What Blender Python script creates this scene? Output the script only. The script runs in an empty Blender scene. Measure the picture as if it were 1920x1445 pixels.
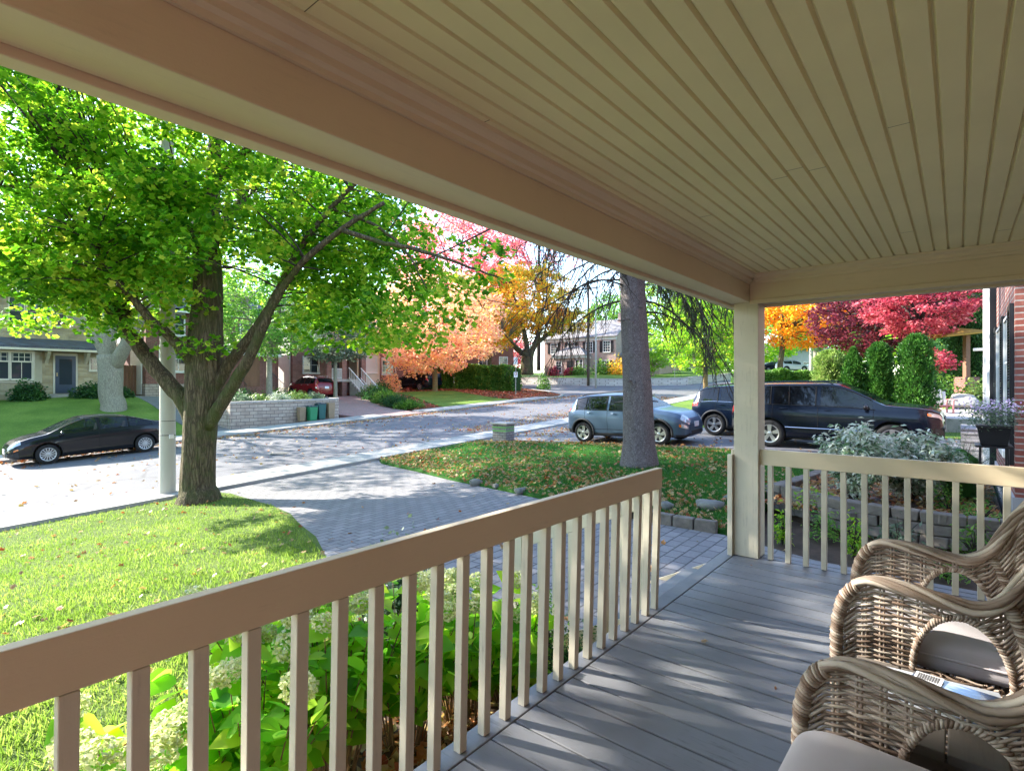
import bpy, bmesh, math, random
import numpy as np
from mathutils import Vector, Matrix
R = math.radians
S = bpy.context.scene
COL = S.collection
# ---------------------------------------------------------------- camera
# world axes: +x runs along the street (away from the camera), +y points from the porch to the street
YAW = R(39.6)
F = (math.cos(YAW), math.sin(YAW)); RT = (math.sin(YAW), -math.cos(YAW))
CAMZ = 1.45
cam = bpy.data.cameras.new('camera'); co = bpy.data.objects.new('camera', cam); COL.objects.link(co)
cam.sensor_width = 36; cam.lens = 18.96; cam.clip_start = 0.05; cam.clip_end = 3000
co.location = (0, 0, CAMZ); co.rotation_euler = (R(90), 0, YAW - R(90))
S.camera = co
# ---------------------------------------------------------------- sky and sun
SUN_ELEV = R(29.5); SUN_DIR = (-0.30, 0.954)          # horizontal direction towards the sun
w = bpy.data.worlds.new('World'); S.world = w; w.use_nodes = True
nt = w.node_tree; bg = nt.nodes['Background']
sky = nt.nodes.new('ShaderNodeTexSky'); sky.sky_type = 'NISHITA'; sky.sun_disc = False
sky.sun_elevation = SUN_ELEV; sky.sun_rotation = math.atan2(SUN_DIR[0], SUN_DIR[1])
sky.air_density = 1.0; sky.dust_density = .5; sky.ozone_density = 1.6
nt.links.new(sky.outputs[0], bg.inputs[0]); bg.inputs[1].default_value = 0.15
sl = bpy.data.lights.new('sun', 'SUN'); sl.energy = 3.4; sl.angle = R(0.5); sl.color = (1.0, 0.94, 0.84)
so = bpy.data.objects.new('sun', sl); COL.objects.link(so)
so.rotation_euler = Vector((SUN_DIR[0]*math.cos(SUN_ELEV), SUN_DIR[1]*math.cos(SUN_ELEV), math.sin(SUN_ELEV))).to_track_quat('Z', 'Y').to_euler()
S.view_settings.view_transform = 'Standard'; S.view_settings.look = 'None'
S.view_settings.exposure = 2.56; S.view_settings.gamma = 1.0
S.render.engine = 'CYCLES'
S.cycles.max_bounces = 8; S.cycles.transparent_max_bounces = 12; S.cycles.diffuse_bounces = 5
# ---------------------------------------------------------------- tagging
def tag(o, label=None, cat=None, group=None, kind=None):
    if label: o['label'] = label
    if cat: o['category'] = cat
    if group: o['group'] = group
    if kind: o['kind'] = kind
    return o
def thing(name, label, cat, loc=(0, 0, 0), rz=0, group=None):
    o = bpy.data.objects.new(name, None); COL.objects.link(o); o.empty_display_size = .2
    o.location = loc; o.rotation_euler = (0, 0, rz)
    return tag(o, label, cat, group)
def copy_tree(o, parent=None):
    c = o.copy(); COL.objects.link(c); c.parent = parent
    for ch in [q for q in o.children]: copy_tree(ch, c)
    return c
# ---------------------------------------------------------------- mesh builder
class MB:
    def __init__(s): s.v = []; s.f = []; s.m = []; s.mi = 0
    def add(s, vs, fs):
        b = len(s.v); s.v.extend([tuple(p) for p in vs])
        for f in fs: s.f.append(tuple(b+i for i in f)); s.m.append(s.mi)
        return s
    def box(s, a, b):
        x0, y0, z0 = [min(a[i], b[i]) for i in range(3)]; x1, y1, z1 = [max(a[i], b[i]) for i in range(3)]
        return s.add([(x0,y0,z0),(x1,y0,z0),(x1,y1,z0),(x0,y1,z0),(x0,y0,z1),(x1,y0,z1),(x1,y1,z1),(x0,y1,z1)],
              [(0,3,2,1),(4,5,6,7),(0,1,5,4),(1,2,6,5),(2,3,7,6),(3,0,4,7)])
    def cbox(s, c, d, rz=0, rx=0, ry=0):
        M = Matrix.Rotation(rz,3,'Z') @ Matrix.Rotation(ry,3,'Y') @ Matrix.Rotation(rx,3,'X')
        h = [q/2 for q in d]; vs = []
        for z in (-1,1):
            for x, y in ((-1,-1),(1,-1),(1,1),(-1,1)): vs.append(M @ Vector((x*h[0], y*h[1], z*h[2])) + Vector(c))
        return s.add(vs, [(0,3,2,1),(4,5,6,7),(0,1,5,4),(1,2,6,5),(2,3,7,6),(3,0,4,7)])
    def tube(s, pts, rad, n=8, caps=True, twist=0.0, flat=1.0):
        pts = [Vector(p) for p in pts]; k = len(pts)
        if not hasattr(rad, '__len__'): rad = [rad]*k
        up = Vector((0,0,1)); t0 = (pts[1]-pts[0]).normalized()
        if abs(t0.dot(up)) > .95: up = Vector((1,0,0))
        nx = t0.cross(up).normalized(); vs = []
        for i, p in enumerate(pts):
            t = (pts[min(i+1,k-1)]-pts[max(i-1,0)])
            t = t.normalized() if t.length > 1e-9 else t0
            nx = (nx - t*nx.dot(t)); nx = nx.normalized() if nx.length > 1e-6 else t.orthogonal().normalized()
            ny = t.cross(nx)
            for j in range(n):
                a = 2*math.pi*j/n + twist*i
                vs.append(p + nx*(math.cos(a)*rad[i]) + ny*(math.sin(a)*rad[i]*flat))
        fs = [(i*n+j, i*n+(j+1)%n, (i+1)*n+(j+1)%n, (i+1)*n+j) for i in range(k-1) for j in range(n)]
        if caps: fs += [tuple(range(n-1,-1,-1)), tuple((k-1)*n+j for j in range(n))]
        return s.add(vs, fs)
    def lathe(s, prof, c=(0,0,0), n=24, axis='Z', caps=True):
        vs = []
        for r, h in prof:
            for j in range(n):
                a = 2*math.pi*j/n; x, y = r*math.cos(a), r*math.sin(a)
                p = (x,y,h) if axis == 'Z' else ((x,h,y) if axis == 'Y' else (h,x,y))
                vs.append((p[0]+c[0], p[1]+c[1], p[2]+c[2]))
        k = len(prof)
        fs = [(i*n+j, i*n+(j+1)%n, (i+1)*n+(j+1)%n, (i+1)*n+j) for i in range(k-1) for j in range(n)]
        if caps: fs += [tuple(range(n-1,-1,-1)), tuple((k-1)*n+j for j in range(n))]
        return s.add(vs, fs)
    def prism(s, poly, z0, z1, M=None):
        n = len(poly); vs = [(x,y,z0) for x,y in poly]+[(x,y,z1) for x,y in poly]
        if M: vs = [M @ Vector(p) for p in vs]
        return s.add(vs, [tuple(range(n-1,-1,-1)), tuple(range(n,2*n))]+[(i,(i+1)%n,n+(i+1)%n,n+i) for i in range(n)])
    def quad(s, a, b, c, d): return s.add([a,b,c,d], [(0,1,2,3)])
    def build(s, name, mats, parent=None, smooth=False, bevel=0, seg=2, angle=None):
        me = bpy.data.meshes.new(name); me.from_pydata(s.v, [], s.f)
        if not isinstance(mats, (list,tuple)): mats = [mats]
        for m in mats: me.materials.append(m)
        if len(mats) > 1: me.polygons.foreach_set('material_index', s.m)
        o = bpy.data.objects.new(name, me); COL.objects.link(o)
        if parent: o.parent = parent
        bm = bmesh.new(); bm.from_mesh(me); bmesh.ops.recalc_face_normals(bm, faces=bm.faces)
        if bevel:
            eds = [e for e in bm.edges if len(e.link_faces) == 2 and e.calc_face_angle() > R(30)]
            bmesh.ops.bevel(bm, geom=eds, offset=bevel, segments=seg, profile=.5, affect='EDGES')
        bm.to_mesh(me); bm.free()
        if smooth or angle:
            me.shade_smooth()
            if angle: me.set_sharp_from_angle(angle=R(angle))
        return o
def raw(name, verts, faces4, mat, parent=None, smooth=False):
    """fast mesh from numpy arrays; faces4: (n,k) int array"""
    me = bpy.data.meshes.new(name); n, k = faces4.shape
    me.vertices.add(len(verts)); me.vertices.foreach_set('co', np.asarray(verts, dtype=np.float32).ravel())
    me.loops.add(n*k); me.loops.foreach_set('vertex_index', faces4.astype(np.int32).ravel())
    me.polygons.add(n); me.polygons.foreach_set('loop_start', np.arange(0, n*k, k, dtype=np.int32))
    me.update(calc_edges=True); me.materials.append(mat)
    o = bpy.data.objects.new(name, me); COL.objects.link(o)
    if parent: o.parent = parent
    return o
# ---------------------------------------------------------------- materials
class NT:
    def __init__(s, name):
        s.m = bpy.data.materials.new(name); s.m.use_nodes = True; s.t = s.m.node_tree; s.t.nodes.clear()
        s.out = s.n('ShaderNodeOutputMaterial')
    def n(s, ty, **kw):
        nd = s.t.nodes.new(ty)
        for k, v in kw.items():
            if k.startswith('i_'):
                key = k[2:]; nd.inputs[int(key) if key.isdigit() else key.replace('_', ' ')].default_value = v
            else: setattr(nd, k, v)
        return nd
    def l(s, a, b): s.t.links.new(a, b)
    def coord(s, scale=(1,1,1), kind='Object'):
        tc = s.n('ShaderNodeTexCoord'); mp = s.n('ShaderNodeMapping'); mp.inputs['Scale'].default_value = scale
        s.l(tc.outputs[kind], mp.inputs['Vector']); return mp.outputs[0]
    def noise(s, vec, scale, detail=4, rough=.6):
        n = s.n('ShaderNodeTexNoise'); n.inputs['Scale'].default_value = scale; n.inputs['Detail'].default_value = detail
        n.inputs['Roughness'].default_value = rough; s.l(vec, n.inputs['Vector']); return n.outputs['Fac']
    def ramp(s, fac, stops):
        r = s.n('ShaderNodeValToRGB'); e = r.color_ramp.elements
        while len(e) < len(stops): e.new(.5)
        for q, (p, c) in zip(e, stops): q.position = p; q.color = (*c, 1) if len(c) == 3 else c
        s.l(fac, r.inputs[0]); return r.outputs[0]
    def mix(s, fac, a, b, mode='MIX'):
        m = s.n('ShaderNodeMix', data_type='RGBA', blend_type=mode)
        for inp, v in ((m.inputs[0], fac), (m.inputs[6], a), (m.inputs[7], b)):
            if hasattr(v, 'is_linked') or hasattr(v, 'links'): s.l(v, inp)
            elif isinstance(v, (int, float)): inp.default_value = v
            else: inp.default_value = (*v, 1)
        return m.outputs[2]
    def bump(s, h, strength=.3, dist=.01, normal=None):
        b = s.n('ShaderNodeBump'); b.inputs['Strength'].default_value = strength; b.inputs['Distance'].default_value = dist
        s.l(h, b.inputs['Height'])
        if normal is not None: s.l(normal, b.inputs['Normal'])
        return b.outputs[0]
    def math(s, op, a, b=0.0):
        m = s.n('ShaderNodeMath', operation=op)
        for inp, v in ((m.inputs[0], a), (m.inputs[1], b)):
            if isinstance(v, (int, float)): inp.default_value = v
            else: s.l(v, inp)
        return m.outputs[0]
    def bsdf(s, color, rough=.6, metal=0, bump=None, spec=.5, coat=0, **kw):
        p = s.n('ShaderNodeBsdfPrincipled')
        if isinstance(color, tuple): p.inputs['Base Color'].default_value = (*color, 1)
        else: s.l(color, p.inputs['Base Color'])
        if isinstance(rough, (int, float)): p.inputs['Roughness'].default_value = rough
        else: s.l(rough, p.inputs['Roughness'])
        p.inputs['Metallic'].default_value = metal; p.inputs['Specular IOR Level'].default_value = spec
        p.inputs['Coat Weight'].default_value = coat; p.inputs['Coat Roughness'].default_value = .04
        if bump is not None: s.l(bump, p.inputs['Normal'])
        for k, v in kw.items(): p.inputs[k.replace('_', ' ')].default_value = v
        s.l(p.outputs[0], s.out.inputs[0]); return p
def paint(name, c, rough=.5, var=.12, scale=3.0, bumps=.15, fine=60, stretch=(1,1,1), spec=.4, dirt=None):
    t = NT(name); v = t.coord(stretch); n = t.noise(v, scale, 5); n2 = t.noise(v, fine, 4)
    lo = tuple(q*(1-var) for q in c); hi = tuple(min(1, q*(1+var)) for q in c)
    col = t.ramp(n, [(.3, lo), (.7, hi)])
    if dirt:
        d = t.ramp(t.noise(v, scale*.7, 8, .7), [(.55, (0,0,0)), (.75, (1,1,1))])
        col = t.mix(d, col, dirt)
    t.bsdf(col, rough, bump=t.bump(n2, bumps, .004), spec=spec); return t.m
def plain(name, c, rough=.5, metal=0, coat=0, spec=.5, **kw):
    t = NT(name); t.bsdf(c, rough, metal, spec=spec, coat=coat, **kw); return t.m
def brick(name, c1, c2, mortar, bw=.215, bh=.075, ms=.010, rough=.85, axis='wall', bumps=.6, vary=.5, soft=.1, offset=.5, dark=(.1,.05,.04)):
    t = NT(name); tc = t.n('ShaderNodeTexCoord'); sx = t.n('ShaderNodeSeparateXYZ'); t.l(tc.outputs['Object'], sx.inputs[0])
    cb = t.n('ShaderNodeCombineXYZ')
    if axis == 'wall':
        t.l(t.math('ADD', sx.outputs[0], sx.outputs[1]), cb.inputs[0]); t.l(sx.outputs[2], cb.inputs[1])
    else: t.l(sx.outputs[0], cb.inputs[0]); t.l(sx.outputs[1], cb.inputs[1])
    # slight wobble so courses are not ruler straight
    wob = t.n('ShaderNodeTexNoise'); wob.inputs['Scale'].default_value = 3.0; t.l(cb.outputs[0], wob.inputs['Vector'])
    ad = t.n('ShaderNodeMixRGB', blend_type='LINEAR_LIGHT'); ad.inputs[0].default_value = .006; t.l(cb.outputs[0], ad.inputs[1]); t.l(wob.outputs['Color'], ad.inputs[2])
    b = t.n('ShaderNodeTexBrick', offset=offset); t.l(ad.outputs[0], b.inputs['Vector'])
    b.inputs['Color1'].default_value = (*c1,1); b.inputs['Color2'].default_value = (*c2,1); b.inputs['Mortar'].default_value = (*mortar,1)
    b.inputs['Scale'].default_value = 1; b.inputs['Mortar Size'].default_value = ms; b.inputs['Mortar Smooth'].default_value = soft
    b.inputs['Brick Width'].default_value = bw; b.inputs['Row Height'].default_value = bh; b.inputs['Bias'].default_value = 0
    n = t.noise(tc.outputs['Object'], 2.2, 6, .7); n2 = t.noise(tc.outputs['Object'], 45, 4)
    col = t.mix(t.math('MULTIPLY', t.ramp(n, [(.42,(0,0,0)),(.7,(1,1,1))]), vary), b.outputs['Color'], dark)
    col = t.mix(.25, col, t.ramp(n2, [(.3,(.02,.02,.02)),(.7,(.5,.5,.5))]), 'SOFT_LIGHT')
    h = t.math('ADD', t.math('MULTIPLY', t.math('SUBTRACT', 1.0, b.outputs['Fac']), 1.0), t.math('MULTIPLY', n2, .35))
    t.bsdf(col, rough, bump=t.bump(h, bumps, .008)); return t.m
def leafmat(name, stops, trans=.5, rough=.45, nscale=.7, gloss=.25):
    """stops: list of colours picked per leaf; each leaf is a mesh island"""
    t = NT(name); g = t.n('ShaderNodeNewGeometry'); v = t.coord()
    n = t.noise(v, nscale, 2)
    f = t.math('ADD', t.math('MULTIPLY', g.outputs['Random Per Island'], .62), t.math('MULTIPLY', t.math('SUBTRACT', n, .3), .95))
    k = len(stops); col = t.ramp(f, [(.04+.92*i/(k-1), c) for i, c in enumerate(stops)])
    d = t.n('ShaderNodeBsdfPrincipled'); t.l(col, d.inputs['Base Color']); d.inputs['Roughness'].default_value = rough
    d.inputs['Specular IOR Level'].default_value = gloss
    tr = t.n('ShaderNodeBsdfTranslucent')
    hs = t.n('ShaderNodeHueSaturation'); hs.inputs['Saturation'].default_value = 1.02; hs.inputs['Value'].default_value = 2.5
    t.l(col, hs.inputs['Color']); t.l(hs.outputs[0], tr.inputs[0])
    mx = t.n('ShaderNodeMixShader'); mx.inputs[0].default_value = trans; t.l(d.outputs[0], mx.inputs[1]); t.l(tr.outputs[0], mx.inputs[2])
    t.l(mx.outputs[0], t.out.inputs[0]); return t.m
def glassmat(name, tint=(.02,.025,.03), alpha=.12):
    t = NT(name); p = t.bsdf(tint, .03, spec=.5, coat=.0)
    if alpha:
        tr = t.n('ShaderNodeBsdfTransparent'); tr.inputs[0].default_value = (.75,.8,.8,1)
        mx = t.n('ShaderNodeMixShader'); mx.inputs[0].default_value = alpha
        t.l(p.outputs[0], mx.inputs[1]); t.l(tr.outputs[0], mx.inputs[2]); t.l(mx.outputs[0], t.out.inputs[0])
    return t.m
# ---------------------------------------------------------------- terrain
def sm(t): t = min(1, max(0, t)); return t*t*(3-2*t)
def street(u): return -1.295 + .05*max(-25, min(82, u))
def gz(u, v):
    s = street(u)
    if v < 13.2:
        h = max(s, -.60+.02*max(-10, u)); s = s + (h-s)*sm((13.2-v)/9.7)
    elif v > 26:
        s += float(np.interp(u, [9,15,22,60], [1.7,1.1,.65,.3]))*sm((v-26)/11)
    return s
def drape(name, poly, off, mat, skirt=.25, cell=1.0, kind='structure', label=None, zf=None):
    """flat polygon (x,y) laid over the terrain at height +off, with a skirt downwards"""
    zf = zf or gz
    bm = bmesh.new(); vs = [bm.verts.new((x,y,0)) for x,y in poly]; bm.faces.new(vs)
    xs = [p[0] for p in poly]; ys = [p[1] for p in poly]
    for ax, lo, hi in ((0, min(xs), max(xs)), (1, min(ys), max(ys))):
        k = math.floor(lo/cell)+1
        while k*cell < hi:
            p = [0,0,0]; nn = [0,0,0]; p[ax] = k*cell; nn[ax] = 1
            bmesh.ops.bisect_plane(bm, geom=bm.verts[:]+bm.edges[:]+bm.faces[:], plane_co=p, plane_no=nn); k += 1
    bmesh.ops.triangulate(bm, faces=[f for f in bm.faces if len(f.verts) > 4])
    for v in bm.verts: v.co.z = zf(v.co.x, v.co.y)+off
    if skirt:
        be = [e for e in bm.edges if e.is_boundary]
        r = bmesh.ops.extrude_edge_only(bm, edges=be)
        for q in r['geom']:
            if isinstance(q, bmesh.types.BMVert): q.co.z -= skirt
    bmesh.ops.recalc_face_normals(bm, faces=bm.faces)
    up = [f for f in bm.faces if abs(f.normal.z) > .5]
    if up and sum(f.normal.z for f in up) < 0: bmesh.ops.reverse_faces(bm, faces=bm.faces)
    me = bpy.data.meshes.new(name); bm.to_mesh(me); bm.free(); me.materials.append(mat)
    o = bpy.data.objects.new(name, me); COL.objects.link(o)
    if kind: o['kind'] = kind
    if label: o['label'] = label
    return o
def W(px, py, Y):
    """place seen at pixel (px,py) of the 1920x1445 picture at forward distance Y"""
    X = (px-960)/1011*Y
    return Vector((F[0]*Y+RT[0]*X, F[1]*Y+RT[1]*X, CAMZ-(py-722)/1011*Y))
# ================================================================ SETTING
def lawnmat(name, a, b, c, leafy=0.0):
    t = NT(name); v = t.coord()
    n1 = t.noise(v, .6, 4); n2 = t.noise(v, 14, 5, .7); n3 = t.noise(v, 90, 3, .7)
    f = t.math('ADD', t.math('MULTIPLY', n1, .45), t.math('ADD', t.math('MULTIPLY', n2, .35), t.math('MULTIPLY', n3, .3)))
    col = t.ramp(f, [(.40, a), (.54, b), (.68, c)])
    if leafy:
        vo = t.n('ShaderNodeTexVoronoi'); vo.inputs['Scale'].default_value = 9; t.l(v, vo.inputs['Vector'])
        k = t.ramp(t.math('ADD', vo.outputs['Distance'], t.math('MULTIPLY', n1, .5)), [(.30, (1,1,1)), (.45, (0,0,0))])
        lc = t.ramp(vo.outputs['Color'], [(.2, (.16,.05,.02)), (.5, (.30,.11,.04)), (.8, (.34,.2,.09))])
        col = t.mix(t.math('MULTIPLY', k, leafy), col, lc)
    t.bsdf(col, .9, bump=t.bump(f, 1.0, .06), spec=.15); return t.m
M_soil = paint('soil', (.07,.045,.03), .95, .4, 4, .8, 30)
M_lawn = lawnmat('lawn_grass', (.055,.095,.02), (.10,.155,.03), (.17,.215,.055))
M_lawn_far = lawnmat('far_lawn_grass', (.06,.12,.02), (.11,.19,.03), (.18,.26,.05))
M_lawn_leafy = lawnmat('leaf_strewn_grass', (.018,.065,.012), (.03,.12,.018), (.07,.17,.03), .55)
M_lawn_red = lawnmat('red_leaf_strewn_ground', (.05,.06,.015), (.13,.06,.03), (.23,.07,.04), .95)
def asphaltmat(name, c, crack=.5, leaf=0.0):
    t = NT(name); v = t.coord(); n1 = t.noise(v, .35, 5); n2 = t.noise(v, 120, 3, .8); n3 = t.noise(v, 2.5, 6, .7)
    col = t.ramp(n1, [(.3, tuple(q*.82 for q in c)), (.7, tuple(q*1.15 for q in c))])
    col = t.mix(.5, col, t.ramp(n3, [(.3, tuple(q*.8 for q in c)), (.7, tuple(q*1.2 for q in c))]))
    col = t.mix(.35, col, t.ramp(n2, [(.35, (.25,.25,.25)), (.65, (.8,.8,.8))]), 'OVERLAY')
    vo = t.n('ShaderNodeTexVoronoi', feature='DISTANCE_TO_EDGE'); vo.inputs['Scale'].default_value = .33
    wv = t.n('ShaderNodeMixRGB', blend_type='LINEAR_LIGHT'); wv.inputs[0].default_value = .35
    nn = t.n('ShaderNodeTexNoise'); nn.inputs['Scale'].default_value = 1.2; nn.inputs['Detail'].default_value = 5; t.l(v, nn.inputs['Vector'])
    t.l(v, wv.inputs[1]); t.l(nn.outputs['Color'], wv.inputs[2]); t.l(wv.outputs[0], vo.inputs['Vector'])
    k = t.ramp(vo.outputs['Distance'], [(.006, (1,1,1)), (.016, (0,0,0))])
    col = t.mix(t.math('MULTIPLY', k, crack), col, tuple(q*.35 for q in c))
    t.bsdf(col, .82, bump=t.bump(n2, .5, .006), spec=.35); return t.m
M_road = asphaltmat('worn_asphalt', (.135,.132,.142), .5)
M_drive = asphaltmat('driveway_asphalt', (.14,.14,.15), .3)
M_conc = paint('sidewalk_concrete', (.34,.33,.31), .85, .15, 1.2, .4, 90, dirt=(.28,.26,.24))
M_paver = brick('interlocking_pavers', (.20,.195,.20), (.275,.262,.262), (.07,.068,.07), .24, .16, .009, .85, 'floor', .8, .6, .15, .5, (.18,.17,.17))
M_pinkpave = brick('pink_interlocking_pavers', (.33,.22,.20), (.38,.26,.24), (.15,.11,.10), .24, .12, .008, .85, 'floor', .4, .35, .15, .5, (.20,.13,.12))

BIG = [(-60,-60),(170,-60),(170,140),(-60,140)]
drape('terrain', BIG, -.16, M_soil, skirt=0, cell=2.0)
# the same soil carries on flat to the horizon
def ring(name, R0, z, mat):
    m = MB(); m.box((-900,-900,z-1),(900,900,z)); o = m.build(name, mat); o['kind'] = 'structure'
ring('ground', 0, street(-60)-.7, M_soil)
ROAD = [(-40,14.62),(30,14.62),(40,15.2),(52,16.0),(80,17.5),(80,21.5),(56.2,22.2),(49.6,34.5),(50.5,70),(42.3,70),(42.0,34),(40.6,29),(38.4,26.0),(35.8,24.62),(-40,24.5)]
drape('road', ROAD, 0.0, M_road, .1)
# near pavement and kerb
drape('sidewalk', [(-40,13.35),(30,13.35),(40,13.8),(40,15.05),(30,14.48),(-40,14.48)], .095, M_conc, .2)
drape('kerb', [(-40,14.485),(30,14.485),(40,15.055),(52,15.85),(52,16.0),(40,15.2),(30,14.62),(-40,14.62)], .10, M_conc, .2)
drape('sidewalk', [(-40,24.66),(19.1,24.66),(19.1,26.3),(-40,26.3)], .105, M_conc, .2)
drape('sidewalk', [(21.9,24.68),(34.8,24.78),(34.6,26.2),(21.9,26.2)], .105, M_conc, .2)
drape('kerb', [(-40,24.5),(18.9,24.5),(18.9,24.655),(-40,24.655)], .11, M_conc, .2)
drape('kerb', [(22.2,24.5),(35.8,24.62),(38.4,26.0),(40.6,29),(42.0,34),(41.85,34),(40.45,29.1),(38.3,26.13),(35.7,24.76),(22.2,24.66)], .11, M_conc, .2)
# front lawn between the porch and the pavement
LAWN = [(-22,13.3),(5.2,13.3),(5.36,12.7),(5.28,11.5),(5.13,10.3),(4.85,9.1),(4.42,8.0),(4.05,6.9),(3.63,6.0),(3.3,5.3),(3.05,4.6),(3.0,3.6),(-22,3.6)]
drape('lawn', LAWN, .03, M_lawn, .2)
drape('flower_bed', [(-22,3.58),(2.98,3.58),(2.98,1.3),(-22,1.3)], .0, M_soil, .2)
# interlocking front drive
PAVE = [(5.22,13.33),(9.86,13.33),(9.54,12.76),(9.05,10.67),(8.23,8.31),(7.42,5.66),(7.01,4.33),(7.0,3.06),(6.95,2.2),(6.6,1.2),(6.5,-1.2),(4.95,-1.2),(4.95,1.3),(3.0,1.3),(3.0,4.6),(3.3,5.3),(3.63,6.0),(4.05,6.9),(4.42,8.0),(4.85,9.1),(5.13,10.3),(5.28,11.5),(5.36,12.7),(5.22,13.3)]
drape('front_drive', PAVE, .025, M_paver, .2)
ISL = [(9.88,13.3),(14.2,13.3),(14.35,12.0),(14.9,9.65),(14.6,6.9),(14.4,4.5),(13.9,2.3),(12.0,2.15),(9.3,2.35),(7.05,2.3),(7.03,3.06),(7.05,4.33),(7.46,5.66),(8.27,8.31),(9.1,10.67),(9.58,12.76)]
def isl_z(u, v):
    d = min(1.0, max(0, (14.9-u))/1.6)*min(1, max(0, (u-(6.9+max(0,(v-3))*.26))/1.2))*min(1, max(0, (13.4-v)/2))
    return gz(u, v) + .12*sm(d)
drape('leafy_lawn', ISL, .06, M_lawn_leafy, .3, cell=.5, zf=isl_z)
drape('garden_bed', [(9.25,2.3),(12.0,2.12),(13.8,2.2),(14.3,-.45),(8.4,-.45),(8.35,.1),(8.35,1.1)], .14, M_soil, .3)
drape('driveway', [(14.32,13.34),(21.2,13.34),(21.0,8),(20.8,-2.5),(14.5,-2.5),(14.1,2.2),(14.46,4.5),(14.66,6.9),(14.96,9.65),(14.4,12.0)], .03, M_drive, .2)
drape('grass_verge', [(21.25,13.3),(30,13.3),(40,13.75),(52,14.5),(80,15.5),(80,8.5),(21.05,8.0)], .07, M_lawn_far, .2)
drape('neighbour_lawn', [(20.85,7.95),(80,8.45),(80,-40),(20.85,-40)], .05, M_lawn_far, .2)
# other side of the street
drape('far_lawn', [(-40,26.35),(9.9,26.35),(9.9,60),(-40,60)], .07, M_lawn_far, .2)
drape('garden_path', [(9.95,26.35),(11.3,26.35),(11.3,60),(9.95,60)], .05, M_drive, .2)
drape('pink_driveway', [(18.0,26.35),(19.15,26.2),(18.95,24.62),(22.15,24.62),(21.85,26.3),(22.3,30),(24.9,36),(24.9,45),(19.2,45),(17.9,30)], .06, M_pinkpave, .2)
drape('bank', [(22.35,26.35),(24.6,26.35),(27.5,33),(27.5,45),(24.95,45),(24.95,36)], .09, M_lawn_red, .2)
drape('bright_lawn', [(24.65,26.3),(31.5,26.2),(33.4,34.6),(28.5,37.5),(27.55,33)], .13, M_lawn_far, .2)
drape('leaf_covered_verge', [(31.55,26.25),(34.8,26.2),(34.9,24.85),(35.7,24.80),(38.2,26.2),(40.3,29.2),(41.6,34.2),(41.6,60),(27.55,60),(27.55,38),(33.45,34.7)], .10, M_lawn_red, .2)
drape('raised_lawn', [(49.9,34.6),(56.5,22.3),(80,21.6),(170,22),(170,70),(50.7,70)], .75, M_lawn_far, .8, cell=2)
drape('backyard', [(-40,60.2),(41.5,60.2),(41.5,140),(-40,140)], .05, M_lawn_far, 0, cell=2)
drape('backyard', [(80.2,21.2),(80.2,-40),(170,-40),(170,21.2)], .05, M_lawn_far, 0, cell=2)

# manhole lid in the road
m = MB(); m.lathe([(0.0,.0),(.30,0),(.30,.012),(.0,.014)], n=28)
o = m.build('manhole_lid', paint('cast_iron', (.12,.11,.10), .6, .2, 20, .5)); o.location = (9.0,17.6,gz(9,17.6)+.004); tag(o, 'round iron manhole lid set in the asphalt road', 'manhole')
# ================================================================ PORCH
def woodpaint(name, c, rough=.45, var=.06, bumps=.25, axis=0, wear=0.0):
    t = NT(name); sc = [9,9,9]; sc[axis] = .6; v = t.coord(tuple(sc)); v0 = t.coord()
    g = t.noise(v, 6, 6, .7); n = t.noise(v0, 1.3, 4); n3 = t.noise(v0, 140, 2)
    col = t.ramp(n, [(.3, tuple(q*(1-var) for q in c)), (.7, tuple(min(1,q*(1+var)) for q in c))])
    vo = t.n('ShaderNodeTexVoronoi'); vo.inputs['Scale'].default_value = 4.5; t.l(v0, vo.inputs['Vector'])
    sp = t.ramp(vo.outputs['Distance'], [(.012,(1,1,1)),(.022,(0,0,0))]); col = t.mix(t.math('MULTIPLY', sp, .55), col, tuple(q*.35 for q in c))
    bl = t.ramp(t.noise(v0, .9, 6, .7), [(.35,(0,0,0)),(.75,(1,1,1))]); col = t.mix(t.math('MULTIPLY', bl, .16), col, tuple(q*.6 for q in c))
    if wear:
        k = t.ramp(t.math('ADD', t.math('MULTIPLY', g, .6), t.math('MULTIPLY', t.noise(v0, 3.3, 8, .75), .5)), [(.60,(0,0,0)),(.72,(1,1,1))])
        col = t.mix(t.math('MULTIPLY', k, wear), col, tuple(q*.55 for q in c))
    h = t.math('ADD', t.math('MULTIPLY', g, .8), t.math('MULTIPLY', n3, .35))
    t.bsdf(col, rough, bump=t.bump(h, bumps, .004), spec=.4); return t.m
TAN = (.66,.545,.375)
M_tanx = woodpaint('taupe_paint', TAN, .45, .05, .22, 0, .25)
M_tany = woodpaint('taupe_paint_side', TAN, .45, .05, .22, 1, .25)
M_tanz = woodpaint('taupe_paint_upright', (.58,.52,.40), .45, .06, .25, 2, .5)
M_ceil = woodpaint('ceiling_paint', (.78,.69,.41), .5, .05, .3, 0, .0)
M_deck = woodpaint('deck_paint', (.20,.203,.215), .5, .22, .5, 1, 1.0)
porch = thing('porch', 'covered front porch with beadboard ceiling, taupe beams, square post and grey plank floor', 'porch', (0,0,0))
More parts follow.
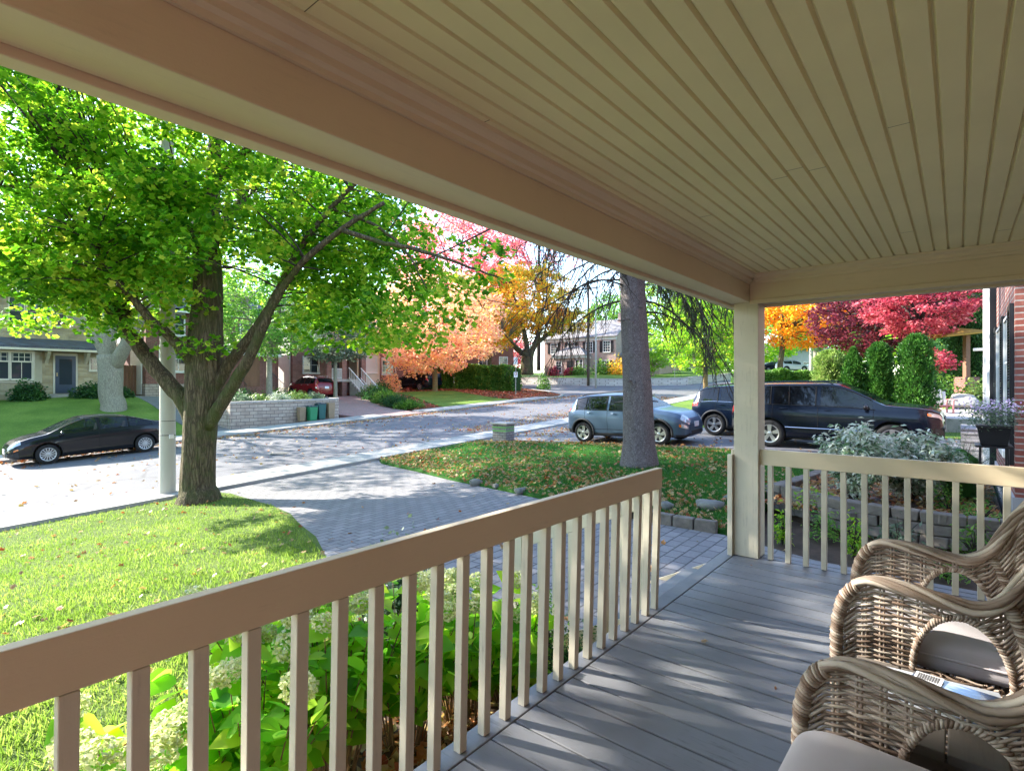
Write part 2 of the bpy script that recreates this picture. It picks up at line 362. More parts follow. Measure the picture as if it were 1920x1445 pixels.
# plank floor, boards running out towards the street
m = MB(); u = -2.6; rnd = random.Random(3)
while u < 4.93:
    w_ = .1435
    cut = rnd.choice([None, None, None, None, .25])
    segs = [(-1.9,1.478)] if cut is None else [(-1.9,cut-.0015),(cut+.0015,1.478)]
    for a, b in segs: m.box((u, a, -.032), (min(u+w_, 4.93), b, rnd.uniform(-.0012,.0008)))
    u += w_+.0085
fl = m.build('floor', M_deck, porch, bevel=.003, seg=1)
m = MB(); m.box((-2.6,1.482,-.034),(5.02,1.585,.002)); m.box((4.934,-1.9,-.034),(5.02,1.478,.002))
m.build('floor_border', M_deck, porch, bevel=.004)
m = MB(); m.box((-2.6,1.53,-.30),(5.0,1.565,-.036)); m.box((4.96,-1.9,-.30),(4.995,1.53,-.036)); m.build('fascia', M_tanx, porch)
m = MB(); m.box((-2.6,-1.9,-.9),(4.9,1.42,-.306)); m.build('foundation', plain('dark_under_porch', (.05,.045,.04), .9), porch)
# ceiling
m = MB(); v = -1.9
CZ = 2.372
k = 0
while v < 1.30:
    m.add([(-2.6,v+.0075,CZ),(4.8,v+.0075,CZ),(4.8,v+.0675,CZ),(-2.6,v+.0675,CZ),(-2.6,v+.001,CZ+.014),(4.8,v+.001,CZ+.014),(4.8,v+.074,CZ+.014),(-2.6,v+.074,CZ+.014)],
          [(0,1,2,3),(4,5,1,0),(3,2,6,7)])
    v += .075; k += 1
for p in range(k): m.box((-2.6,-1.9+p*.075-.0035,CZ+.0138),(4.8,-1.9+p*.075+.0035,CZ+.018))
m.mi = 1; rj = random.Random(12)
for p in range(k):
    for _ in range(rj.choice((0,1,1))):
        x = rj.uniform(-.5,4.6); m.box((x,-1.9+p*.075+.006,CZ-.0006),(x+.0022,-1.9+p*.075+.069,CZ+.001))
m.build('ceiling', [M_ceil, plain('joint_shadow_line', (.13,.11,.07), .9)], porch)
m = MB(); m.box((-2.9,-2.1,CZ+.02),(5.45,2.05,CZ+.14)); m.build('roof_deck', M_tanx, porch)
m = MB(); m.box((-2.9,2.052,2.40),(5.45,2.08,2.58)); m.build('eave', M_tanx, porch)
# beams
m = MB(); m.box((-2.6,1.350,2.150),(4.96,1.508,2.39)); m.box((-2.6,1.5095,2.128),(5.03,1.570,2.175)); m.box((-2.6,1.5095,2.177),(5.0,1.60,2.39))
m.build('front_beam', M_tanx, porch, bevel=.004)
m = MB(); m.box((4.76,-1.9,2.145),(4.955,1.348,2.39)); m.box((4.957,-1.9,2.125),(5.02,1.5,2.39)); m.box((4.750,-1.9,2.130),(4.7585,1.348,2.165))
m.build('side_beam', M_tany, porch, bevel=.004)
# stepped crown trim under the ceiling
def crown(x0, x1, y, flip, along):
    prof = [(0,-.075),(.012,-.075),(.016,-.058),(.030,-.050),(.034,-.030),(.052,-.018),(.066,-.014),(.070,0),(0,0)]
    m = MB(); n = len(prof); vs = []
    for t_ in (x0, x1):
        for a, b in prof:
            vs.append((t_, y+flip*a, CZ+b-.0005) if along == 'x' else (y+flip*a, t_, CZ+b-.0005))
    m.add(vs, [tuple(range(n)), tuple(range(2*n-1,n-1,-1))]+[(i,(i+1)%n,n+(i+1)%n,n+i) for i in range(n)])
    return m
crown(-2.6,4.745,1.3485,-1,'x').build('crown_trim', M_tanx, porch)
crown(-1.9,1.30,4.7585,-1,'y').build('crown_trim', M_tany, porch)
m = MB(); m.box((4.775,1.285,.003),(4.972,1.482,2.149)); m.build('post', M_tanz, porch, bevel=.004)
m = MB(); m.box((4.735,1.484,-.30),(4.775,1.524,.86)); m.box((4.777,1.484,-.30),(4.93,1.506,.90)); m.build('post_trim', M_tanz, porch, bevel=.003)
m = MB(); m.box((-2.6,1.284,.003),(-2.4,1.482,2.149)); m.build('post', M_tanz, porch, bevel=.004)
# brick wall of the house behind the chairs (out of view, closes the porch)
M_brick = brick('red_brick', (.25,.065,.045), (.33,.11,.08), (.44,.40,.36), .215, .075, .009, .85, 'wall', .8, .55)
m = MB(); m.box((-2.6,-2.1,-.9),(5.02,-1.9,3.2)); o = m.build('house_wall', M_brick); tag(o, 'red brick house wall closing the back of the porch', 'house wall')

def railing(name, label, u0, u1, y0, y1, horiz, first, step, n, topm, lastlean=0.0):
    r = thing(name, label, 'railing', (0,0,0), 0)
    m = MB()
    if horiz: m.box((u0,y0,.785),(u1,y1,.915))
    else: m.box((y0,u0,.785),(y1,u1,.915))
    m.build('top_rail', topm, r, bevel=.0035)
    rr = random.Random(5)
    for k in range(n):
        a = first+step*k + rr.uniform(-.004,.004); lean = rr.uniform(-.004,.004)
        ly = lastlean*max(0,(k-n*.55)/(n*.45))
        m = MB()
        if horiz:
            p = [(a,y0+.001),(a+.038,y0+.001),(a+.038,y1-.001),(a,y1-.001)]
            vs = [(x+lean,y+ly,.7835) for x,y in p]+[(x,y+.022,.003) for x,y in p]
        else:
            p = [(y0+.001,a),(y1-.001,a),(y1-.001,a+.038),(y0+.001,a+.038)]
            vs = [(x,y+lean,.7835) for x,y in p]+[(x,y,.003) for x,y in p]
        m.add(vs, [(0,3,2,1),(4,5,6,7),(0,1,5,4),(1,2,6,5),(2,3,7,6),(3,0,4,7)])
        m.build('baluster', M_tanz, r, bevel=.002, seg=1)
    return r
railing('porch_railing', 'taupe front railing along the porch edge facing the street', -2.4, 3.325, 1.482, 1.522, True, .265-.137*19, .137, 42-0, M_tanx)
railing('porch_railing', 'taupe side railing between the porch post and the brick house, above the shrubs', -1.9, 1.283, 4.815, 4.855, False, -1.85, .132, 24, M_tany)
# steps and their handrails
st = thing('porch_steps', 'wooden steps going down from the gap in the porch railing', 'steps')
for k in range(3):
    m = MB(); m.box((3.36,1.60+.28*k,-.17*(k+1)-.03),(4.72,1.60+.28*k+.27,-.17*(k+1))); m.build('tread', M_deck, st, bevel=.004)
for x in (3.33,4.72):
    m = MB(); m.prism([(1.57,-.04),(1.57,-.62),(2.45,-.62),(2.45,-.50)], x, x+.035, Matrix(((0,0,1,0),(1,0,0,0),(0,1,0,0),(0,0,0,1)))); m.build('stringer', M_tanx, st)
def stair_rail(x, label):
    r = thing('stair_railing', label, 'railing')
    m = MB(); y0, z0, y1, z1 = 1.526, .80, 2.72, .27
    dz = (z1-z0)/(y1-y0)
    m.add([(x,y0,z0-.13),(x+.04,y0,z0-.13),(x+.04,y1,z1-.13),(x,y1,z1-.13),(x,y0,z0),(x+.04,y0,z0),(x+.04,y1,z1),(x,y1,z1)],
          [(0,3,2,1),(4,5,6,7),(0,1,5,4),(1,2,6,5),(2,3,7,6),(3,0,4,7)])
    m.build('top_rail', M_tanz, r, bevel=.004)
    for k in range(8):
        y = 1.60+k*.14; zt = z0+dz*(y-y0)-.131
        m = MB(); m.add([(x,y,-.60),(x+.038,y,-.60),(x+.038,y+.038,-.60),(x,y+.038,-.60),(x,y,zt),(x+.038,y,zt),(x+.038,y+.038,zt+dz*.038),(x,y+.038,zt+dz*.038)],
              [(0,3,2,1),(4,5,6,7),(0,1,5,4),(1,2,6,5),(2,3,7,6),(3,0,4,7)]); m.build('baluster', M_tanz, r)
    m = MB(); m.box((x-.045,2.60,-.62),(x-.003,2.69,.30)); m.build('newel', M_tanz, r, bevel=.003)
stair_rail(3.30, 'sloping handrail beside the steps, seen through the front railing balusters')
# ================================================================ VEGETATION TOOLS
def unit(a): return a/np.maximum(1e-9, np.linalg.norm(a, axis=1, keepdims=True))
LEAF = {  # template: verts (x along leaf, y across, z lift), faces of equal length
 'broad': (np.array([(0,0,0),(.22,.42,.05),(.68,.40,.02),(1,0,-.08),(.68,-.40,.02),(.22,-.42,.05)], float), np.array([(0,1,2,3),(0,3,4,5)])),
 'maple': (np.array([(0,0,0),(.10,.42,.05),(.42,.30,0),(.62,.50,0),(1,0,-.10),(.62,-.50,0),(.42,-.30,0),(.10,-.42,.05)], float), np.array([(0,1,2,4),(0,4,6,7),(2,3,4,4),(4,5,6,6)])),
 'heart': (np.array([(0,0,0),(-.06,.20,.03),(.12,.40,.07),(.42,.40,.06),(.75,.20,-.02),(1.05,0,-.14),(.75,-.20,-.02),(.42,-.40,.06),(.12,-.40,.07),(-.06,-.20,.03),(.35,0,-.02),(.7,0,-.06)], float), np.array([(0,1,2,10),(2,3,11,10),(3,4,5,11),(0,10,8,9),(8,10,11,7),(7,11,5,6)])),
 'flat': (np.array([(0,0,0),(.5,.36,.03),(1,0,-.03),(.5,-.36,.03)], float), np.array([(0,1,2,3)])),
 'narrow': (np.array([(0,0,0),(.45,.19,.04),(1,0,-.10),(.45,-.19,.04)], float), np.array([(0,1,2,3)])),
 'needle': (np.array([(0,-.03,0),(0,.03,0),(1,.02,0),(1,-.02,0)], float), np.array([(0,1,2,3)])),
 'blade': (np.array([(0,-.07,0),(0,.07,0),(.6,.045,.02),(1,0,.12)], float), np.array([(0,1,2,3)])),
}
def leaves(name, P, size, mat, parent=None, kind='broad', up=.5, rng=None, dirs=None, jit=.35, flatten=0):
    rng = rng or np.random.default_rng(1); n = len(P)
    nor = rng.normal(size=(n,3)); nor[:,2] = np.abs(nor[:,2])*(1-up)+up*1.6; nor = unit(nor)
    d = rng.normal(size=(n,3)) if dirs is None else dirs + rng.normal(size=(n,3))*jit
    if dirs is None: d[:,2] -= .35
    x = unit(d - nor*(d*nor).sum(1, keepdims=True)) if dirs is None else unit(d)
    if dirs is not None: nor = unit(nor - x*(nor*x).sum(1, keepdims=True))
    y = np.cross(nor, x); T, Fc = LEAF[kind]; s = size*(rng.uniform(.6,1.25,n))[:,None,None]
    V = P[:,None,:] + s*(T[None,:,0:1]*x[:,None,:] + T[None,:,1:2]*y[:,None,:] + T[None,:,2:3]*nor[:,None,:])
    k = len(T); fs = (Fc[None,:,:] + (np.arange(n)*k)[:,None,None]).reshape(-1, Fc.shape[1])
    if kind == 'maple': # drop degenerate 4th vertex by using separate small quads
        pass
    return raw(name, V.reshape(-1,3), fs, mat, parent)
LEAF['maple'] = (np.array([(0,0,0),(.06,.40,.05),(.40,.24,0),(.60,.50,0),(1,0,-.10),(.60,-.50,0),(.40,-.24,0),(.06,-.40,.05)], float), np.array([(0,1,2,4),(0,4,6,7),(0,2,3,4),(0,4,5,6)]))
def ell(n, c, r, rng, shell=.0):
    d = unit(rng.normal(size=(n,3))); q = rng.uniform(shell**3, 1, n)**(1/3)
    return np.array(c) + d*q[:,None]*np.array(r)
def bez(a, b, c, n=6):
    a, b, c = map(np.array, (a,b,c)); return [tuple((1-t)**2*a+2*t*(1-t)*b+t*t*c) for t in np.linspace(0,1,n)]
def barkmat(name, c, c2, scale=6, stretch=.16, bumps=1.0, moss=None, dist=.05):
    t = NT(name); v = t.coord((1,1,stretch)); vo = t.n('ShaderNodeTexVoronoi', feature='DISTANCE_TO_EDGE'); vo.inputs['Scale'].default_value = scale*2.2
    wv = t.n('ShaderNodeMixRGB', blend_type='LINEAR_LIGHT'); wv.inputs[0].default_value = .12
    nn = t.n('ShaderNodeTexNoise'); nn.inputs['Scale'].default_value = scale*1.5; nn.inputs['Detail'].default_value = 4; t.l(v, nn.inputs['Vector'])
    t.l(v, wv.inputs[1]); t.l(nn.outputs['Color'], wv.inputs[2]); t.l(wv.outputs[0], vo.inputs['Vector'])
    n = t.noise(v, scale, 8, .75); n2 = t.noise(t.coord(), 40, 4)
    h = t.math('ADD', t.math('MINIMUM', vo.outputs['Distance'], .28), t.math('MULTIPLY', n, .35))
    col = t.ramp(h, [(.12, c2), (.42, c)]); col = t.mix(.3, col, t.ramp(n2, [(.3,(.2,.2,.2)),(.7,(.8,.8,.8))]), 'OVERLAY')
    if moss:
        k = t.ramp(t.noise(t.coord(), 1.6, 6, .7), [(.45,(0,0,0)),(.65,(.8,.8,.8))]); col = t.mix(k, col, moss)
    t.bsdf(col, .9, bump=t.bump(h, bumps, dist), spec=.2); return t.m
M_bark = barkmat('linden_bark', (.15,.115,.07), (.035,.025,.015), 7, .14, 1.0, moss=(.07,.085,.025))
M_barkgrey = barkmat('grey_bark', (.33,.30,.23), (.17,.15,.11), 9, .2, .4)
M_spruce = barkmat('spruce_bark', (.31,.275,.27), (.08,.06,.055), 13, .55, 1.0, dist=.03)
M_twig = paint('dark_twig', (.045,.035,.028), .9, .3, 6, .5, 40)
M_barky = barkmat('yellow_brown_bark', (.23,.16,.07), (.10,.07,.03), 8, .3, .5)
def ridged(m, pts, rad, n=40, amp=.03, flare=0, seed=0):
    """trunk with real vertical ridges"""
    rng = random.Random(seed); pts = [Vector(p) for p in pts]; k = len(pts); vs = []
    ph = [rng.uniform(0,6.28) for _ in range(6)]
    nx = Vector((1,0,0))
    for i, p in enumerate(pts):
        t = (pts[min(i+1,k-1)]-pts[max(i-1,0)]).normalized(); nx = (nx - t*nx.dot(t)).normalized(); ny = t.cross(nx)
        f = i/(k-1)
        for j in range(n):
            a = 2*math.pi*j/n
            r = rad[i]*(1+amp*(math.sin(7*a+ph[0]+3*f)+.8*math.sin(13*a+ph[1]-5*f)+.5*math.sin(4*a+ph[2]+8*f)+.5*rng.uniform(-1,1)))
            if flare: r *= 1+flare*math.exp(-f*k*.9)*(.5+.5*math.sin(5*a+ph[3]))
            vs.append(p + nx*math.cos(a)*r + ny*math.sin(a)*r)
    m.add(vs, [(i*n+j, i*n+(j+1)%n, (i+1)*n+(j+1)%n, (i+1)*n+j) for i in range(k-1) for j in range(n)] + [tuple(range(n-1,-1,-1)), tuple((k-1)*n+j for j in range(n))])
def densify(pts, per=4, wob=0, rng=None):
    pts = [np.array(p, float) for p in pts]; out = []
    P = [2*pts[0]-pts[1]]+pts+[2*pts[-1]-pts[-2]]
    for i in range(1, len(P)-2):
        for j in range(per):
            t = j/per; a,b,c,d = P[i-1],P[i],P[i+1],P[i+2]
            q = .5*((2*b)+(-a+c)*t+(2*a-5*b+4*c-d)*t*t+(-a+3*b-3*c+d)*t**3)
            if wob: q = q + np.array([rng.uniform(-wob,wob) for _ in range(3)])
            out.append(tuple(q))
    out.append(tuple(pts[-1])); return out
def crown_from(parent, cl, limbpts, lpc, crad, size, mat, kind, rng, twigmat, twigr=.012, up=.5, name='crown', wood='branches', flat=.55, maxtwig=9e9):
    cl = np.array(cl); L = np.array(limbpts); m = MB()
    for q in cl[:int(min(len(cl), maxtwig))]:
        d = np.linalg.norm(L-q, axis=1) + np.maximum(0, L[:,2]-q[2])*1.2
        j = L[int(np.argmin(d))]; mid = (j+q)/2 + np.array([rng.uniform(-.1,.1), rng.uniform(-.1,.1), .12])*np.linalg.norm(q-j)
        m.tube(bez(j, mid, q, 5), [twigr*2.2, twigr*1.8, twigr*1.4, twigr, twigr*.5], 5, caps=False)
    m.build(wood, twigmat, parent, smooth=True)
    n = len(cl); P = np.repeat(cl, lpc, axis=0) + unit(rng.normal(size=(n*lpc,3)))*(rng.uniform(0,1,(n*lpc,1))**.45)*np.array([crad,crad,crad*flat])
    leaves(name, P, size, mat, parent, kind, up, rng)
def auto_tree(name, label, base, tr, cz, cr, nclump, lpc, crad, size, mat, bark, seed, lean=(0,0), kind='flat', group=None, forks=7, fork_h=.45, cat='tree', up=.5, shell=.45, flat=.6):
    """base=(x,y,z) tr=trunk radius cz=crown centre height above base cr=(rx,ry,rz)"""
    rng = np.random.default_rng(seed); rr = random.Random(seed)
    t = thing(name, label, cat, base, 0, group)
    c = np.array([lean[0], lean[1], cz]); lo = max(.5, cz-cr[2])
    fh = lo + (cz-lo)*fork_h*.6
    m = MB(); ridged(m, densify([(0,0,-.25),(0,0,.35),(lean[0]*.15,lean[1]*.15,fh*.6),(lean[0]*.3,lean[1]*.3,fh)],3), np.interp(np.linspace(0,1,10),[0,.1,.3,1],[tr*1.35,tr*1.1,tr,tr*.78]), 14, .05, .15, seed)
    pts = []
    for k in range(forks):
        a = 2*math.pi*(k+rr.uniform(-.3,.3))/forks; e = rr.uniform(.35,.95)
        tip = c + np.array([math.cos(a)*cr[0]*.8*math.cos(e), math.sin(a)*cr[1]*.8*math.cos(e), cr[2]*.8*math.sin(e)*rr.uniform(.3,1)])
        s = np.array([lean[0]*.3, lean[1]*.3, fh*rr.uniform(.85,1)]); mid = (s+tip)/2 + np.array([0,0,.14*np.linalg.norm(tip-s)])
        q = bez(s, mid, tip, 8); m.tube(densify(q[::2]+[q[-1]],2,.02*cr[0]*.4,rr), None or list(np.linspace(tr*.5, tr*.08, len(densify(q[::2]+[q[-1]],2)))), 7)
        pts += q
    m.build('trunk', bark, t, smooth=True)
    cl = ell(nclump, c, cr, rng, shell); cl = cl[cl[:,2] > lo*.75]
    crown_from(t, cl, pts, lpc, crad, size, mat, kind, rng, bark, tr*.09, up, flat=flat, maxtwig=160)
    return t
# ---------------------------------------------------------------- leaf colours
L_near = leafmat('lime_green_leaves', [(.030,.105,.008),(.055,.17,.010),(.095,.235,.012),(.17,.31,.018),(.30,.38,.04),(.44,.40,.06)], .6)
L_far = leafmat('yellow_green_leaves', [(.06,.16,.015),(.12,.25,.02),(.22,.34,.04),(.34,.42,.07)], .5)
L_mid = leafmat('soft_green_leaves', [(.04,.12,.03),(.08,.20,.03),(.16,.29,.05),(.26,.36,.09)], .45)
L_dk = leafmat('deep_green_leaves', [(.018,.055,.02),(.03,.09,.025),(.06,.13,.03)], .3)
L_salmon = leafmat('salmon_maple_leaves', [(.44,.10,.08),(.58,.24,.14),(.66,.44,.30),(.62,.46,.16),(.64,.36,.24),(.56,.16,.19)], .4)
L_red = leafmat('pink_red_leaves', [(.38,.05,.08),(.50,.12,.14),(.58,.22,.20),(.50,.24,.13)], .42)
L_gold = leafmat('golden_leaves', [(.48,.15,.03),(.56,.27,.03),(.52,.36,.04),(.26,.30,.04),(.14,.24,.03)], .45)
L_ygreen = leafmat('chartreuse_leaves', [(.07,.20,.02),(.14,.30,.02),(.26,.38,.03),(.40,.40,.05)], .5)
L_orange = leafmat('orange_leaves', [(.50,.10,.015),(.60,.19,.02),(.62,.27,.02),(.48,.36,.04),(.16,.26,.04)], .45)
L_maroon = leafmat('maroon_leaves', [(.06,.012,.02),(.12,.018,.03),(.20,.03,.04)], .25)
L_crim = leafmat('crimson_leaves', [(.12,.012,.025),(.30,.03,.055),(.44,.09,.11),(.52,.22,.23)], .35)
L_arb = leafmat('arborvitae_sprays', [(.02,.075,.012),(.04,.13,.018),(.10,.22,.03)], .15, nscale=3)
L_arbl = leafmat('pale_cedar_sprays', [(.10,.20,.03),(.20,.30,.06),(.38,.42,.14)], .15, nscale=3)
L_hedge = leafmat('hedge_leaves', [(.03,.09,.012),(.07,.17,.02),(.20,.30,.05)], .3, nscale=2)
L_needle = leafmat('spruce_needles', [(.015,.035,.02),(.03,.06,.03),(.06,.10,.05)], .1)
L_bluish = leafmat('grey_green_leaves', [(.05,.085,.05),(.10,.15,.09),(.20,.26,.17)], .3)
# ================================================================ BIG LIME-GREEN TREE ON THE LAWN
def near_tree():
    rng = np.random.default_rng(7); rr = random.Random(7)
    bx, by = 4.64, 12.55; bz = gz(bx, by)
    t = thing('shade_tree', 'large lime-green tree with dark furrowed trunk on the front lawn beside the concrete pole', 'tree', (0,0,0))
    m = MB(); Y0 = 11.6
    tr = [(bx,by,bz-.3),(bx,by,bz+.12),W(371,905,Y0),W(374,830,Y0),W(378,760,Y0),W(383,690,Y0),W(386,610,Y0),W(390,540,Y0),W(388,470,Y0)]
    tp = densify(tr, 4)
    ridged(m, tp, np.interp(np.linspace(0,1,len(tp)), [0,.1,.2,.35,.5,.62,.8,1], [.52,.43,.35,.325,.335,.37,.30,.25]), 72, .022, .2, 3)
    top = densify([W(388,480,Y0),W(394,400,Y0),W(400,330,Y0),W(408,200,Y0),W(420,60,11.8)],4); ridged(m, top, np.linspace(.23,.06,len(top)), 24, .03)
    pts = [np.array(q) for q in top]
    def limb(p, r0, r1, n=18, wob=.012):
        q = densify(p, 5, wob, rr); ridged(m, q, np.linspace(r0, r1, len(q)), n, .03); pts.extend([np.array(a) for a in q]); return q
    # left limbs
    limb([W(368,800,Y0),W(345,752,Y0),W(300,700,Y0),W(262,652,Y0),W(225,600,Y0),W(180,545,Y0),W(110,490,11.4),W(40,440,11.2),W(-40,390,11.0),W(-110,330,10.8)], .185, .06, 26)
    limb([W(372,700,Y0-.1),W(352,668,11.3),W(318,630,11.1),W(280,596,10.9),W(250,560,10.7),W(200,500,10.5),W(150,430,10.4)], .13, .04, 20)
    limb([W(240,610,Y0),W(225,560,11.9),W(190,520,12.2),W(150,470,12.4),W(100,380,12.6)], .10, .03, 14)
    # right limbs
    limb([W(392,745,Y0),W(425,690,Y0),W(462,640,Y0),W(500,585,Y0),W(530,530,Y0),W(560,470,11.4),W(620,390,11.2),W(680,330,11)], .135, .035, 22)
    limb([W(388,800,Y0-.1),W(425,740,11.4),W(462,680,11.2),W(490,620,11.1),W(512,570,11.0),W(560,500,10.7),W(640,430,10.4),W(720,380,10.2)], .14, .035, 22)
    # upper limbs
    limb([W(390,500,Y0),W(355,430,11.4),W(318,392,11.3),W(260,350,11.1),W(180,300,11.0)], .15, .04, 14)
    limb([W(395,400,Y0),W(330,330,11.2),W(240,318,11),W(185,322,10.8),W(130,318,10.7),W(90,345,10.6),W(0,350,10.4)], .11, .035, 12)
    limb([W(392,470,Y0),W(410,440,12.3),W(440,390,12.9),W(520,300,13.5),W(600,200,14)], .14, .04, 12)
    limb([W(398,340,Y0),W(450,290,11.2),W(520,240,10.8),W(560,160,10.6)], .11, .03, 12)
    limb([W(640,430,10.4),W(720,455,9.9),W(790,470,9.5),W(880,500,9.2),W(960,530,9.0)], .05, .012, 8)
    limb([W(620,390,11.2),W(700,420,10.8),W(760,470,10.5),W(800,540,10.3)], .045, .012, 8)
    m.build('trunk', M_bark, t, smooth=True)
    # foliage clumps in a broad crown
    cl = []
    def add(n, c, r, low):
        k = 0; tries = 0
        while k < n and tries < n*30:
            tries += 1
            q = ell(1, c, r, rng, .25)[0]
            X = q[0]*RT[0]+q[1]*RT[1]; Y = q[0]*F[0]+q[1]*F[1]
            if Y < 6 or q[2] < .9: continue
            px = 960+1011*X/Y; py = 722-1011*(q[2]-CAMZ)/Y
            if py > np.interp(px, [-400,0,120,260,330,430,520,600,700,800,860,1000], low): continue
            if q[0] < 1.2 + max(0, (q[2]-4)*.1): continue
            if px > 845+25*math.sin(py*.05): continue
            cl.append(q); k += 1
    LOW = [560,590,560,600,560,470,500,600,655,640,560,430]
    add(330, (5.6,13.6,6.4), (4.6,4.4,4.6), LOW)
    add(95, (3.4,13.8,4.6), (2.2,2.4,2.4), LOW)
    add(105, (7.2,11.0,4.0), (2.3,2.2,2.1), LOW)
    # extra unseen crown clumps left of the picture, added to dapple the porch with shade
    shade = []
    for _ in range(175):
        q = ell(1, (-1.8,13.4,9.6), (4.8,3.4,2.9), rng, .1)[0]
        if q[2] > 6.7: shade.append(q)
    add(60, tuple(W(160,520,11.4)), (1.9,1.6,.9), [610,640,560,640,600,600,600,600,600,600,600,600])
    for px, py, Y in ((215,620,10.9),(255,605,11),(180,600,11.2),(365,560,11.1),(330,610,11.2),(350,650,11.3),(395,650,11.1),(60,610,11.6),(20,600,11.4),(110,590,11.8),(830,560,9.4),(870,540,9.3),(905,520,9.2),(760,600,10.2),(730,640,10.4),(700,560,10.4),(640,600,10.8),(600,640,11.0),(560,600,11),(800,640,10.2),(840,600,9.9),(900,470,9.2)):
        cl.append(np.array(W(px,py,Y)))
    for _ in range(16): cl.append(np.array(W(rr.uniform(-60,90), rr.uniform(130,330), rr.uniform(10,12.5))))
    for _ in range(34): cl.append(np.array(W(rr.uniform(290,520), rr.uniform(170,470), rr.uniform(9.6,11))))
    crown_from(t, cl, pts, 88, .60, .118, L_near, 'maple', rng, M_twig, .010, .55, flat=.45, maxtwig=420)
    crown_from(t, shade, pts, 100, .50, .15, L_near, 'maple', rng, M_twig, .010, .55, name='crown', flat=.6, maxtwig=100)  # the unseen clumps added for the porch shade
    # thin sprays further right, hanging off the long bough
    return t
near_tree()
# ================================================================ CONIFER WITH BARE DROOPING BRANCHES
def conifer():
    rng = np.random.default_rng(5); rr = random.Random(11)
    bx, by = 10.5, 5.2; bz = isl_z(bx, by)+.05
    t = thing('spruce_tree', 'tall spruce with straight grey scaly trunk and bare drooping twigs on the leaf-strewn lawn', 'tree', (bx,by,bz))
    m = MB(); p = densify([(0,0,-.2),(0,0,.15),(-.03,.02,1.5),(-.12,.10,4),(-.2,.15,8),(-.25,.2,13)],6)
    ridged(m, p, np.interp([q[2] for q in p], [-.2,.1,.5,2,4,13],[.46,.40,.335,.285,.25,.05]), 40, .018, .18, 9)
    for _ in range(26):      # dead stubs
        z = rr.uniform(1,5.5); a = rr.uniform(0,6.28); d = np.array([math.cos(a),math.sin(a),-.1]); o = np.array([-.1*z/4,.08*z/4,z])
        m.tube([o+d*.2, o+d*(.33+rr.uniform(0,.15))],[.022,.012],6)
    m.build('trunk', M_spruce, t, smooth=True)
    wood = MB(); NP = []; ND = []
    def twig(p0, d, L, r, needles, depth):
        pts = [np.array(p0)]; d = np.array(d, float); d /= np.linalg.norm(d); n = max(4, int(L/.13))
        for k in range(n):
            d = d + np.array([rr.gauss(0,.10), rr.gauss(0,.10), -.10+rr.gauss(0,.07)]); d /= np.linalg.norm(d)
            if depth == 1 and k > n*.6: d[2] += .12
            pts.append(pts[-1]+d*(L/n))
        wood.tube(pts, list(np.linspace(r, r*.35, len(pts))), 5 if depth < 2 else 4, caps=False)
        for k in range(1, len(pts)):
            if needles:
                for _ in range(needles*(3 if depth > 1 else 1)):
                    f = rr.random(); NP.append(pts[k-1]*(1-f)+pts[k]*f); dd = (pts[k]-pts[k-1])/np.linalg.norm(pts[k]-pts[k-1])
                    ND.append(dd*.8+np.array([rr.gauss(0,1),rr.gauss(0,1),rr.gauss(0,.6)])*.8)
            if depth < 3 and rr.random() < (.95 if depth == 1 else .5):
                side = rr.choice((-1,1)); dd = pts[k]-pts[k-1]; sd = np.cross(dd, (0,0,1))*side; sd /= max(1e-6, np.linalg.norm(sd))
                twig(pts[k], sd*rr.uniform(.4,1)+dd/np.linalg.norm(dd)*.5+np.array([0,0,-rr.uniform(.4,1.3)]), (rr.uniform(.45,1.0) if depth == 1 else rr.uniform(.15,.4)), r*.45, needles, depth+1)
    def branch(z, az, L, r, needles, rise=.15):
        o = np.array([-.1*z/4, .08*z/4, z]); d = np.array([math.cos(az), math.sin(az), rise])
        twig(o + d*.2, d, L, r, needles, 1)
    left = math.atan2(-RT[1], -RT[0]); right = math.atan2(RT[1], RT[0])
    for k in range(15): branch(rr.uniform(3.3,6.2), left+rr.uniform(-1.1,1.1), rr.uniform(2.0,3.3), .022, 0)
    for k in range(8): branch(rr.uniform(3.0,5.0), right+rr.uniform(-1.0,1.0), rr.uniform(1.6,2.8), .022, 0)
    for k in range(8): branch(rr.uniform(4.2,5.8), right+rr.uniform(-1.0,.8), rr.uniform(2.2,3.2), .024, 6)
    for k in range(14): branch(rr.uniform(5.5,9), rr.uniform(0,6.28), rr.uniform(2,3), .026, 3)
    wood.build('branches', M_twig, t, smooth=True)
    leaves('needles', np.array(NP), .075, L_needle, t, 'needle', .1, rng, dirs=np.array(ND), jit=.1)
    T2 = LEAF['needle'];
conifer()
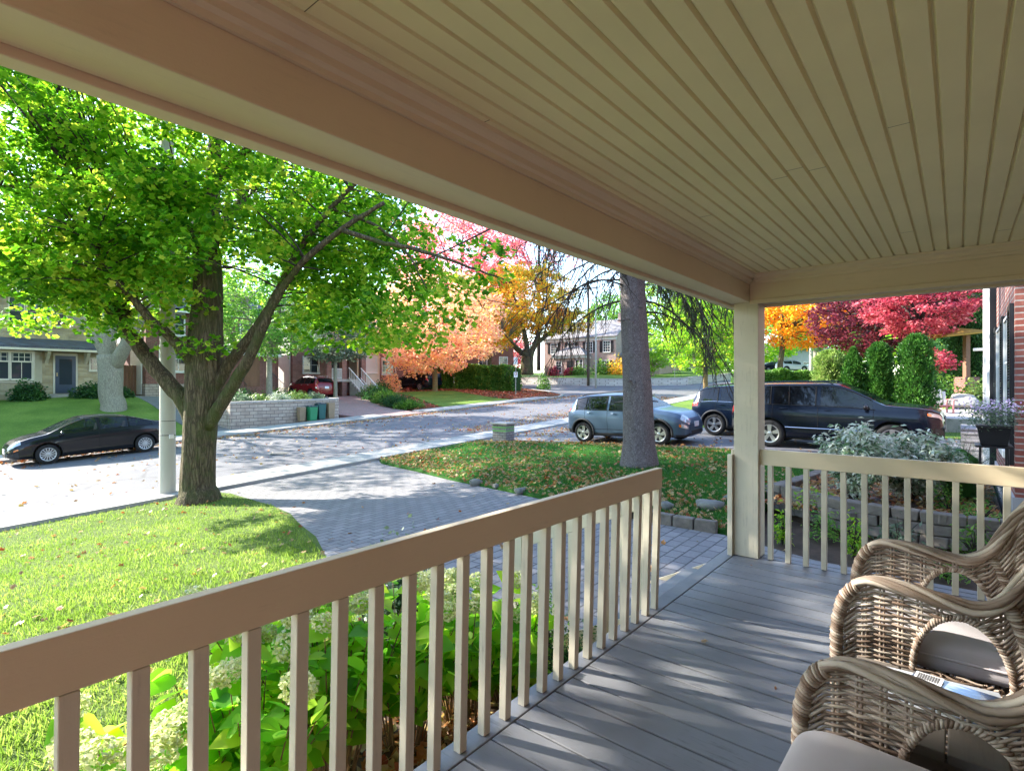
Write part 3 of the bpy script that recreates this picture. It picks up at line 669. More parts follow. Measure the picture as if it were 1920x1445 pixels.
# fattened needle: at this distance a spray, not a single needle
# ================================================================ OTHER TREES
def at(u, v, d=0): return (u, v, gz(u, v)+d)
def big_grey():
    b = at(8.1,32.6); rng = np.random.default_rng(21); rr = random.Random(4)
    t = thing('plane_tree', 'old pale grey forked tree across the street behind the black sedan', 'tree', (0,0,0))
    m = MB(); Y = 27.0; pts = []
    p = densify([(b[0],b[1],b[2]-.3),(b[0],b[1],b[2]+.3),W(208,740,Y),W(208,700,Y),W(206,665,Y)],4)
    ridged(m, p, np.interp(np.linspace(0,1,len(p)),[0,.12,.4,1],[.68,.56,.50,.54]), 36, .012, .2, 2)
    for q, r0 in (([W(208,680,Y),W(188,640,Y),W(150,600,Y),W(105,560,Y),W(60,500,Y)],.36),([W(206,690,Y),W(200,620,Y),W(205,560,Y),W(190,470,Y),W(170,300,Y)],.42),([W(212,690,Y),W(240,640,Y-.4),W(262,600,Y-.6),W(300,540,Y-.6),W(340,440,Y)],.34),([W(200,640,Y),W(240,560,Y+1),W(300,450,Y+2)],.26)):
        q = densify(q, 4); ridged(m, q, np.linspace(r0, .08, len(q)), 18, .02); pts += [np.array(a) for a in q]
    m.build('trunk', M_barkgrey, t, smooth=True)
    cl = [q for q in ell(300, (9.5,31.5,11.5), (9.5,7.5,6.5), rng, .4) if q[2] > 5.2]
    crown_from(t, cl, pts, 46, 1.05, .27, L_far, 'flat', rng, M_barkgrey, .02, .5, maxtwig=120)
big_grey()
auto_tree('young_tree', 'small green tree in the raised garden behind the stone retaining wall', (14.9,30.3,.50), .17, 4.9, (3.3,3.3,2.5), 250, 48, .5, .17, L_mid, M_barkgrey, 31)
auto_tree('weeping_tree', 'grey-green drooping tree beside the red wagon', (21.6,34.2,.65), .14, 4.6, (2.9,2.9,2.3), 210, 46, .5, .18, L_bluish, M_barkgrey, 32)
auto_tree('maple_tree', 'salmon orange maple at the top of the bright lawn by the dark blue vehicle', at(32.0,35.2,.1), .24, 5.9, (6.2,6.2,4.5), 400, 50, .80, .26, L_salmon, M_barky, 33, forks=9, shell=.55)
auto_tree('maple_tree', 'tall pink-red maple rising behind the salmon one', tuple(W(862,700,64)), .35, 13.5, (8.6,8.6,7.4), 340, 44, 1.15, .36, L_red, M_bark, 34, forks=9)
def tree6():
    rng = np.random.default_rng(41); b = W(988,694,60)
    t = thing('maple_tree', 'golden yellow maple with dark forked limbs in front of the white-shuttered brick house', 'tree', (0,0,0)); m = MB(); pts = []
    p = densify([(b[0],b[1],b[2]-.5),W(988,680,60),W(990,665,60),W(992,655,60)],3); ridged(m, p, np.linspace(.75,.6,len(p)), 16, .03)
    for q, r0 in (([W(990,668,60),W(965,650,60),W(950,625,60),W(930,590,60)],.36),([W(990,668,60),W(985,630,60),W(975,590,60),W(960,540,60)],.34),([W(992,668,60),W(1005,640,60),W(1015,600,60),W(1020,550,60)],.4),([W(1005,645,60),W(1035,620,60),W(1065,600,60),W(1100,580,60)],.26),([W(990,668,60),W(975,655,57),W(940,620,55)],.25)):
        q = densify(q,3); m.tube(q, list(np.linspace(r0,.07,len(q))), 8); pts += [np.array(a) for a in q]
    m.build('trunk', M_bark, t, smooth=True)
    cl = list(ell(260, tuple(W(985,565,60)), (5.8,5.8,4.4), rng, .35))+list(ell(40, tuple(W(1065,600,60)), (3,3,1.4), rng, 0))+list(ell(40, tuple(W(925,630,58)), (2.8,2.8,1.6), rng, 0))
    crown_from(t, cl, pts, 62, .85, .30, L_gold, 'flat', rng, M_bark, .03, .5, maxtwig=150)
tree6()
auto_tree('maple_tree', 'orange-pink maple between the salmon one and the golden one', tuple(W(918,700,72)), .3, 8.8, (5.6,5.6,5.0), 300, 48, .95, .32, L_salmon, M_bark, 144, forks=8)
auto_tree('bare_tree', 'nearly leafless tree with a few pink leaves against the sky', tuple(W(1010,690,78)), .3, 17.0, (7,7,6.5), 170, 9, .9, .30, L_red, M_twig, 45, forks=12, shell=.1)
auto_tree('young_tree', 'slim yellow-green tree on the verge behind the parked dark compact SUV', at(43.2,15.6,.05), .20, 4.7, (3.5,3.5,3.3), 260, 46, .55, .22, L_ygreen, M_barky, 36, forks=8)
auto_tree('street_tree', 'pale green tree beyond the far stone wall, left of the spruce trunk', tuple(W(1158,700,88)), .3, 8.3, (5.6,5.6,5.2), 240, 44, 1.0, .36, L_mid, M_barkgrey, 37)
auto_tree('street_tree', 'tall yellow-green tree beyond the far stone wall, right of the spruce trunk', tuple(W(1250,700,84)), .35, 11.5, (7.2,7.2,8.2), 330, 44, 1.2, .38, L_ygreen, M_barkgrey, 38)
auto_tree('street_tree', 'broad light green tree beyond the yellow-green sapling', tuple(W(1345,705,76)), .35, 9.5, (6.6,6.6,7.0), 300, 44, 1.1, .36, L_far, M_barkgrey, 39)
auto_tree('street_tree', 'low pale green tree beside the far signpost', tuple(W(1225,712,66)), .16, 3.6, (2.8,2.8,2.4), 110, 40, .6, .26, L_far, M_barkgrey, 40)
auto_tree('maple_tree', 'orange and yellow maple seen just right of the porch post', tuple(W(1462,700,40)), .2, 4.6, (3.9,3.9,2.6), 240, 48, .6, .22, L_orange, M_bark, 46, lean=(.6,-1.2), fork_h=.9)
auto_tree('street_tree', 'pale green tree between the orange maple and the maroon one', tuple(W(1530,705,58)), .3, 8.6, (5.4,5.4,5.4), 230, 44, .9, .34, L_mid, M_barkgrey, 47)
auto_tree('japanese_maple', 'dark maroon maple behind the clipped cedars', tuple(W(1640,722,27)), .18, 3.3, (3.3,3.0,1.9), 260, 52, .45, .16, L_maroon, M_twig, 48, shell=.5, fork_h=.8)
auto_tree('japanese_maple', 'bright crimson and pink maple above the tallest clipped cedar', tuple(W(1725,730,22.5)), .15, 3.5, (2.5,2.3,1.4), 230, 56, .38, .13, L_crim, M_twig, 49, shell=.4, fork_h=1.0, flat=.35)
auto_tree('japanese_maple', 'low crimson bush beside the weathered garden chair', tuple(W(1752,742,21.0)), .06, 1.35, (.75,.7,.55), 34, 40, .22, .10, L_crim, M_twig, 50)
def cone_tree(name, label, base, h, r, mat, seed, n=16000, size=.10, cat='conifer', tip=.15, group=None):
    rng = np.random.default_rng(seed); t = thing(name, label, cat, base, 0, group)
    m = MB(); m.tube([(0,0,-.2),(0,0,h*.9)], [.07,.02], 7); m.build('trunk', M_bark, t)
    f = rng.uniform(0,1,n); zz = .02+f*.98; a = rng.uniform(0,2*math.pi,n)
    prof = np.interp(zz, [0,.12,.45,.75,.92,1], [.72,.95,1,.82,tip+.25,tip*.4])
    lump = 1+.10*np.sin(a*5+zz*9)+.08*np.sin(a*11-zz*23)+.07*np.sin(zz*40+a*3)
    q = rng.uniform(0,1,n)**.35*prof*r*lump*rng.uniform(.86,1.06,n)
    P = np.stack([np.cos(a)*q, np.sin(a)*q, zz*h], 1); D = np.stack([np.cos(a)*.7, np.sin(a)*.7, np.full(n,1.0)], 1)
    leaves('crown', P, size, mat, t, 'narrow', .1, rng, dirs=D, jit=.45)
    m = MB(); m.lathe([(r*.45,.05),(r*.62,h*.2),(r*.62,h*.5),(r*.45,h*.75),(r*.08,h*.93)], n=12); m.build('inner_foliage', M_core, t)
    return t
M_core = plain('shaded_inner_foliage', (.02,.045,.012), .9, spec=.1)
gb = lambda u, v: (u, v, gz(u,v)+.03)
cone_tree('clipped_cedar', 'tallest clipped cedar column, rightmost of the row behind the black SUV', gb(21.8,1.05), 3.2, .56, L_arb, 60, tip=.5)
cone_tree('clipped_cedar', 'narrow cedar column left of the tallest one', gb(21.9,2.05), 3.0, .44, L_arb, 61, tip=.5)
cone_tree('clipped_cedar', 'pointed dark cedar with a sharp tip in the row', gb(21.9,2.80), 2.85, .46, L_arb, 62, tip=.05)
cone_tree('clipped_cedar', 'pale yellowish bushy cedar, leftmost of the row', gb(22.2,3.55), 2.8, .62, L_arbl, 63, tip=.6)
cone_tree('tall_conifer', 'tall dark conifer next to the white downpipe of the brick house', tuple(W(1826,748,24)), 6.4, 1.0, L_dk, 64, 14000, .16)
def hedge(label, a, b, wd, h, mat, seed, n=22000, size=.10, name='hedge', zfun=None, rag=.1):
    rng = np.random.default_rng(seed); a = np.array(a); b = np.array(b); L = np.linalg.norm((b-a)[:2]); d = (b-a)/L; s = np.array([-d[1],d[0]])
    t = thing(name, label, 'hedge', (0,0,0)); zf = zfun or gz
    ns = max(2, int(L/1.5)); m = MB()
    for k in range(ns):
        f0, f1 = k/ns, (k+1)/ns; p0 = a+d*L*f0; p1 = a+d*L*f1; z0, z1 = zf(*p0), zf(*p1); w2 = wd*.40
        m.add([(p0[0]-s[0]*w2,p0[1]-s[1]*w2,z0),(p1[0]-s[0]*w2,p1[1]-s[1]*w2,z1),(p1[0]+s[0]*w2,p1[1]+s[1]*w2,z1),(p0[0]+s[0]*w2,p0[1]+s[1]*w2,z0),
               (p0[0]-s[0]*w2,p0[1]-s[1]*w2,z0+h*.88),(p1[0]-s[0]*w2,p1[1]-s[1]*w2,z1+h*.88),(p1[0]+s[0]*w2,p1[1]+s[1]*w2,z1+h*.88),(p0[0]+s[0]*w2,p0[1]+s[1]*w2,z0+h*.88)],
              [(0,3,2,1),(4,5,6,7),(0,1,5,4),(2,3,7,6)]+([(3,0,4,7)] if k == 0 else [])+([(1,2,6,5)] if k == ns-1 else []))
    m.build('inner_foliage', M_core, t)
    f = rng.uniform(0,L,n); face = rng.uniform(0,1,n); per = 2*h+wd
    c = face*per; xs = np.where(c < h, -wd/2, np.where(c < h+wd, c-h-wd/2, wd/2)); zs = np.where(c < h, c, np.where(c < h+wd, h, per-c))
    inn = rng.uniform(0,.22,n); xs = xs*(1-inn*.6); zs = zs*(1-inn*.2)
    z0 = np.array([zf(a[0]+d[0]*q, a[1]+d[1]*q) for q in np.linspace(0,L,40)]); zb = np.interp(f, np.linspace(0,L,40), z0)
    bumpy = 1+rag*np.sin(f*2.1+zs*2)+rag*.7*np.sin(f*5.3+1)
    P = np.stack([a[0]+d[0]*f+s[0]*xs*bumpy, a[1]+d[1]*f+s[1]*xs*bumpy, zb+zs*(1+(bumpy-1)*.5)],1)
    leaves('foliage', P, size, mat, t, 'flat', .35, rng); return t
hedge('tall leafy clipped hedge at the street corner beside the parking sign', (36.3,36.5), (38.2,31.0), 2.2, 2.25, L_hedge, 70, 30000, .17)
hedge('darker hedge running back from the corner behind the salmon maple', (33.2,39.3), (36.0,37.2), 2.0, 2.2, L_hedge, 71, 14000, .17)
A1 = W(1375,722,31); B1 = W(1560,722,30)
hedge('long low trimmed hedge beyond the parked cars, right of the porch post', (A1[0],A1[1]), (B1[0],B1[1]), 1.1, 1.55, L_hedge, 72, 20000, .11, zfun=lambda u,v: gz(u,v)+.35)
def shrub(name, label, base, r, h, mat, seed, n=3000, size=.08, kind='flat', up=.35, flat=1.0, stems=10, group=None, cat='shrub', lift=0.0, dirs=False, jit=.45, core=True):
    rng = np.random.default_rng(seed); t = thing(name, label, cat, base, 0, group); m = MB(); rr = random.Random(seed)
    for k in range(stems):
        a = rr.uniform(0,6.28); m.tube(bez((0,0,-.05),(math.cos(a)*r*.2,math.sin(a)*r*.2,h*.5),(math.cos(a)*r*.7,math.sin(a)*r*.7,h*rr.uniform(.5,.95)),5), [.012,.01,.008,.006,.003], 5)
    m.build('stems', M_twig, t)
    d = unit(rng.normal(size=(n,3))); d[:,2] = np.abs(d[:,2]); q = rng.uniform(0,1,n)**.4
    lump = 1+.16*np.sin(np.arctan2(d[:,1],d[:,0])*4+seed)+.12*np.sin(d[:,2]*9+np.arctan2(d[:,1],d[:,0])*7)
    P = d*(q*lump)[:,None]*np.array([r,r,h-lift]); P[:,2] += lift
    leaves('foliage', P, size, mat, t, kind, up, rng, dirs=(d*np.array([1,1,.6])+np.array([0,0,.25]) if dirs else None), jit=jit)
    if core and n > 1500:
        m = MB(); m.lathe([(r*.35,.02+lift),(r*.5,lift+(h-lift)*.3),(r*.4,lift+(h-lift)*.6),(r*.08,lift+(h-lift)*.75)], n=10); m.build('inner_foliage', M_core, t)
    return t
# ================================================================ BUILDINGS
M_stone = brick('buff_stone', (.42,.32,.17), (.54,.45,.29), (.40,.36,.29), .42, .11, .008, .9, 'wall', .7, .6, .2, .37, (.17,.15,.12))
M_brickd = brick('dark_red_brick', (.20,.055,.04), (.29,.09,.065), (.30,.25,.22), .215, .075, .009, .88, 'wall', .7, .5)
M_brickp = brick('pinkish_brick', (.42,.27,.22), (.52,.36,.30), (.50,.46,.42), .215, .075, .009, .88, 'wall', .5, .35, .1, .5, (.30,.18,.15))
M_block = brick('retaining_blocks', (.44,.35,.28), (.54,.45,.37), (.13,.11,.10), .42, .17, .012, .9, 'wall', .8, .5, .2, .5, (.22,.17,.15))
M_rubble = brick('pale_rubble_stone', (.48,.46,.42), (.62,.60,.56), (.28,.26,.24), .38, .2, .02, .9, 'wall', .8, .45, .3, .33, (.35,.32,.30))
M_cap = paint('wall_cap_stone', (.42,.38,.34), .9, .15, 4, .5, 50)
M_cream = paint('cream_trim', (.62,.56,.44), .5, .06, 3, .1)
M_white = paint('white_trim', (.72,.71,.68), .5, .06, 3, .1)
M_navy = paint('navy_door', (.04,.055,.085), .35, .1, 3, .1)
M_black = paint('black_paint', (.015,.016,.02), .4, .1, 5, .1)
M_slate = brick('slate_shingles', (.075,.085,.12), (.11,.125,.165), (.03,.035,.05), .3, .14, .006, .8, 'wall', .5, .4)
M_roofg = brick('grey_shingles', (.24,.235,.235), (.32,.31,.31), (.13,.13,.13), .3, .14, .006, .85, 'wall', .5, .4)
M_glass = glassmat('window_glass', (.03,.04,.05), .0)
M_concf = paint('foundation_concrete', (.36,.36,.37), .9, .1, 3, .4)
M_woodgate = paint('cedar_boards', (.20,.10,.06), .8, .2, 5, .4, 40, (1,1,.2))
def frame(par, M, s, z, w, h, nx=1, nz=1, fw=.07, fm=None, d=.05, gl=None, name='window', muntin=.025, sash=None):
    """window on a wall: M maps (along, out, up)"""
    m = MB(); fm = fm or M_white
    def bx(a, b): 
        vs = []; 
        x0,y0,z0 = a; x1,y1,z1 = b
        for p in [(x0,y0,z0),(x1,y0,z0),(x1,y1,z0),(x0,y1,z0),(x0,y0,z1),(x1,y0,z1),(x1,y1,z1),(x0,y1,z1)]: vs.append(M @ Vector(p))
        m.add(vs, [(0,3,2,1),(4,5,6,7),(0,1,5,4),(1,2,6,5),(2,3,7,6),(3,0,4,7)])
    bx((s-fw,0,z-fw),(s,d,z+h+fw)); bx((s+w,0,z-fw),(s+w+fw,d,z+h+fw)); bx((s,0,z+h),(s+w,d,z+h+fw)); bx((s-fw-.03,0,z-fw-.05),(s+w+fw+.03,d+.05,z-.001))
    for k in range(1, nx): bx((s+w*k/nx-muntin/2,.012,z),(s+w*k/nx+muntin/2,d*.6,z+h))
    for k in range(1, nz): bx((s,.0125,z+h*k/nz-muntin/2),(s+w,d*.55,z+h*k/nz+muntin/2))
    o = m.build(name, fm, par)
    g = MB(); g.add([M @ Vector(p) for p in [(s,.012,z),(s+w,.012,z),(s+w,.012,z+h),(s,.012,z+h)]], [(0,1,2,3)]); g.build('pane', gl or M_glass, o)
    return o
FRONT = lambda y: Matrix(((1,0,0,0),(0,-1,0,y),(0,0,1,0),(0,0,0,1)))      # wall facing -y at y
SIDE = lambda x: Matrix(((0,-1,0,x),(1,0,0,0),(0,0,1,0),(0,0,0,1)))       # wall facing -x at x
def panel(par, name, mat, a, b, bevel=0): m = MB(); m.box(a, b); return m.build(name, mat, par, bevel=bevel)
def hip(m, x0, x1, y0, y1, z, h, o=.4):
    x0-=o; x1+=o; y0-=o; y1+=o; r = (y1-y0)/2
    if x1-x0 > y1-y0: a, b = (x0+r,(y0+y1)/2,z+h), (x1-r,(y0+y1)/2,z+h)
    else: r = (x1-x0)/2; a, b = ((x0+x1)/2,y0+r,z+h), ((x0+x1)/2,y1-r,z+h)
    c = [(x0,y0,z),(x1,y0,z),(x1,y1,z),(x0,y1,z)]; cc = [(p[0],p[1],z-.15) for p in c]
    m.add(c+cc+[a,b], ([(0,1,9,8),(1,2,9),(2,3,8,9),(3,0,8)] if x1-x0 > y1-y0 else [(0,1,8),(1,2,9,8),(2,3,9),(3,0,8,9)])+[(4,7,6,5),(0,4,5,1),(1,5,6,2),(2,6,7,3),(3,7,4,0)])
def gable(m, x0, x1, y0, y1, z, h, o=.35, axis='x', th=.14):
    if axis == 'x': e = [(x0-o,y0-o,z),(x0-o,(y0+y1)/2,z+h),(x0-o,y1+o,z)]; f = [(x1+o,p[1],p[2]) for p in e]
    else: e = [(x0-o,y0-o,z),((x0+x1)/2,y0-o,z+h),(x1+o,y0-o,z)]; f = [(p[0],y1+o,p[2]) for p in e]
    n = len(e); lo = [(p[0],p[1],p[2]-th) for p in e]+[(p[0],p[1],p[2]-th) for p in f]
    m.add(e+f+lo, [(0,1,4,3),(1,2,5,4),(6,9,10,7),(7,10,11,8),(0,6,7,1),(1,7,8,2),(3,4,10,9),(4,5,11,10),(0,3,9,6),(2,8,11,5)])
# ---- A: buff stone house, far left
def house_a():
    h = thing('stone_house', 'two-storey buff stone house with slate skirt roof and dark front door, far left', 'house'); zb = .74
    panel(h, 'wall', M_stone, (-7,38,zb-.8),(9.5,47,6.2)); m = MB(); hip(m,-7,9.5,38,47,6.3,1.9,.45); m.build('roof', M_slate, h)
    m = MB(); m.add([(-7.5,37.97,3.95),(8.7,37.97,3.95),(8.9,36.95,3.52),(-7.5,36.95,3.52),(-7.5,37.97,3.36),(8.7,37.97,3.36),(8.9,36.95,3.40),(-7.5,36.95,3.40)],
        [(0,3,2,1),(3,7,6,2),(4,5,6,7),(1,2,6,5),(0,4,7,3),(0,1,5,4)]); m.build('skirt_roof', M_slate, h)
    panel(h, 'cornice', M_cream, (-7.5,36.93,3.28),(8.9,37.0,3.395))
    for x in (6.35,8.05): m = MB(); m.prism([(0,0),(.75,.55),(.75,.70),(0,.70)], x, x+.14, Matrix(((0,0,1,0),(0,-1,0,37.99) if False else (-1,0,0,37.99),(0,1,0,2.62),(0,0,0,1)))); m.build('bracket', M_cream, h)
    b = MB(); b.prism([(3.0,38),(6.25,38),(5.85,37.45),(3.0,37.45)], zb+.85, 3.27); bo = b.build('bay', M_cream, h)
    panel(h, 'bay_base', M_stone, (3.0,37.5,zb-.4),(5.9,37.99,zb+.84))
    for x in (3.15,4.05,4.95): frame(h, FRONT(37.45), x, 1.80, .78, 1.35, 2, 1, .05, M_cream, .05)
    for x in (3.15,4.05,4.95): frame(h, FRONT(37.43), x+.06, 2.72, .66, .40, 3, 2, .02, M_cream, .03, name='transom')
    for x, w in ((4.95,.55),(5.65,.9),(6.70,.55)): frame(h, FRONT(38), x, 4.72, w, 1.30, 1, 2, .06, M_cream, .07)
    frame(h, FRONT(38), 8.1, 5.35, .38, .55, 1, 1, .07, M_cream); frame(h, FRONT(38), 8.35, 2.35, .36, .62, 2, 2, .07, M_cream)
    frame(h, FRONT(38), -3, 1.80, 2.2, 1.35, 3, 2, .08, M_cream); frame(h, FRONT(38), -2.8, 4.72, 1.8, 1.3, 2, 2, .08, M_cream)
    panel(h, 'door_surround', M_cream, (6.70,37.93,1.0),(7.75,37.995,3.22)); d = panel(h, 'door', M_navy, (6.78,37.90,1.02),(7.67,37.925,3.08))
    panel(d, 'window', M_glass, (6.95,37.885,1.5),(7.50,37.899,2.9)); panel(d, 'handle', plain('brass_metal', (.5,.4,.2), .3, 1), (6.83,37.86,1.95),(6.87,37.899,2.15))
    for k in range(2): m = MB(); m.box((6.1,37.3-.35*k,zb-.5),(8.4,37.93-.34*k-(.0 if k==0 else .29),.98-.16*k)); m.build('step', M_cap, h)
house_a()
for i,(u,v,r,hh,lb) in enumerate(((1.0,36.0,1.0,1.1,'dark green foundation shrub at the far left of the stone house'),(3.2,36.1,1.1,1.0,'dark green foundation shrub under the bay window'),(5.4,36.2,.75,.95,'upright dark shrub left of the stone house door'),(8.0,36.0,.95,.75,'low dark shrub right of the stone house door'),(9.0,35.6,.7,.6,'small dark shrub at the corner of the stone house'))):
    shrub('foundation_shrub', lb, at(u,v), r, hh, L_dk, 80+i, 3200, .13, group='foundation shrubs by the stone house')
# ---- B: dark red brick house
def iron_rail(par, a, b, h=.9, n=9, mat=None, r=.012, name='iron_railing'):
    m = MB(); a = Vector(a); b = Vector(b)
    m.tube([a+Vector((0,0,h)), b+Vector((0,0,h))], r*1.6, 6); m.tube([a+Vector((0,0,.08)), b+Vector((0,0,.08))], r, 6)
    for k in range(n+1): p = a.lerp(b, k/n); m.tube([p, p+Vector((0,0,h))], r, 5)
    return m.build(name, mat or M_black, par)
def house_b():
    h = thing('brick_house', 'dark red brick house with brick front steps, between the stone house and the red wagon', 'house'); zb = .35
    panel(h, 'wall', M_brickd, (11.2,38.5,zb-.9),(19.6,47,6.2)); m = MB(); hip(m,11.2,19.6,38.5,47,6.35,3.2,.5); m.build('roof', M_slate, h)
    panel(h, 'stone_base', M_block, (11.15,38.42,zb-.9),(15.3,47.05,1.55)); panel(h, 'eave_trim', M_white, (10.75,38.0,6.08),(20.05,38.06,6.34))
    panel(h, 'side_panel', M_white, (11.12,39.1,.9),(11.19,41.2,5.6)); 
    frame(h, FRONT(38.5), 12.0, 2.4, 1.5, 1.5, 3, 2, .1, M_white); frame(h, FRONT(38.42), 12.3, .55, .5, .5, 1, 1, .06, M_white)
    frame(h, FRONT(38.5), 17.6, 2.6, 1.2, 1.5, 2, 2, .1, M_white); frame(h, FRONT(38.5), 12.1, 4.7, 1.2, 1.3, 2, 2, .09, M_white); frame(h, FRONT(38.5), 16.9, 4.7, 1.3, 1.3, 2, 2, .09, M_white)
    frame(h, SIDE(11.12), 43.2, 4.3, .8, 1.2, 1, 2, .08, M_white); frame(h, SIDE(11.2), 39.4, 3.55, .55, .9, 1, 2, .08, M_white)
    # projecting enclosed porch with steps
    panel(h, 'porch_wall', M_brickd, (15.4,36.6,zb-.9),(18.4,38.49,3.55)); m = MB(); gable(m,15.4,18.4,36.6,38.49,3.75,1.1,.3,'y'); m.build('porch_roof', M_slate, h)
    panel(h, 'porch_trim', M_white, (15.1,36.25,3.42),(18.7,36.32,3.62)); panel(h, 'door', M_woodgate, (16.3,36.54,1.4),(17.3,36.598,3.3))
    for k in range(6): panel(h, 'step', M_brickd, (15.6,36.55-.32*(k+1),zb-.9),(18.2,36.598-.32*k-(.003 if k else 0),1.38-.19*k))
    iron_rail(h, (18.15,36.5,1.4),(18.15,34.8,.6)); iron_rail(h, (15.65,36.5,1.4),(15.65,34.8,.6))
house_b()
def house_c():
    h = thing('brick_house', 'red brick house with pale siding bay and white stair railing behind the red wagon', 'house'); zb = .5
    panel(h, 'wall', M_brick, (21.5,40,zb-.9),(29.5,49,6.9)); m = MB(); hip(m,21.5,29.5,40,49,7.05,3.0,.5); m.build('roof', M_slate, h)
    panel(h, 'side_cladding', M_white, (21.42,40.3,zb-.3),(21.49,48.8,6.6))
    panel(h, 'bay', M_cream, (26.6,38.9,1.35),(28.9,39.99,4.2)); frame(h, FRONT(38.9), 26.95, 2.6, 1.6, 1.3, 1, 1, .08, M_white, gl=plain('pale_blind', (.62,.60,.55), .6)); panel(h, 'bay_skirt', M_brickd, (26.7,39.1,.2),(28.8,39.99,1.34))
    for x in (24.35,26.15): panel(h, 'pillar', M_brick, (x,37.6,zb-.6),(x+.42,38.02,3.9))
    panel(h, 'porch_roof', M_white, (22.7,37.4,3.92),(26.75,39.98,4.15)); panel(h, 'porch_floor', M_cap, (22.9,37.5,1.75),(26.1,39.98,1.95))
    for x in (23.0,): panel(h, 'pillar', M_brick, (x,37.6,zb-.6),(x+.42,38.02,3.9))
    panel(h, 'door', M_black, (24.9,39.93,1.96),(25.8,39.995,3.9)); frame(h, FRONT(40), 22.4, 2.5, 1.3, 1.2, 2, 2, .08, M_white)
    for x in (24.9,26.0):
        m = MB(); m.tube([(x,37.5,2.85),(x,35.3,1.35)], .05, 6); m.tube([(x,37.5,2.05),(x,35.3,.55)], .045, 6)
        for k in range(10): y = 37.5-.22*k-.1; z = 2.85-(37.5-y)*.68; m.tube([(x,y,z),(x,y,z-.8)], .022, 5)
        m.tube([(x,35.3,-.1),(x,35.3,1.5)], .06, 6); m.build('stair_railing', M_white, h)
    for k in range(7): panel(h, 'step', M_cap, (24.95,37.5-.3*(k+1),0),(25.95,37.498-.3*k,1.75-.2*k))
    frame(h, FRONT(40), 22.6, 4.9, 1.2, 1.4, 2, 2, .08, M_white); frame(h, FRONT(40), 27.0, 4.9, 1.3, 1.4, 2, 2, .08, M_white)
    iron_rail(h, (23.45,37.6,1.96),(24.3,37.6,1.96), .8, 12, M_white, .02, 'porch_railing')
house_c()
def house_d():
    h = thing('brick_house', 'red brick house with small white balcony railing, behind the dark blue vehicle', 'house')
    panel(h, 'wall', M_brick, (31.5,44,-.2),(42.5,53,7.6)); m = MB(); hip(m,31.5,42.5,44,53,7.75,3.4,.5); m.build('roof', M_roofg, h)
    frame(h, FRONT(44), 33, 2.6, 1.6, 1.5, 3, 2, .09, M_white); frame(h, FRONT(44), 39.4, 2.6, 1.3, 1.5, 2, 2, .09, M_white)
    frame(h, FRONT(44), 33.2, 5.4, 1.2, 1.5, 2, 2, .09, M_white); frame(h, FRONT(44), 39.4, 5.4, 1.2, 1.5, 2, 2, .09, M_white)
    panel(h, 'porch_floor', M_cap, (35.4,42.4,1.85),(38.9,43.99,2.05)); panel(h, 'porch_base', M_brickd, (35.5,42.5,-.1),(38.8,43.99,1.84)); iron_rail(h, (35.5,42.5,2.06),(38.7,42.5,2.06), .85, 16, M_white, .03, 'porch_railing')
    for x in (35.5,38.6): panel(h, 'column', M_white, (x,42.5,2.06),(x+.18,42.68,4.6))
    panel(h, 'porch_roof', M_white, (35.2,42.2,4.61),(39.0,43.99,4.85)); panel(h, 'door', M_black, (36.6,43.93,2.06),(37.6,43.995,4.2))
house_d()
# ---- E: distant white-shuttered brick house
def house_e():
    p = W(1092,703,76); h = thing('brick_house', 'distant pale brick house with dark shutters, white windows and entrance portico', 'house', (p[0],p[1],p[2]-.1), YAW-R(90)-R(33))
    panel(h, 'wall', M_brickp, (-6.2,0,-1),(5.0,8,5.3)); m = MB(); gable(m,-6.2,5.0,0,8,5.45,2.7,.35,'x'); m.build('roof', M_roofg, h)
    m = MB(); m.add([(-6.2,0,5.3),(-6.2,8,5.3),(-6.2,4,7.9)],[(0,1,2)]); m.add([(5.0,0,5.3),(5.0,8,5.3),(5.0,4,7.9)],[(0,1,2)]); m.build('gable_wall', M_brickp, h)
    panel(h, 'frieze', M_white, (-6.3,-.12,4.95),(5.1,-.003,5.42))
    for x in (-5.0,-2.2,.6,3.2):
        w = frame(h, FRONT(0), x, 3.3, .95, 1.45, 3, 4, .08, M_white, .06, muntin=.035)
        for dx in (-.55,1.05): panel(h, 'shutter', M_black, (x+dx,-.06,3.25),(x+dx+.42,-.004,4.8))
    frame(h, FRONT(0), 3.0, .55, 1.0, 1.5, 3, 4, .08, M_white, .06, muntin=.035)
    for dx in (-.6,1.1): panel(h, 'shutter', M_black, (3.0+dx,-.06,.5),(3.0+dx+.45,-.004,2.1))
    panel(h, 'portico_wall', M_brickp, (-3.6,-1.8,-1),(1.1,-.003,2.45)); panel(h, 'portico_trim', M_white, (-3.8,-2.0,2.46),(1.3,-.003,2.75))
    m = MB(); hip(m,-3.8,1.3,-2.0,1.4,2.9,1.35,.1); m.build('portico_roof', M_roofg, h)
    panel(h, 'door', M_black, (-1.5,-1.86,0),(-.45,-1.803,2.1)); frame(h, FRONT(-1.8), -3.2, .5, .8, 1.5, 2, 4, .07, M_white); frame(h, FRONT(-1.8), -.15, .3, .35, 1.9, 1, 4, .07, M_white); frame(h, FRONT(-1.8), .5, .3, .35, 1.9, 1, 4, .07, M_white)
    m = MB(); m.box((4.1,3,5),(4.9,4.2,8.9)); m.build('chimney', M_brickp, h)
    panel(h, 'wing_wall', M_brickp, (5.02,1.5,-1),(10.5,7.5,2.7)); m = MB(); gable(m,5.3,10.5,1.5,7.5,2.85,1.9,.3,'x'); m.build('wing_roof', M_roofg, h)
    for x in (5.9,7.8): frame(h, FRONT(1.5), x, .6, 1.1, 1.5, 3, 3, .09, M_white)
house_e()
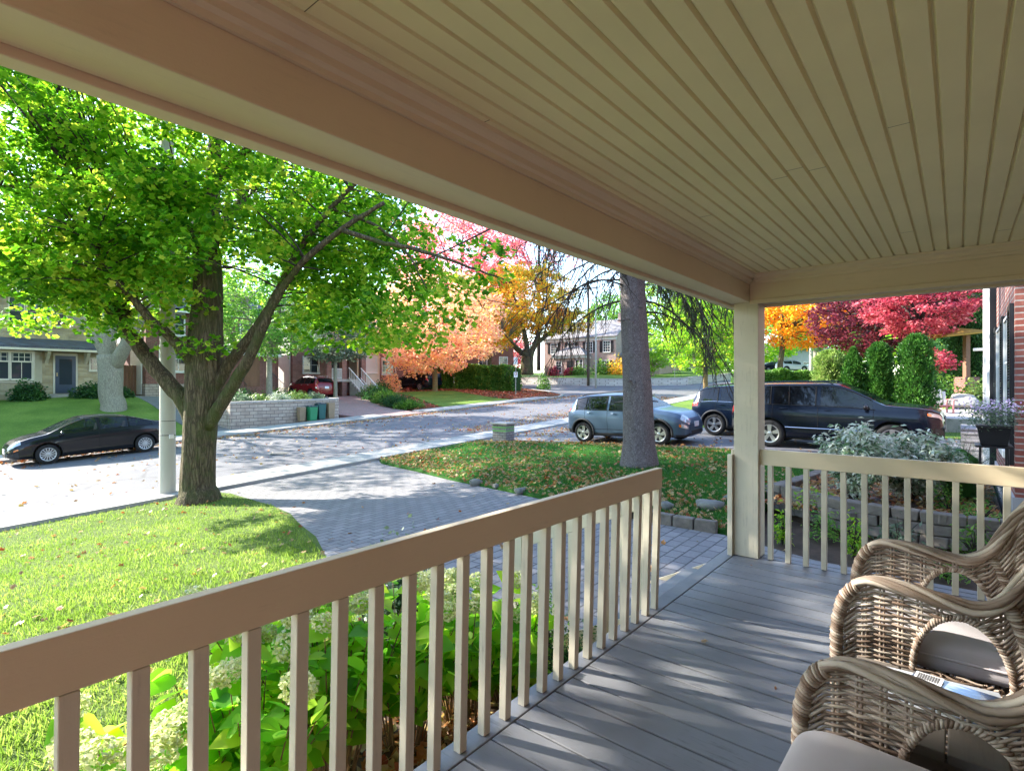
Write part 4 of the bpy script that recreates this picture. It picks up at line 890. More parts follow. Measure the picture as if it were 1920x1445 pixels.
def far_house(label, px, py, Y, w, hh, mat, rm, rot=0, d=8, win=3, st=2, rh=2.6):
    p = W(px,py,Y); h = thing('house', label, 'house', tuple(p), YAW-R(90)+R(rot))
    panel(h, 'wall', mat, (-w/2,0,-1.5),(w/2,d,hh)); m = MB(); hip(m,-w/2,w/2,0,d,hh+.15,rh,.4); m.build('roof', rm, h)
    for f in range(st):
        for k in range(win): frame(h, FRONT(0), -w/2+w*(k+.5)/win-.55, .9+2.8*f, 1.1, 1.4, 2, 2, .09, M_white)
far_house('grey house behind the cars parked beyond the low hedge', 1512, 704, 92, 9, 4.4, paint('grey_siding', (.42,.42,.44), .6), M_roofg, 5, win=3, st=1)
far_house('small brick house beyond the far end of the street', 1290, 712, 105, 12, 5.4, M_brickp, M_slate, -6)
far_house('red brick house glimpsed behind the tall leafy hedge', 905, 700, 74, 9, 5.2, M_brickd, M_roofg, 20)
# ---- retaining wall with garden
def wallpath(name, label, pts, th, z0f, z1f, mat, capm=None, cat='wall', capt=.09):
    t = thing(name, label, cat); m = MB(); c = MB()
    for (a, b) in zip(pts[:-1], pts[1:]):
        a2 = Vector(a); b2 = Vector(b); L = (b2-a2).length; n = max(1, int(L/1.5)); d = (b2-a2)/L; s = Vector((-d[1],d[0]))*th
        for k in range(n):
            p = a2+d*L*k/n; q = a2+d*L*(k+1)/n
            for mm, lo, hi, e in ((m, z0f, z1f, 0), (c, z1f, None, .03)):
                zl = lo if mm is m else z1f; zz0, zz1 = zl(*p), zl(*q); h0, h1 = (z1f(*p), z1f(*q)) if mm is m else (z1f(*p)+capt, z1f(*q)+capt)
                if mm is c: zz0 += .001; zz1 += .001
                so = s*(1+e*2) ; pe = s*(-e/th*.5) if th else s*0
                A = p-s.normalized()*e; B = q-s.normalized()*e; C = q+s+s.normalized()*e; D = p+s+s.normalized()*e
                mm.add([(A[0],A[1],zz0),(B[0],B[1],zz1),(C[0],C[1],zz1),(D[0],D[1],zz0),(A[0],A[1],h0),(B[0],B[1],h1),(C[0],C[1],h1),(D[0],D[1],h0)],
                       [(0,3,2,1),(4,5,6,7),(0,1,5,4),(2,3,7,6)]+([(3,0,4,7)] if k == 0 else [])+([(1,2,6,5)] if k == n-1 else []))
    m.build('wall', mat, t)
    if capm: c.build('cap', capm, t)
    return t
RT1 = [(11.35,33.5),(11.35,27.36)]
RT2 = [(11.35,27.0),(17.0,27.0),(17.45,27.3),(17.75,28.4),(18.0,31.5),(19.2,36.0)]
RWALL = wallpath('retaining_wall', 'block retaining wall across the street holding up the hosta garden', RT2, .3, lambda u,v: gz(u,v)-.3, lambda u,v: max(.55+.012*(u-11), gz(u,v)+.12)+.02, M_block, M_cap)
rw = wallpath('retaining_wall', 'x', RT1, .3, lambda u,v: gz(u,v)-.3, lambda u,v: max(.55+.012*(u-11), gz(u,v)+.12)+.02, M_block, M_cap)
for c_ in list(rw.children): c_.parent = RWALL
bpy.data.objects.remove(rw)
drape('raised_garden', [(11.66,27.31),(16.9,27.31),(17.15,27.5),(17.44,28.5),(17.68,31.5),(18.8,35.9),(11.66,36.4)], 0, M_soil, 0, zf=lambda u,v: max(.52+.012*(u-11), gz(u,v)+.08))
E1 = [(49.6,70),(49.7,34.5),(56.35,22.25),(80,21.5)]
wallpath('stone_wall', 'low pale stone wall across the far road below the distant brick house', E1, .4, lambda u,v: gz(u,v)-.3, lambda u,v: gz(u,v)+.72, M_rubble, M_cap)
# ---- brick house on the right
def house_r():
    h = thing('brick_house', 'red brick house corner with black shutters at the right, beyond the side railing', 'house')
    m = MB(); m.box((8.9,-9,.10),(16.9,-.53,6.2)); m.build('wall', M_brick, h)
    m = MB(); m.box((8.88,-9,-1.2),(16.92,-.505,.098)); m.build('foundation', M_concf, h)
    for s in (9.0,10.62,12.5): 
        m = MB(); x = s
        m.box((x,-.527,.47),(x+.05,-.485,2.46)); m.box((x+.40,-.527,.47),(x+.45,-.485,2.46)); m.box((x+.051,-.527,.47),(x+.399,-.486,.55)); m.box((x+.051,-.527,2.38),(x+.399,-.486,2.46)); m.box((x+.051,-.527,1.43),(x+.399,-.486,1.50))
        z = .57
        while z < 2.36:
            m.cbox((x+.225,-.505,z),(.345,.038,.008), rx=R(-35)); z += .036
        m.build('shutter', M_black, h)
    Mw = Matrix(((1,0,0,0),(0,1,0,-.53),(0,0,1,0),(0,0,0,1)))
    frame(h, Mw, 9.55, .6, .95, 1.75, 2, 3, .04, M_white, .03); frame(h, Mw, 11.2, .6, 1.2, 1.75, 2, 3, .04, M_white, .03)
    m = MB(); m.box((13.35,-.529,-.2),(13.50,-.36,5.2)); m.box((13.36,-.355,2.1),(13.48,-.22,2.15)); m.build('pilaster', M_white, h, bevel=.006)
    m = MB(); m.box((13.0,-.529,-.2),(13.34,-.44,5.2)); m.build('dark_jamb', M_black, h)
    m = MB(); m.tube([(13.2,-.44,0),(13.2,-.44,6)], .04, 8); m.build('downpipe', M_white, h)
    m = MB(); hip(m, 8.9, 16.9, -9, -.53, 6.3, 3, .45); m.build('roof', M_slate, h)
house_r()
# garden block edging beside the walk, just beyond the side railing
def rough_block(m, c, d, rz, rr):
    b = len(m.v); m.cbox(c, d, rz)
    for i in range(b, len(m.v)): p = m.v[i]; m.v[i] = (p[0]+rr.uniform(-.012,.012), p[1]+rr.uniform(-.012,.012), p[2]+rr.uniform(-.008,.008))
M_edge = paint('tumbled_edging_blocks', (.15,.13,.11), .92, .35, 7, 1.0, 30, dirt=(.08,.08,.06))
t = thing('garden_edging', 'low wall of tumbled grey concrete blocks around the shrub bed behind the side railing', 'garden wall')
rr = random.Random(2); m = MB()
pp = [(9.25,2.28),(8.45,1.2),(8.3,.2),(8.35,-.55)]
for lev in range(3):
    zt = -.42+.135*lev
    for a, b in zip(pp[:-1], pp[1:]):
        a2, b2 = Vector(a), Vector(b); L = (b2-a2).length; k = 0; s = (lev%2)*-.14
        ang = math.atan2((b2-a2)[1], (b2-a2)[0])
        while s < L-.05:
            c = a2+(b2-a2)/L*(s+.14); rough_block(m, (c[0],c[1],zt), (.27,.19,.128), ang+rr.uniform(-.04,.04), rr); s += .285
m.build('blocks', M_edge, t, bevel=.012, seg=2)
m = MB(); rr = random.Random(8)
for a, b in zip([(9.3,2.3),(10.6,2.1)], [(10.6,2.1),(12.2,1.95)]):
    a2, b2 = Vector(a), Vector(b); L = (b2-a2).length; s = 0; ang = math.atan2((b2-a2)[1], (b2-a2)[0])
    while s < L: c = a2+(b2-a2)/L*(s+.16); rough_block(m, (c[0],c[1],-.22), (.31,.2,.14), ang+rr.uniform(-.08,.08), rr); s += .33
t2 = m.build('garden_edging', M_edge, bevel=.012); tag(t2, 'single row of grey edging blocks where the leafy lawn meets the shrub bed', 'garden wall')
# ================================================================ CARS
def carpaint(name, c, metal=.0, rough=.16):
    t = NT(name); v = t.coord(); n = t.noise(v, 3, 3); n2 = t.noise(v, 400, 2)
    col = t.mix(t.math('MULTIPLY', n2, .25), c, tuple(min(1, q*1.8+.01) for q in c))
    r = t.math('ADD', t.math('MULTIPLY', n, .12), rough-.05)
    t.bsdf(col, r, metal, coat=.2, spec=.28); return t.m
P_black = carpaint('black_car_paint', (.008,.009,.012)); P_grey = carpaint('slate_grey_metallic_paint', (.07,.11,.165), .4, .3)
P_navy = carpaint('midnight_blue_car_paint', (.003,.006,.015), .1); P_dark = carpaint('dark_blue_car_paint', (.006,.012,.028), .15)
P_red = carpaint('dark_red_car_paint', (.16,.008,.012)); P_sil = carpaint('white_car_paint', (.6,.6,.62))
M_tyre = paint('tyre_rubber', (.018,.018,.019), .85, .2, 10, .3); M_clad = paint('black_plastic_cladding', (.028,.029,.032), .65, .1, 6, .3, 200)
M_alloy = plain('alloy_wheel', (.55,.56,.58), .28, .85); M_hub = plain('silver_hubcap', (.50,.51,.53), .38, .5); M_dkalloy = plain('dark_wheel_recess', (.02,.02,.022), .6)
M_chrome = plain('chrome', (.75,.76,.78), .12, 1.0); M_seam = plain('panel_gap', (.003,.003,.003), .9)
G_car = glassmat('car_glass', (.012,.016,.018), .30); G_tint = glassmat('tinted_car_glass', (.004,.005,.007), .03); G_wind = glassmat('windscreen_glass', (.02,.03,.028), .35)
M_tail = plain('red_tail_lamp_lens', (.50,.012,.015), .12, 0, 1.0); M_amber = plain('amber_lens', (.75,.18,.02), .15, 0, 1.0)
M_head = plain('headlamp_lens', (.50,.53,.56), .08, .3, 1.0); M_plate = plain('licence_plate', (.72,.74,.78), .4); M_seat = paint('car_seat_fabric', (.06,.06,.065), .9); M_blue = plain('plate_blue', (.03,.08,.35), .5)
def ip(prof, x):
    X = [p[0] for p in prof]; Yv = [p[1] for p in prof]; return float(np.interp(x, X, Yv))
class CarShape:
    F_ = [0,0,.0,.35,.68,1.0]
    def __init__(s, sp): s.sp = sp
    def sec(s, x):
        sp = s.sp; zb, zs, zt, w, wt = [ip(sp[k], x) for k in ('under','belt','top','plan','roof')]
        zt = max(zt, zs+.012); zm = zs-zb
        p = [(0,zb),(w*.78,zb),(w*.955,zb+.035),(w*.995,zb+zm*.20),(w*.985,zb+zm*.45),(w*1.0,zb+zm*.70),(w*.985,zb+zm*.84),(w*.955,zs-.01),(w*.945,zs+.012*min(1,(zt-zs)/.1))]
        a = (w*.945, zs); d = zt-zs
        for f, g in ((.08,.05),(.5,.46),(.86,.88)): p.append((a[0]+(wt-a[0])*g, zs+d*f))
        p += [(wt*.94, zs+d*.95),(wt*.70, zs+d*.985),(wt*.35, zs+d*.997),(0, zt)]
        return p       # 16 points, indices 0..15; glass band 9..11, roof band 12..15
    def at(s, x, t, side=1, off=0):
        p = s.sec(x); i = min(int(t), len(p)-2); f = t-i
        y = p[i][0]*(1-f)+p[i+1][0]*f; z = p[i][1]*(1-f)+p[i+1][1]*f
        if off:
            dy, dz = p[i+1][0]-p[i][0], p[i+1][1]-p[i][1]; l = math.hypot(dy, dz) or 1; ny, nz = dz/l, -dy/l
            p2 = s.sec(x+.03); p1 = s.sec(x-.03); dw = ((p2[i][0]*(1-f)+p2[i+1][0]*f)-(p1[i][0]*(1-f)+p1[i+1][0]*f))/.06
            dzx = ((p2[i][1]*(1-f)+p2[i+1][1]*f)-(p1[i][1]*(1-f)+p1[i+1][1]*f))/.06
            n = Vector((-(dw*ny+dzx*nz), ny, nz)).normalized(); return Vector((x+n[0]*off, side*(y+n[1]*off), z+n[2]*off))
        return Vector((x, side*y, z))
def patch(cs, par, name, mat, x0, x1, t0, t1, side, off=.006, nx=8, nt=5, skew=0.0, th=.0):
    m = MB(); vs = []
    for i in range(nx+1):
        for j in range(nt+1):
            f, g = i/nx, j/nt; x = x0+(x1-x0)*f+skew*(g-.5)
            vs.append(cs.at(x, t0+(t1-t0)*g, side, off))
    m.add(vs, [(i*(nt+1)+j, (i+1)*(nt+1)+j, (i+1)*(nt+1)+j+1, i*(nt+1)+j+1) for i in range(nx) for j in range(nt)])
    return m.build(name, mat, par, smooth=True)
def wheel(par, x, y, side, r, wd, style, rimmat):
    m = MB(); R_ = r; prof = [(r*.66,-wd/2+.01),(r*.70,-wd/2),(r*.93,-wd/2+.005),(r*.985,-wd/2+.03),(r,-wd/2+.06),(r,wd/2-.06),(r*.985,wd/2-.03),(r*.93,wd/2-.005),(r*.70,wd/2),(r*.66,wd/2-.01)]
    m.lathe(prof, n=40, axis='Y', caps=False); w = m.build('wheel', M_tyre, par, smooth=True); w.location = (x, y, r)
    o = side*wd/2; m = MB(); m.lathe([(0,o*.55),(r*.64,o*.55),(r*.655,o*.2),(r*.655,-o*.6)], n=32, axis='Y', caps=False); m.build('brake_recess', M_dkalloy, w)
    m = MB(); m.lathe([(r*.60,o*.90),(r*.64,o*.98),(r*.675,o*.99),(r*.68,o*.9),(r*.66,o*.6),(r*.60,o*.75),(r*.60,o*.90)], n=40, axis='Y', caps=False)
    m.lathe([(0,o*.96),(r*.10,o*.96),(r*.14,o*.90),(r*.15,o*.6)], n=20, axis='Y', caps=False)
    def spoke(a, w0, w1, r0=.10, r1=.64, y0=.90, y1=.93, tw=0):
        pts = []
        for rr_, ww, yy in ((r0,w0,y0),((r0+r1)/2,(w0+w1)/2,(y0+y1)/2-.04),(r1,w1,y1)):
            for sgn in (-1,1):
                aa = a + (tw*(rr_-r0)/(r1-r0)); px = rr_*r*math.cos(aa)-sgn*ww*r*math.sin(aa); pz = rr_*r*math.sin(aa)+sgn*ww*r*math.cos(aa)
                pts.append((px, o*yy, pz)); 
        vs = pts+[(p[0],p[1]-o*.22,p[2]) for p in pts]
        m.add(vs, [(0,1,3,2),(2,3,5,4),(6,8,9,7),(8,10,11,9),(0,2,8,6),(2,4,10,8),(1,7,9,3),(3,9,11,5),(0,6,7,1),(4,5,11,10)])
    if style == 'multi':
        for k in range(14): spoke(2*math.pi*k/14, .035, .048)
    elif style == 'blade':
        for k in range(5): spoke(2*math.pi*k/5, .08, .21, tw=.25); 
    elif style == 'five':
        for k in range(5): spoke(2*math.pi*k/5+.3, .10, .15)
    else:
        for k in range(10): spoke(2*math.pi*k/10, .04, .06)
    m.build('rim', rimmat, w, angle=35); return w
def car(name, label, loc, heading, sp, cat='car', simple=False, group=None):
    u, v = loc; zf = sp.get('zf', gz); z = zf(u,v)+sp.get('lift', .035); t = thing(name, label, cat, (u,v,z), 0, group)
    hx, hy = math.cos(heading), math.sin(heading); e = 1.2
    dx = (zf(u+hx*e,v+hy*e)-zf(u-hx*e,v-hy*e))/(2*e); dy = (zf(u-hy*.8,v+hx*.8)-zf(u+hy*.8,v-hx*.8))/1.6
    X = Vector((hx,hy,dx)).normalized(); Yv = Vector((-hy,hx,dy)).normalized(); Z = X.cross(Yv).normalized(); Yv = Z.cross(X)
    t.rotation_euler = Matrix((X,Yv,Z)).transposed().to_euler()
    cs = CarShape(sp); L0, L1 = sp['x']; cuts = sorted(set([round(q,3) for w_ in sp['side'] for q in w_]+[round(q,3) for q in sp['wind']]+[round(q,3) for q in sp['rear']]+[round(q,3) for q in np.linspace(L0,L1,44)]+[L0+.03,L0+.08,L1-.03,L1-.08]))
    xs = [cuts[0]]
    for c in cuts[1:]:
        if c-xs[-1] > .012: xs.append(c)
    vs = []; N = 16
    for x in xs:
        p = cs.sec(x); ring_ = [(x,y,zz) for y, zz in p]+[(x,-y,zz) for y, zz in p[-2:0:-1]]; vs += ring_
    M_ = 2*N-2; fs = []; mi = []
    inr = lambda x0, x1, r: (x0+x1)/2 > r[0] and (x0+x1)/2 < r[1]
    for i in range(len(xs)-1):
        for j in range(M_):
            a, b = i*M_+j, i*M_+(j+1)%M_; fs.append((a, b, b+M_, a+M_)); q = j if j < N-1 else M_-1-j; k = 0
            if q in (9,10) and any(inr(xs[i],xs[i+1],w_) for w_ in sp['side']): k = 1
            if q >= 12 and inr(xs[i],xs[i+1],sp['wind']): k = 2
            if q >= 12 and inr(xs[i],xs[i+1],sp['rear']): k = 3
            mi.append(k)
    fs += [tuple(range(M_-1,-1,-1)), tuple((len(xs)-1)*M_+j for j in range(M_))]; mi += [0,0]
    me = bpy.data.meshes.new('body'); me.from_pydata(vs, [], fs); me.materials.append(sp['paint'])
    for q in (G_car, G_car, G_car, M_clad): me.materials.append(q)
    me.polygons.foreach_set('material_index', mi); bo = bpy.data.objects.new('body', me); COL.objects.link(bo)
    bm = bmesh.new(); bm.from_mesh(me); bmesh.ops.recalc_face_normals(bm, faces=bm.faces); bm.to_mesh(me); bm.free()
    r = sp['r']; cut = []
    for xw in sp['wheels']:
        for sd in (-1,1):
            m = MB(); m.lathe([(r+sp.get('gap',.055), sd*(ip(sp['plan'],xw)-.33)),(r+sp.get('gap',.055), sd*(ip(sp['plan'],xw)+.2))], c=(xw,0,r+.015), n=40, axis='Y')
            c = m.build('wheel_cutter', M_clad); cut.append(c)
            for _ in range(4): c.data.materials.append(M_clad)
            for pgn in c.data.polygons: pgn.material_index = 4
            md = bo.modifiers.new('b', 'BOOLEAN'); md.operation = 'DIFFERENCE'; md.object = c; md.solver = 'EXACT'
    dg = bpy.context.evaluated_depsgraph_get(); ev = bo.evaluated_get(dg); nm = bpy.data.meshes.new_from_object(ev)
    bo.modifiers.clear()
    for c in cut: bpy.data.objects.remove(c, do_unlink=True)
    # split off the glass
    bm = bmesh.new(); bm.from_mesh(nm)
    groups = {1:'window', 2:'windscreen', 3:'rear_window'}
    for k, nmn in groups.items():
        faces = set(f for f in bm.faces if f.material_index == k)
        while faces:
            st_ = [faces.pop()]; comp = list(st_)
            while st_:
                f = st_.pop()
                for e_ in f.edges:
                    for g in e_.link_faces:
                        if g in faces: faces.remove(g); st_.append(g); comp.append(g)
            vm = {}; V = []; Fc = []
            for f in comp:
                idx = []
                for q in f.verts:
                    if q.index not in vm: vm[q.index] = len(V); V.append(tuple(q.co + q.normal*-.004))
                    idx.append(vm[q.index])
                Fc.append(tuple(idx))
            g2 = bpy.data.meshes.new(nmn); g2.from_pydata(V, [], Fc)
            cx = sum(p[0] for p in V)/len(V); g2.materials.append(G_wind if k == 2 else (G_tint if (k == 3 or cx < sp.get('tint_before', -99)) else G_car)); g2.shade_smooth()
            o = bpy.data.objects.new(nmn, g2); COL.objects.link(o); o.parent = t
    bmesh.ops.delete(bm, geom=[f for f in bm.faces if f.material_index in (1,2,3)], context='FACES')
    nm2 = bpy.data.meshes.new('body'); bm.to_mesh(nm2); bm.free()
    for q in (sp['paint'], G_car, G_car, G_car, M_clad): nm2.materials.append(q) if len(nm2.materials) < 5 else None
    nm2.shade_smooth(); nm2.set_sharp_from_angle(angle=R(19)); bo.data = nm2; bo.parent = t
    for xw in sp['wheels']:
        for sd in (-1,1): wheel(t, xw, sd*(ip(sp['plan'],xw)-.125), sd, r, .215, sp['rim'], sp.get('rimmat', M_alloy))
    m = MB(); m.box((sp['wheels'][0]-.2,-.6,.22),(sp['wheels'][1]+.2,.6,.40)); m.build('underbody', M_clad, t)
    for sd in (-1,1):
        for (x0,x1,t0,t1,mt,nmn,sk) in sp['patches']: patch(cs, t, nmn, mt, x0, x1, t0, t1, sd, skew=sk)
        m = MB()
        for x in sp['seams']: m.tube([cs.at(x+ (.0 if tt < 8 else -.0), tt, sd, .0005) for tt in np.linspace(2.3,8.4,12)], .0045, 4)
        m.tube([cs.at(x, 2.35, sd, .0005) for x in np.linspace(sp['seams'][0], sp['seams'][-1], 10)], .0045, 4)
        if not simple: m.build('door_gaps', M_seam, t)
        a_, b_ = min(q[0] for q in sp['side']), max(q[1] for q in sp['side']); m = MB()
        m.tube([cs.at(x, 8.85, sd, .003) for x in np.linspace(a_-.05,b_+.06,24)], .009, 5); m.tube([cs.at(x, 11.03, sd, .002) for x in np.linspace(a_,b_,24)], .010, 5)
        for w_ in sp['side'][:-1]: m.tube([cs.at(w_[1]+.01, tt, sd, .001) for tt in np.linspace(8.9,11,5)], .016, 5)
        m.build('window_trim', M_seam, t)
        for x in sp['handles']:
            m = MB(); a = cs.at(x-.09, 7-.35, sd, .02); b = cs.at(x+.09, 7-.35, sd, .02); c0 = cs.at(x, 7-.35, sd, .032); m.tube([a, c0, b], [.010,.014,.010], 6); m.build('door_handle', sp.get('handmat', sp['paint']), t)
        mx = sp['mirror']; p = cs.at(mx, 8.6, sd); m = MB(); m.tube([p, p+Vector((0,sd*.10,.03))], .02, 6)
        m.lathe([(0,-.045),(.055,-.04),(.085,-.01),(.088,.03),(.06,.055),(0,.06)], c=(0,0,0), n=14, axis='X'); k0 = len(m.v)-6*14
        for i in range(k0, len(m.v)): q = m.v[i]; m.v[i] = (mx+q[0]*.9+.01, p[1]+sd*.17+q[1]*1.25, p[2]+.055+q[2]*.85)
        m.build('mirror', sp.get('mirmat', sp['paint']), t, smooth=True)
        if sp.get('rails'):
            a, b = sp['rails']; m = MB(); pts = [cs.at(a,12.3,sd,.005)]+[cs.at(x,12.3,sd,.05) for x in np.linspace(a+.12,b-.15,8)]+[cs.at(b,12.3,sd,.005)]; m.tube(pts, .017, 6); m.build('roof_rail', sp.get('railmat', M_clad), t, smooth=True)
        if sp.get('arch'):
            for xw in sp['wheels']:
                m = MB(); pts = []; 
                for a in np.linspace(R(-12),R(192),22):
                    xx, zz = xw+math.cos(a)*(r+.085), r+.015+math.sin(a)*(r+.085); zz = max(zz, .26)
                    # find t on section with this height
                    sec = cs.sec(xx); tt = 2
                    for i in range(2,8):
                        if sec[i][1] <= zz <= sec[i+1][1]: tt = i+(zz-sec[i][1])/(sec[i+1][1]-sec[i][1])
                    pts.append(cs.at(xx, tt, sd, .002))
                m.tube(pts, .036, 6); m.build('wheel_arch_trim', sp['arch'], t, smooth=True)
        if sp.get('strip'):
            mt, tt, a, b, rr_ = sp['strip']; m = MB(); m.tube([cs.at(x, tt, sd, .004) for x in np.linspace(a,b,24)], rr_, 5); m.build('trim_strip', mt, t)
    zt = sp['plate_z']; m = MB(); m.box((L1-.01,-.16,zt[1]),(L1+.012,.16,zt[1]+.15)); m.build('licence_plate', M_plate, t); m = MB(); m.box((L0-.012,-.16,zt[0]),(L0+.01,.16,zt[0]+.15)); m.build('licence_plate', M_plate, t)
    if not simple:
        for (x0,x1,hw,z0,z1) in sp.get('grille',[]): m = MB(); m.box((x0,-hw,z0),(x1,hw,z1)); m.build('grille', M_clad, t, bevel=.01)
        for sx, zz in ((.0,.0),(-.85,.02)):
            for sy in (-.36,.36):
                m = MB(); m.cbox((sx-.22,sy,sp['seatz']+.38),(.13,.46,.62), ry=R(-14)); m.cbox((sx-.31,sy,sp['seatz']+.78),(.09,.26,.18), ry=R(-10)); m.cbox((sx+.05,sy,sp['seatz']+.05),(.5,.48,.16)); m.build('seat', M_seat, t, bevel=.035)
    return t
# ---- shapes (x forward)
def plan(L0, L1, w): return [(L0,w*.70),(L0+.04,w*.82),(L0+.12,w*.90),(L0+.35,w*.97),(L0+.9,w),(L1-1.1,w),(L1-.55,w*.965),(L1-.28,w*.90),(L1-.12,w*.80),(L1-.04,w*.68),(L1,w*.55)]
SEDAN = dict(x=(-2.28,2.30), paint=P_black, r=.318, wheels=(-1.36,1.35), rim='multi', rimmat=M_hub, seatz=.42,
    under=[(-2.28,.40),(-2.2,.30),(-1.8,.24),(-1.4,.19),(1.3,.18),(1.9,.22),(2.2,.24),(2.30,.30)],
    belt=[(-2.28,.62),(-2.22,.80),(-1.9,.94),(-1.3,.965),(0,.93),(.9,.885),(1.4,.83),(1.85,.74),(2.1,.64),(2.24,.54),(2.30,.47)],
    top=[(-2.28,.68),(-2.24,.93),(-2.12,1.045),(-1.75,1.095),(-1.25,1.27),(-.85,1.385),(-.35,1.445),(.1,1.45),(.38,1.425),(.75,1.275),(1.28,1.00),(1.36,.965),(1.75,.89),(2.05,.79),(2.20,.69),(2.27,.58),(2.30,.50)],
    plan=plan(-2.28,2.30,.875), roof=[(-2.28,.55),(-2.1,.66),(-1.7,.66),(-.9,.60),(0,.585),(.5,.61),(1.28,.74),(1.8,.70),(2.1,.60),(2.3,.42)],
    side=[(-1.62,-.92),(-.90,-.06),(.02,1.02)], wind=(.40,1.27), rear=(-1.72,-.95), seams=(-.98,.0-.02,1.06), handles=(-.80,.22), mirror=.98, plate_z=(.62,.40),
    patches=[(1.98,2.27,8.6,12.5,M_head,'headlamp',0),(-2.27,-2.0,6.2,8.2,M_tail,'tail_lamp',0),(2.05,2.29,2.2,4.4,M_clad,'bumper_grille',0),(2.05,2.16,4.9,5.6,M_amber,'side_marker',0)], grille=[(2.28,2.308,.30,.28,.44)])
KONA = dict(x=(-2.02,2.13), paint=P_grey, r=.335, wheels=(-1.33,1.29), rim='blade', rimmat=M_alloy, seatz=.52, arch=M_clad,
    under=[(-2.02,.40),(-1.9,.30),(-1.4,.22),(1.3,.21),(1.8,.22),(2.05,.24),(2.13,.32)],
    belt=[(-2.02,.72),(-1.95,.98),(-1.5,1.045),(-.6,1.01),(.4,.97),(1.0,.95),(1.5,.90),(1.85,.80),(2.05,.66),(2.13,.56)],
    top=[(-2.02,.80),(-1.98,1.06),(-1.88,1.26),(-1.65,1.47),(-1.3,1.54),(-.6,1.575),(-.1,1.575),(.25,1.545),(.6,1.40),(1.05,1.12),(1.15,1.075),(1.55,1.02),(1.85,.94),(2.02,.82),(2.10,.70),(2.13,.60)],
    plan=plan(-2.02,2.13,.89), roof=[(-2.02,.55),(-1.85,.60),(-1.5,.60),(0,.585),(.5,.62),(1.05,.76),(1.6,.73),(1.95,.60),(2.13,.45)],
    side=[(-1.62,-1.22),(-1.19,-.46),(-.36,.86)], wind=(.27,1.08), rear=(-1.93,-1.66), tint_before=-.4, seams=(-1.24,-.41,.92), handles=(-1.05,-.17), mirror=.80, plate_z=(.75,.52),
    rails=(-1.5,.15), strip=(M_seam,3.4,-1.0,.9,.006),
    patches=[(1.92,2.11,9.0,12.6,M_head,'running_lamp',0),(1.95,2.10,4.6,6.0,M_head,'headlamp',0),(-2.0,-1.84,8.2,9.8,M_tail,'tail_lamp',.05),(1.90,1.96,4.6,5.4,M_amber,'side_marker',0),(-1.95,-1.75,1.2,3.1,M_clad,'rear_cladding',0),(1.8,2.12,1.2,2.7,M_clad,'front_cladding',0),(-.95,.92,1.2,2.7,M_clad,'sill_cladding',0)], grille=[(2.12,2.137,.42,.30,.42)])
ESC = dict(x=(-2.20,2.30), paint=P_dark, r=.365, wheels=(-1.35,1.34), rim='five', rimmat=M_alloy, seatz=.6, arch=M_clad,
    under=[(-2.2,.42),(-2.0,.32),(-1.4,.24),(1.3,.23),(2.1,.28),(2.3,.36)],
    belt=[(-2.2,.80),(-2.12,1.06),(-1.5,1.10),(-.4,1.06),(.9,1.0),(1.6,.96),(2.0,.86),(2.2,.70),(2.3,.60)],
    top=[(-2.2,.95),(-2.14,1.22),(-1.98,1.48),(-1.75,1.62),(-1.2,1.68),(-.2,1.69),(.3,1.64),(.65,1.48),(1.2,1.14),(1.35,1.09),(1.8,1.03),(2.1,.90),(2.25,.76),(2.3,.66)],
    plan=plan(-2.2,2.3,.92), roof=[(-2.2,.60),(-1.9,.64),(0,.62),(.6,.66),(1.2,.78),(1.8,.72),(2.3,.48)],
    side=[(-1.9,-1.25),(-1.15,-.3),(-.2,1.0)], wind=(.35,1.22), rear=(-2.12,-1.80), tint_before=-.2, seams=(-1.3,-.25,1.02), handles=(-1.1,-.02), mirror=.9, plate_z=(.85,.5), strip=(M_chrome,8.9,-1.9,1.0,.008), rails=(-1.7,.3),
    patches=[(-2.18,-1.90,6.3,8.6,M_tail,'tail_lamp',.03),(2.0,2.26,8.6,12,M_head,'headlamp',0),(-2.15,-1.85,1.2,3.0,M_clad,'rear_cladding',0),(-.95,.92,1.2,2.6,M_clad,'sill_cladding',0)])
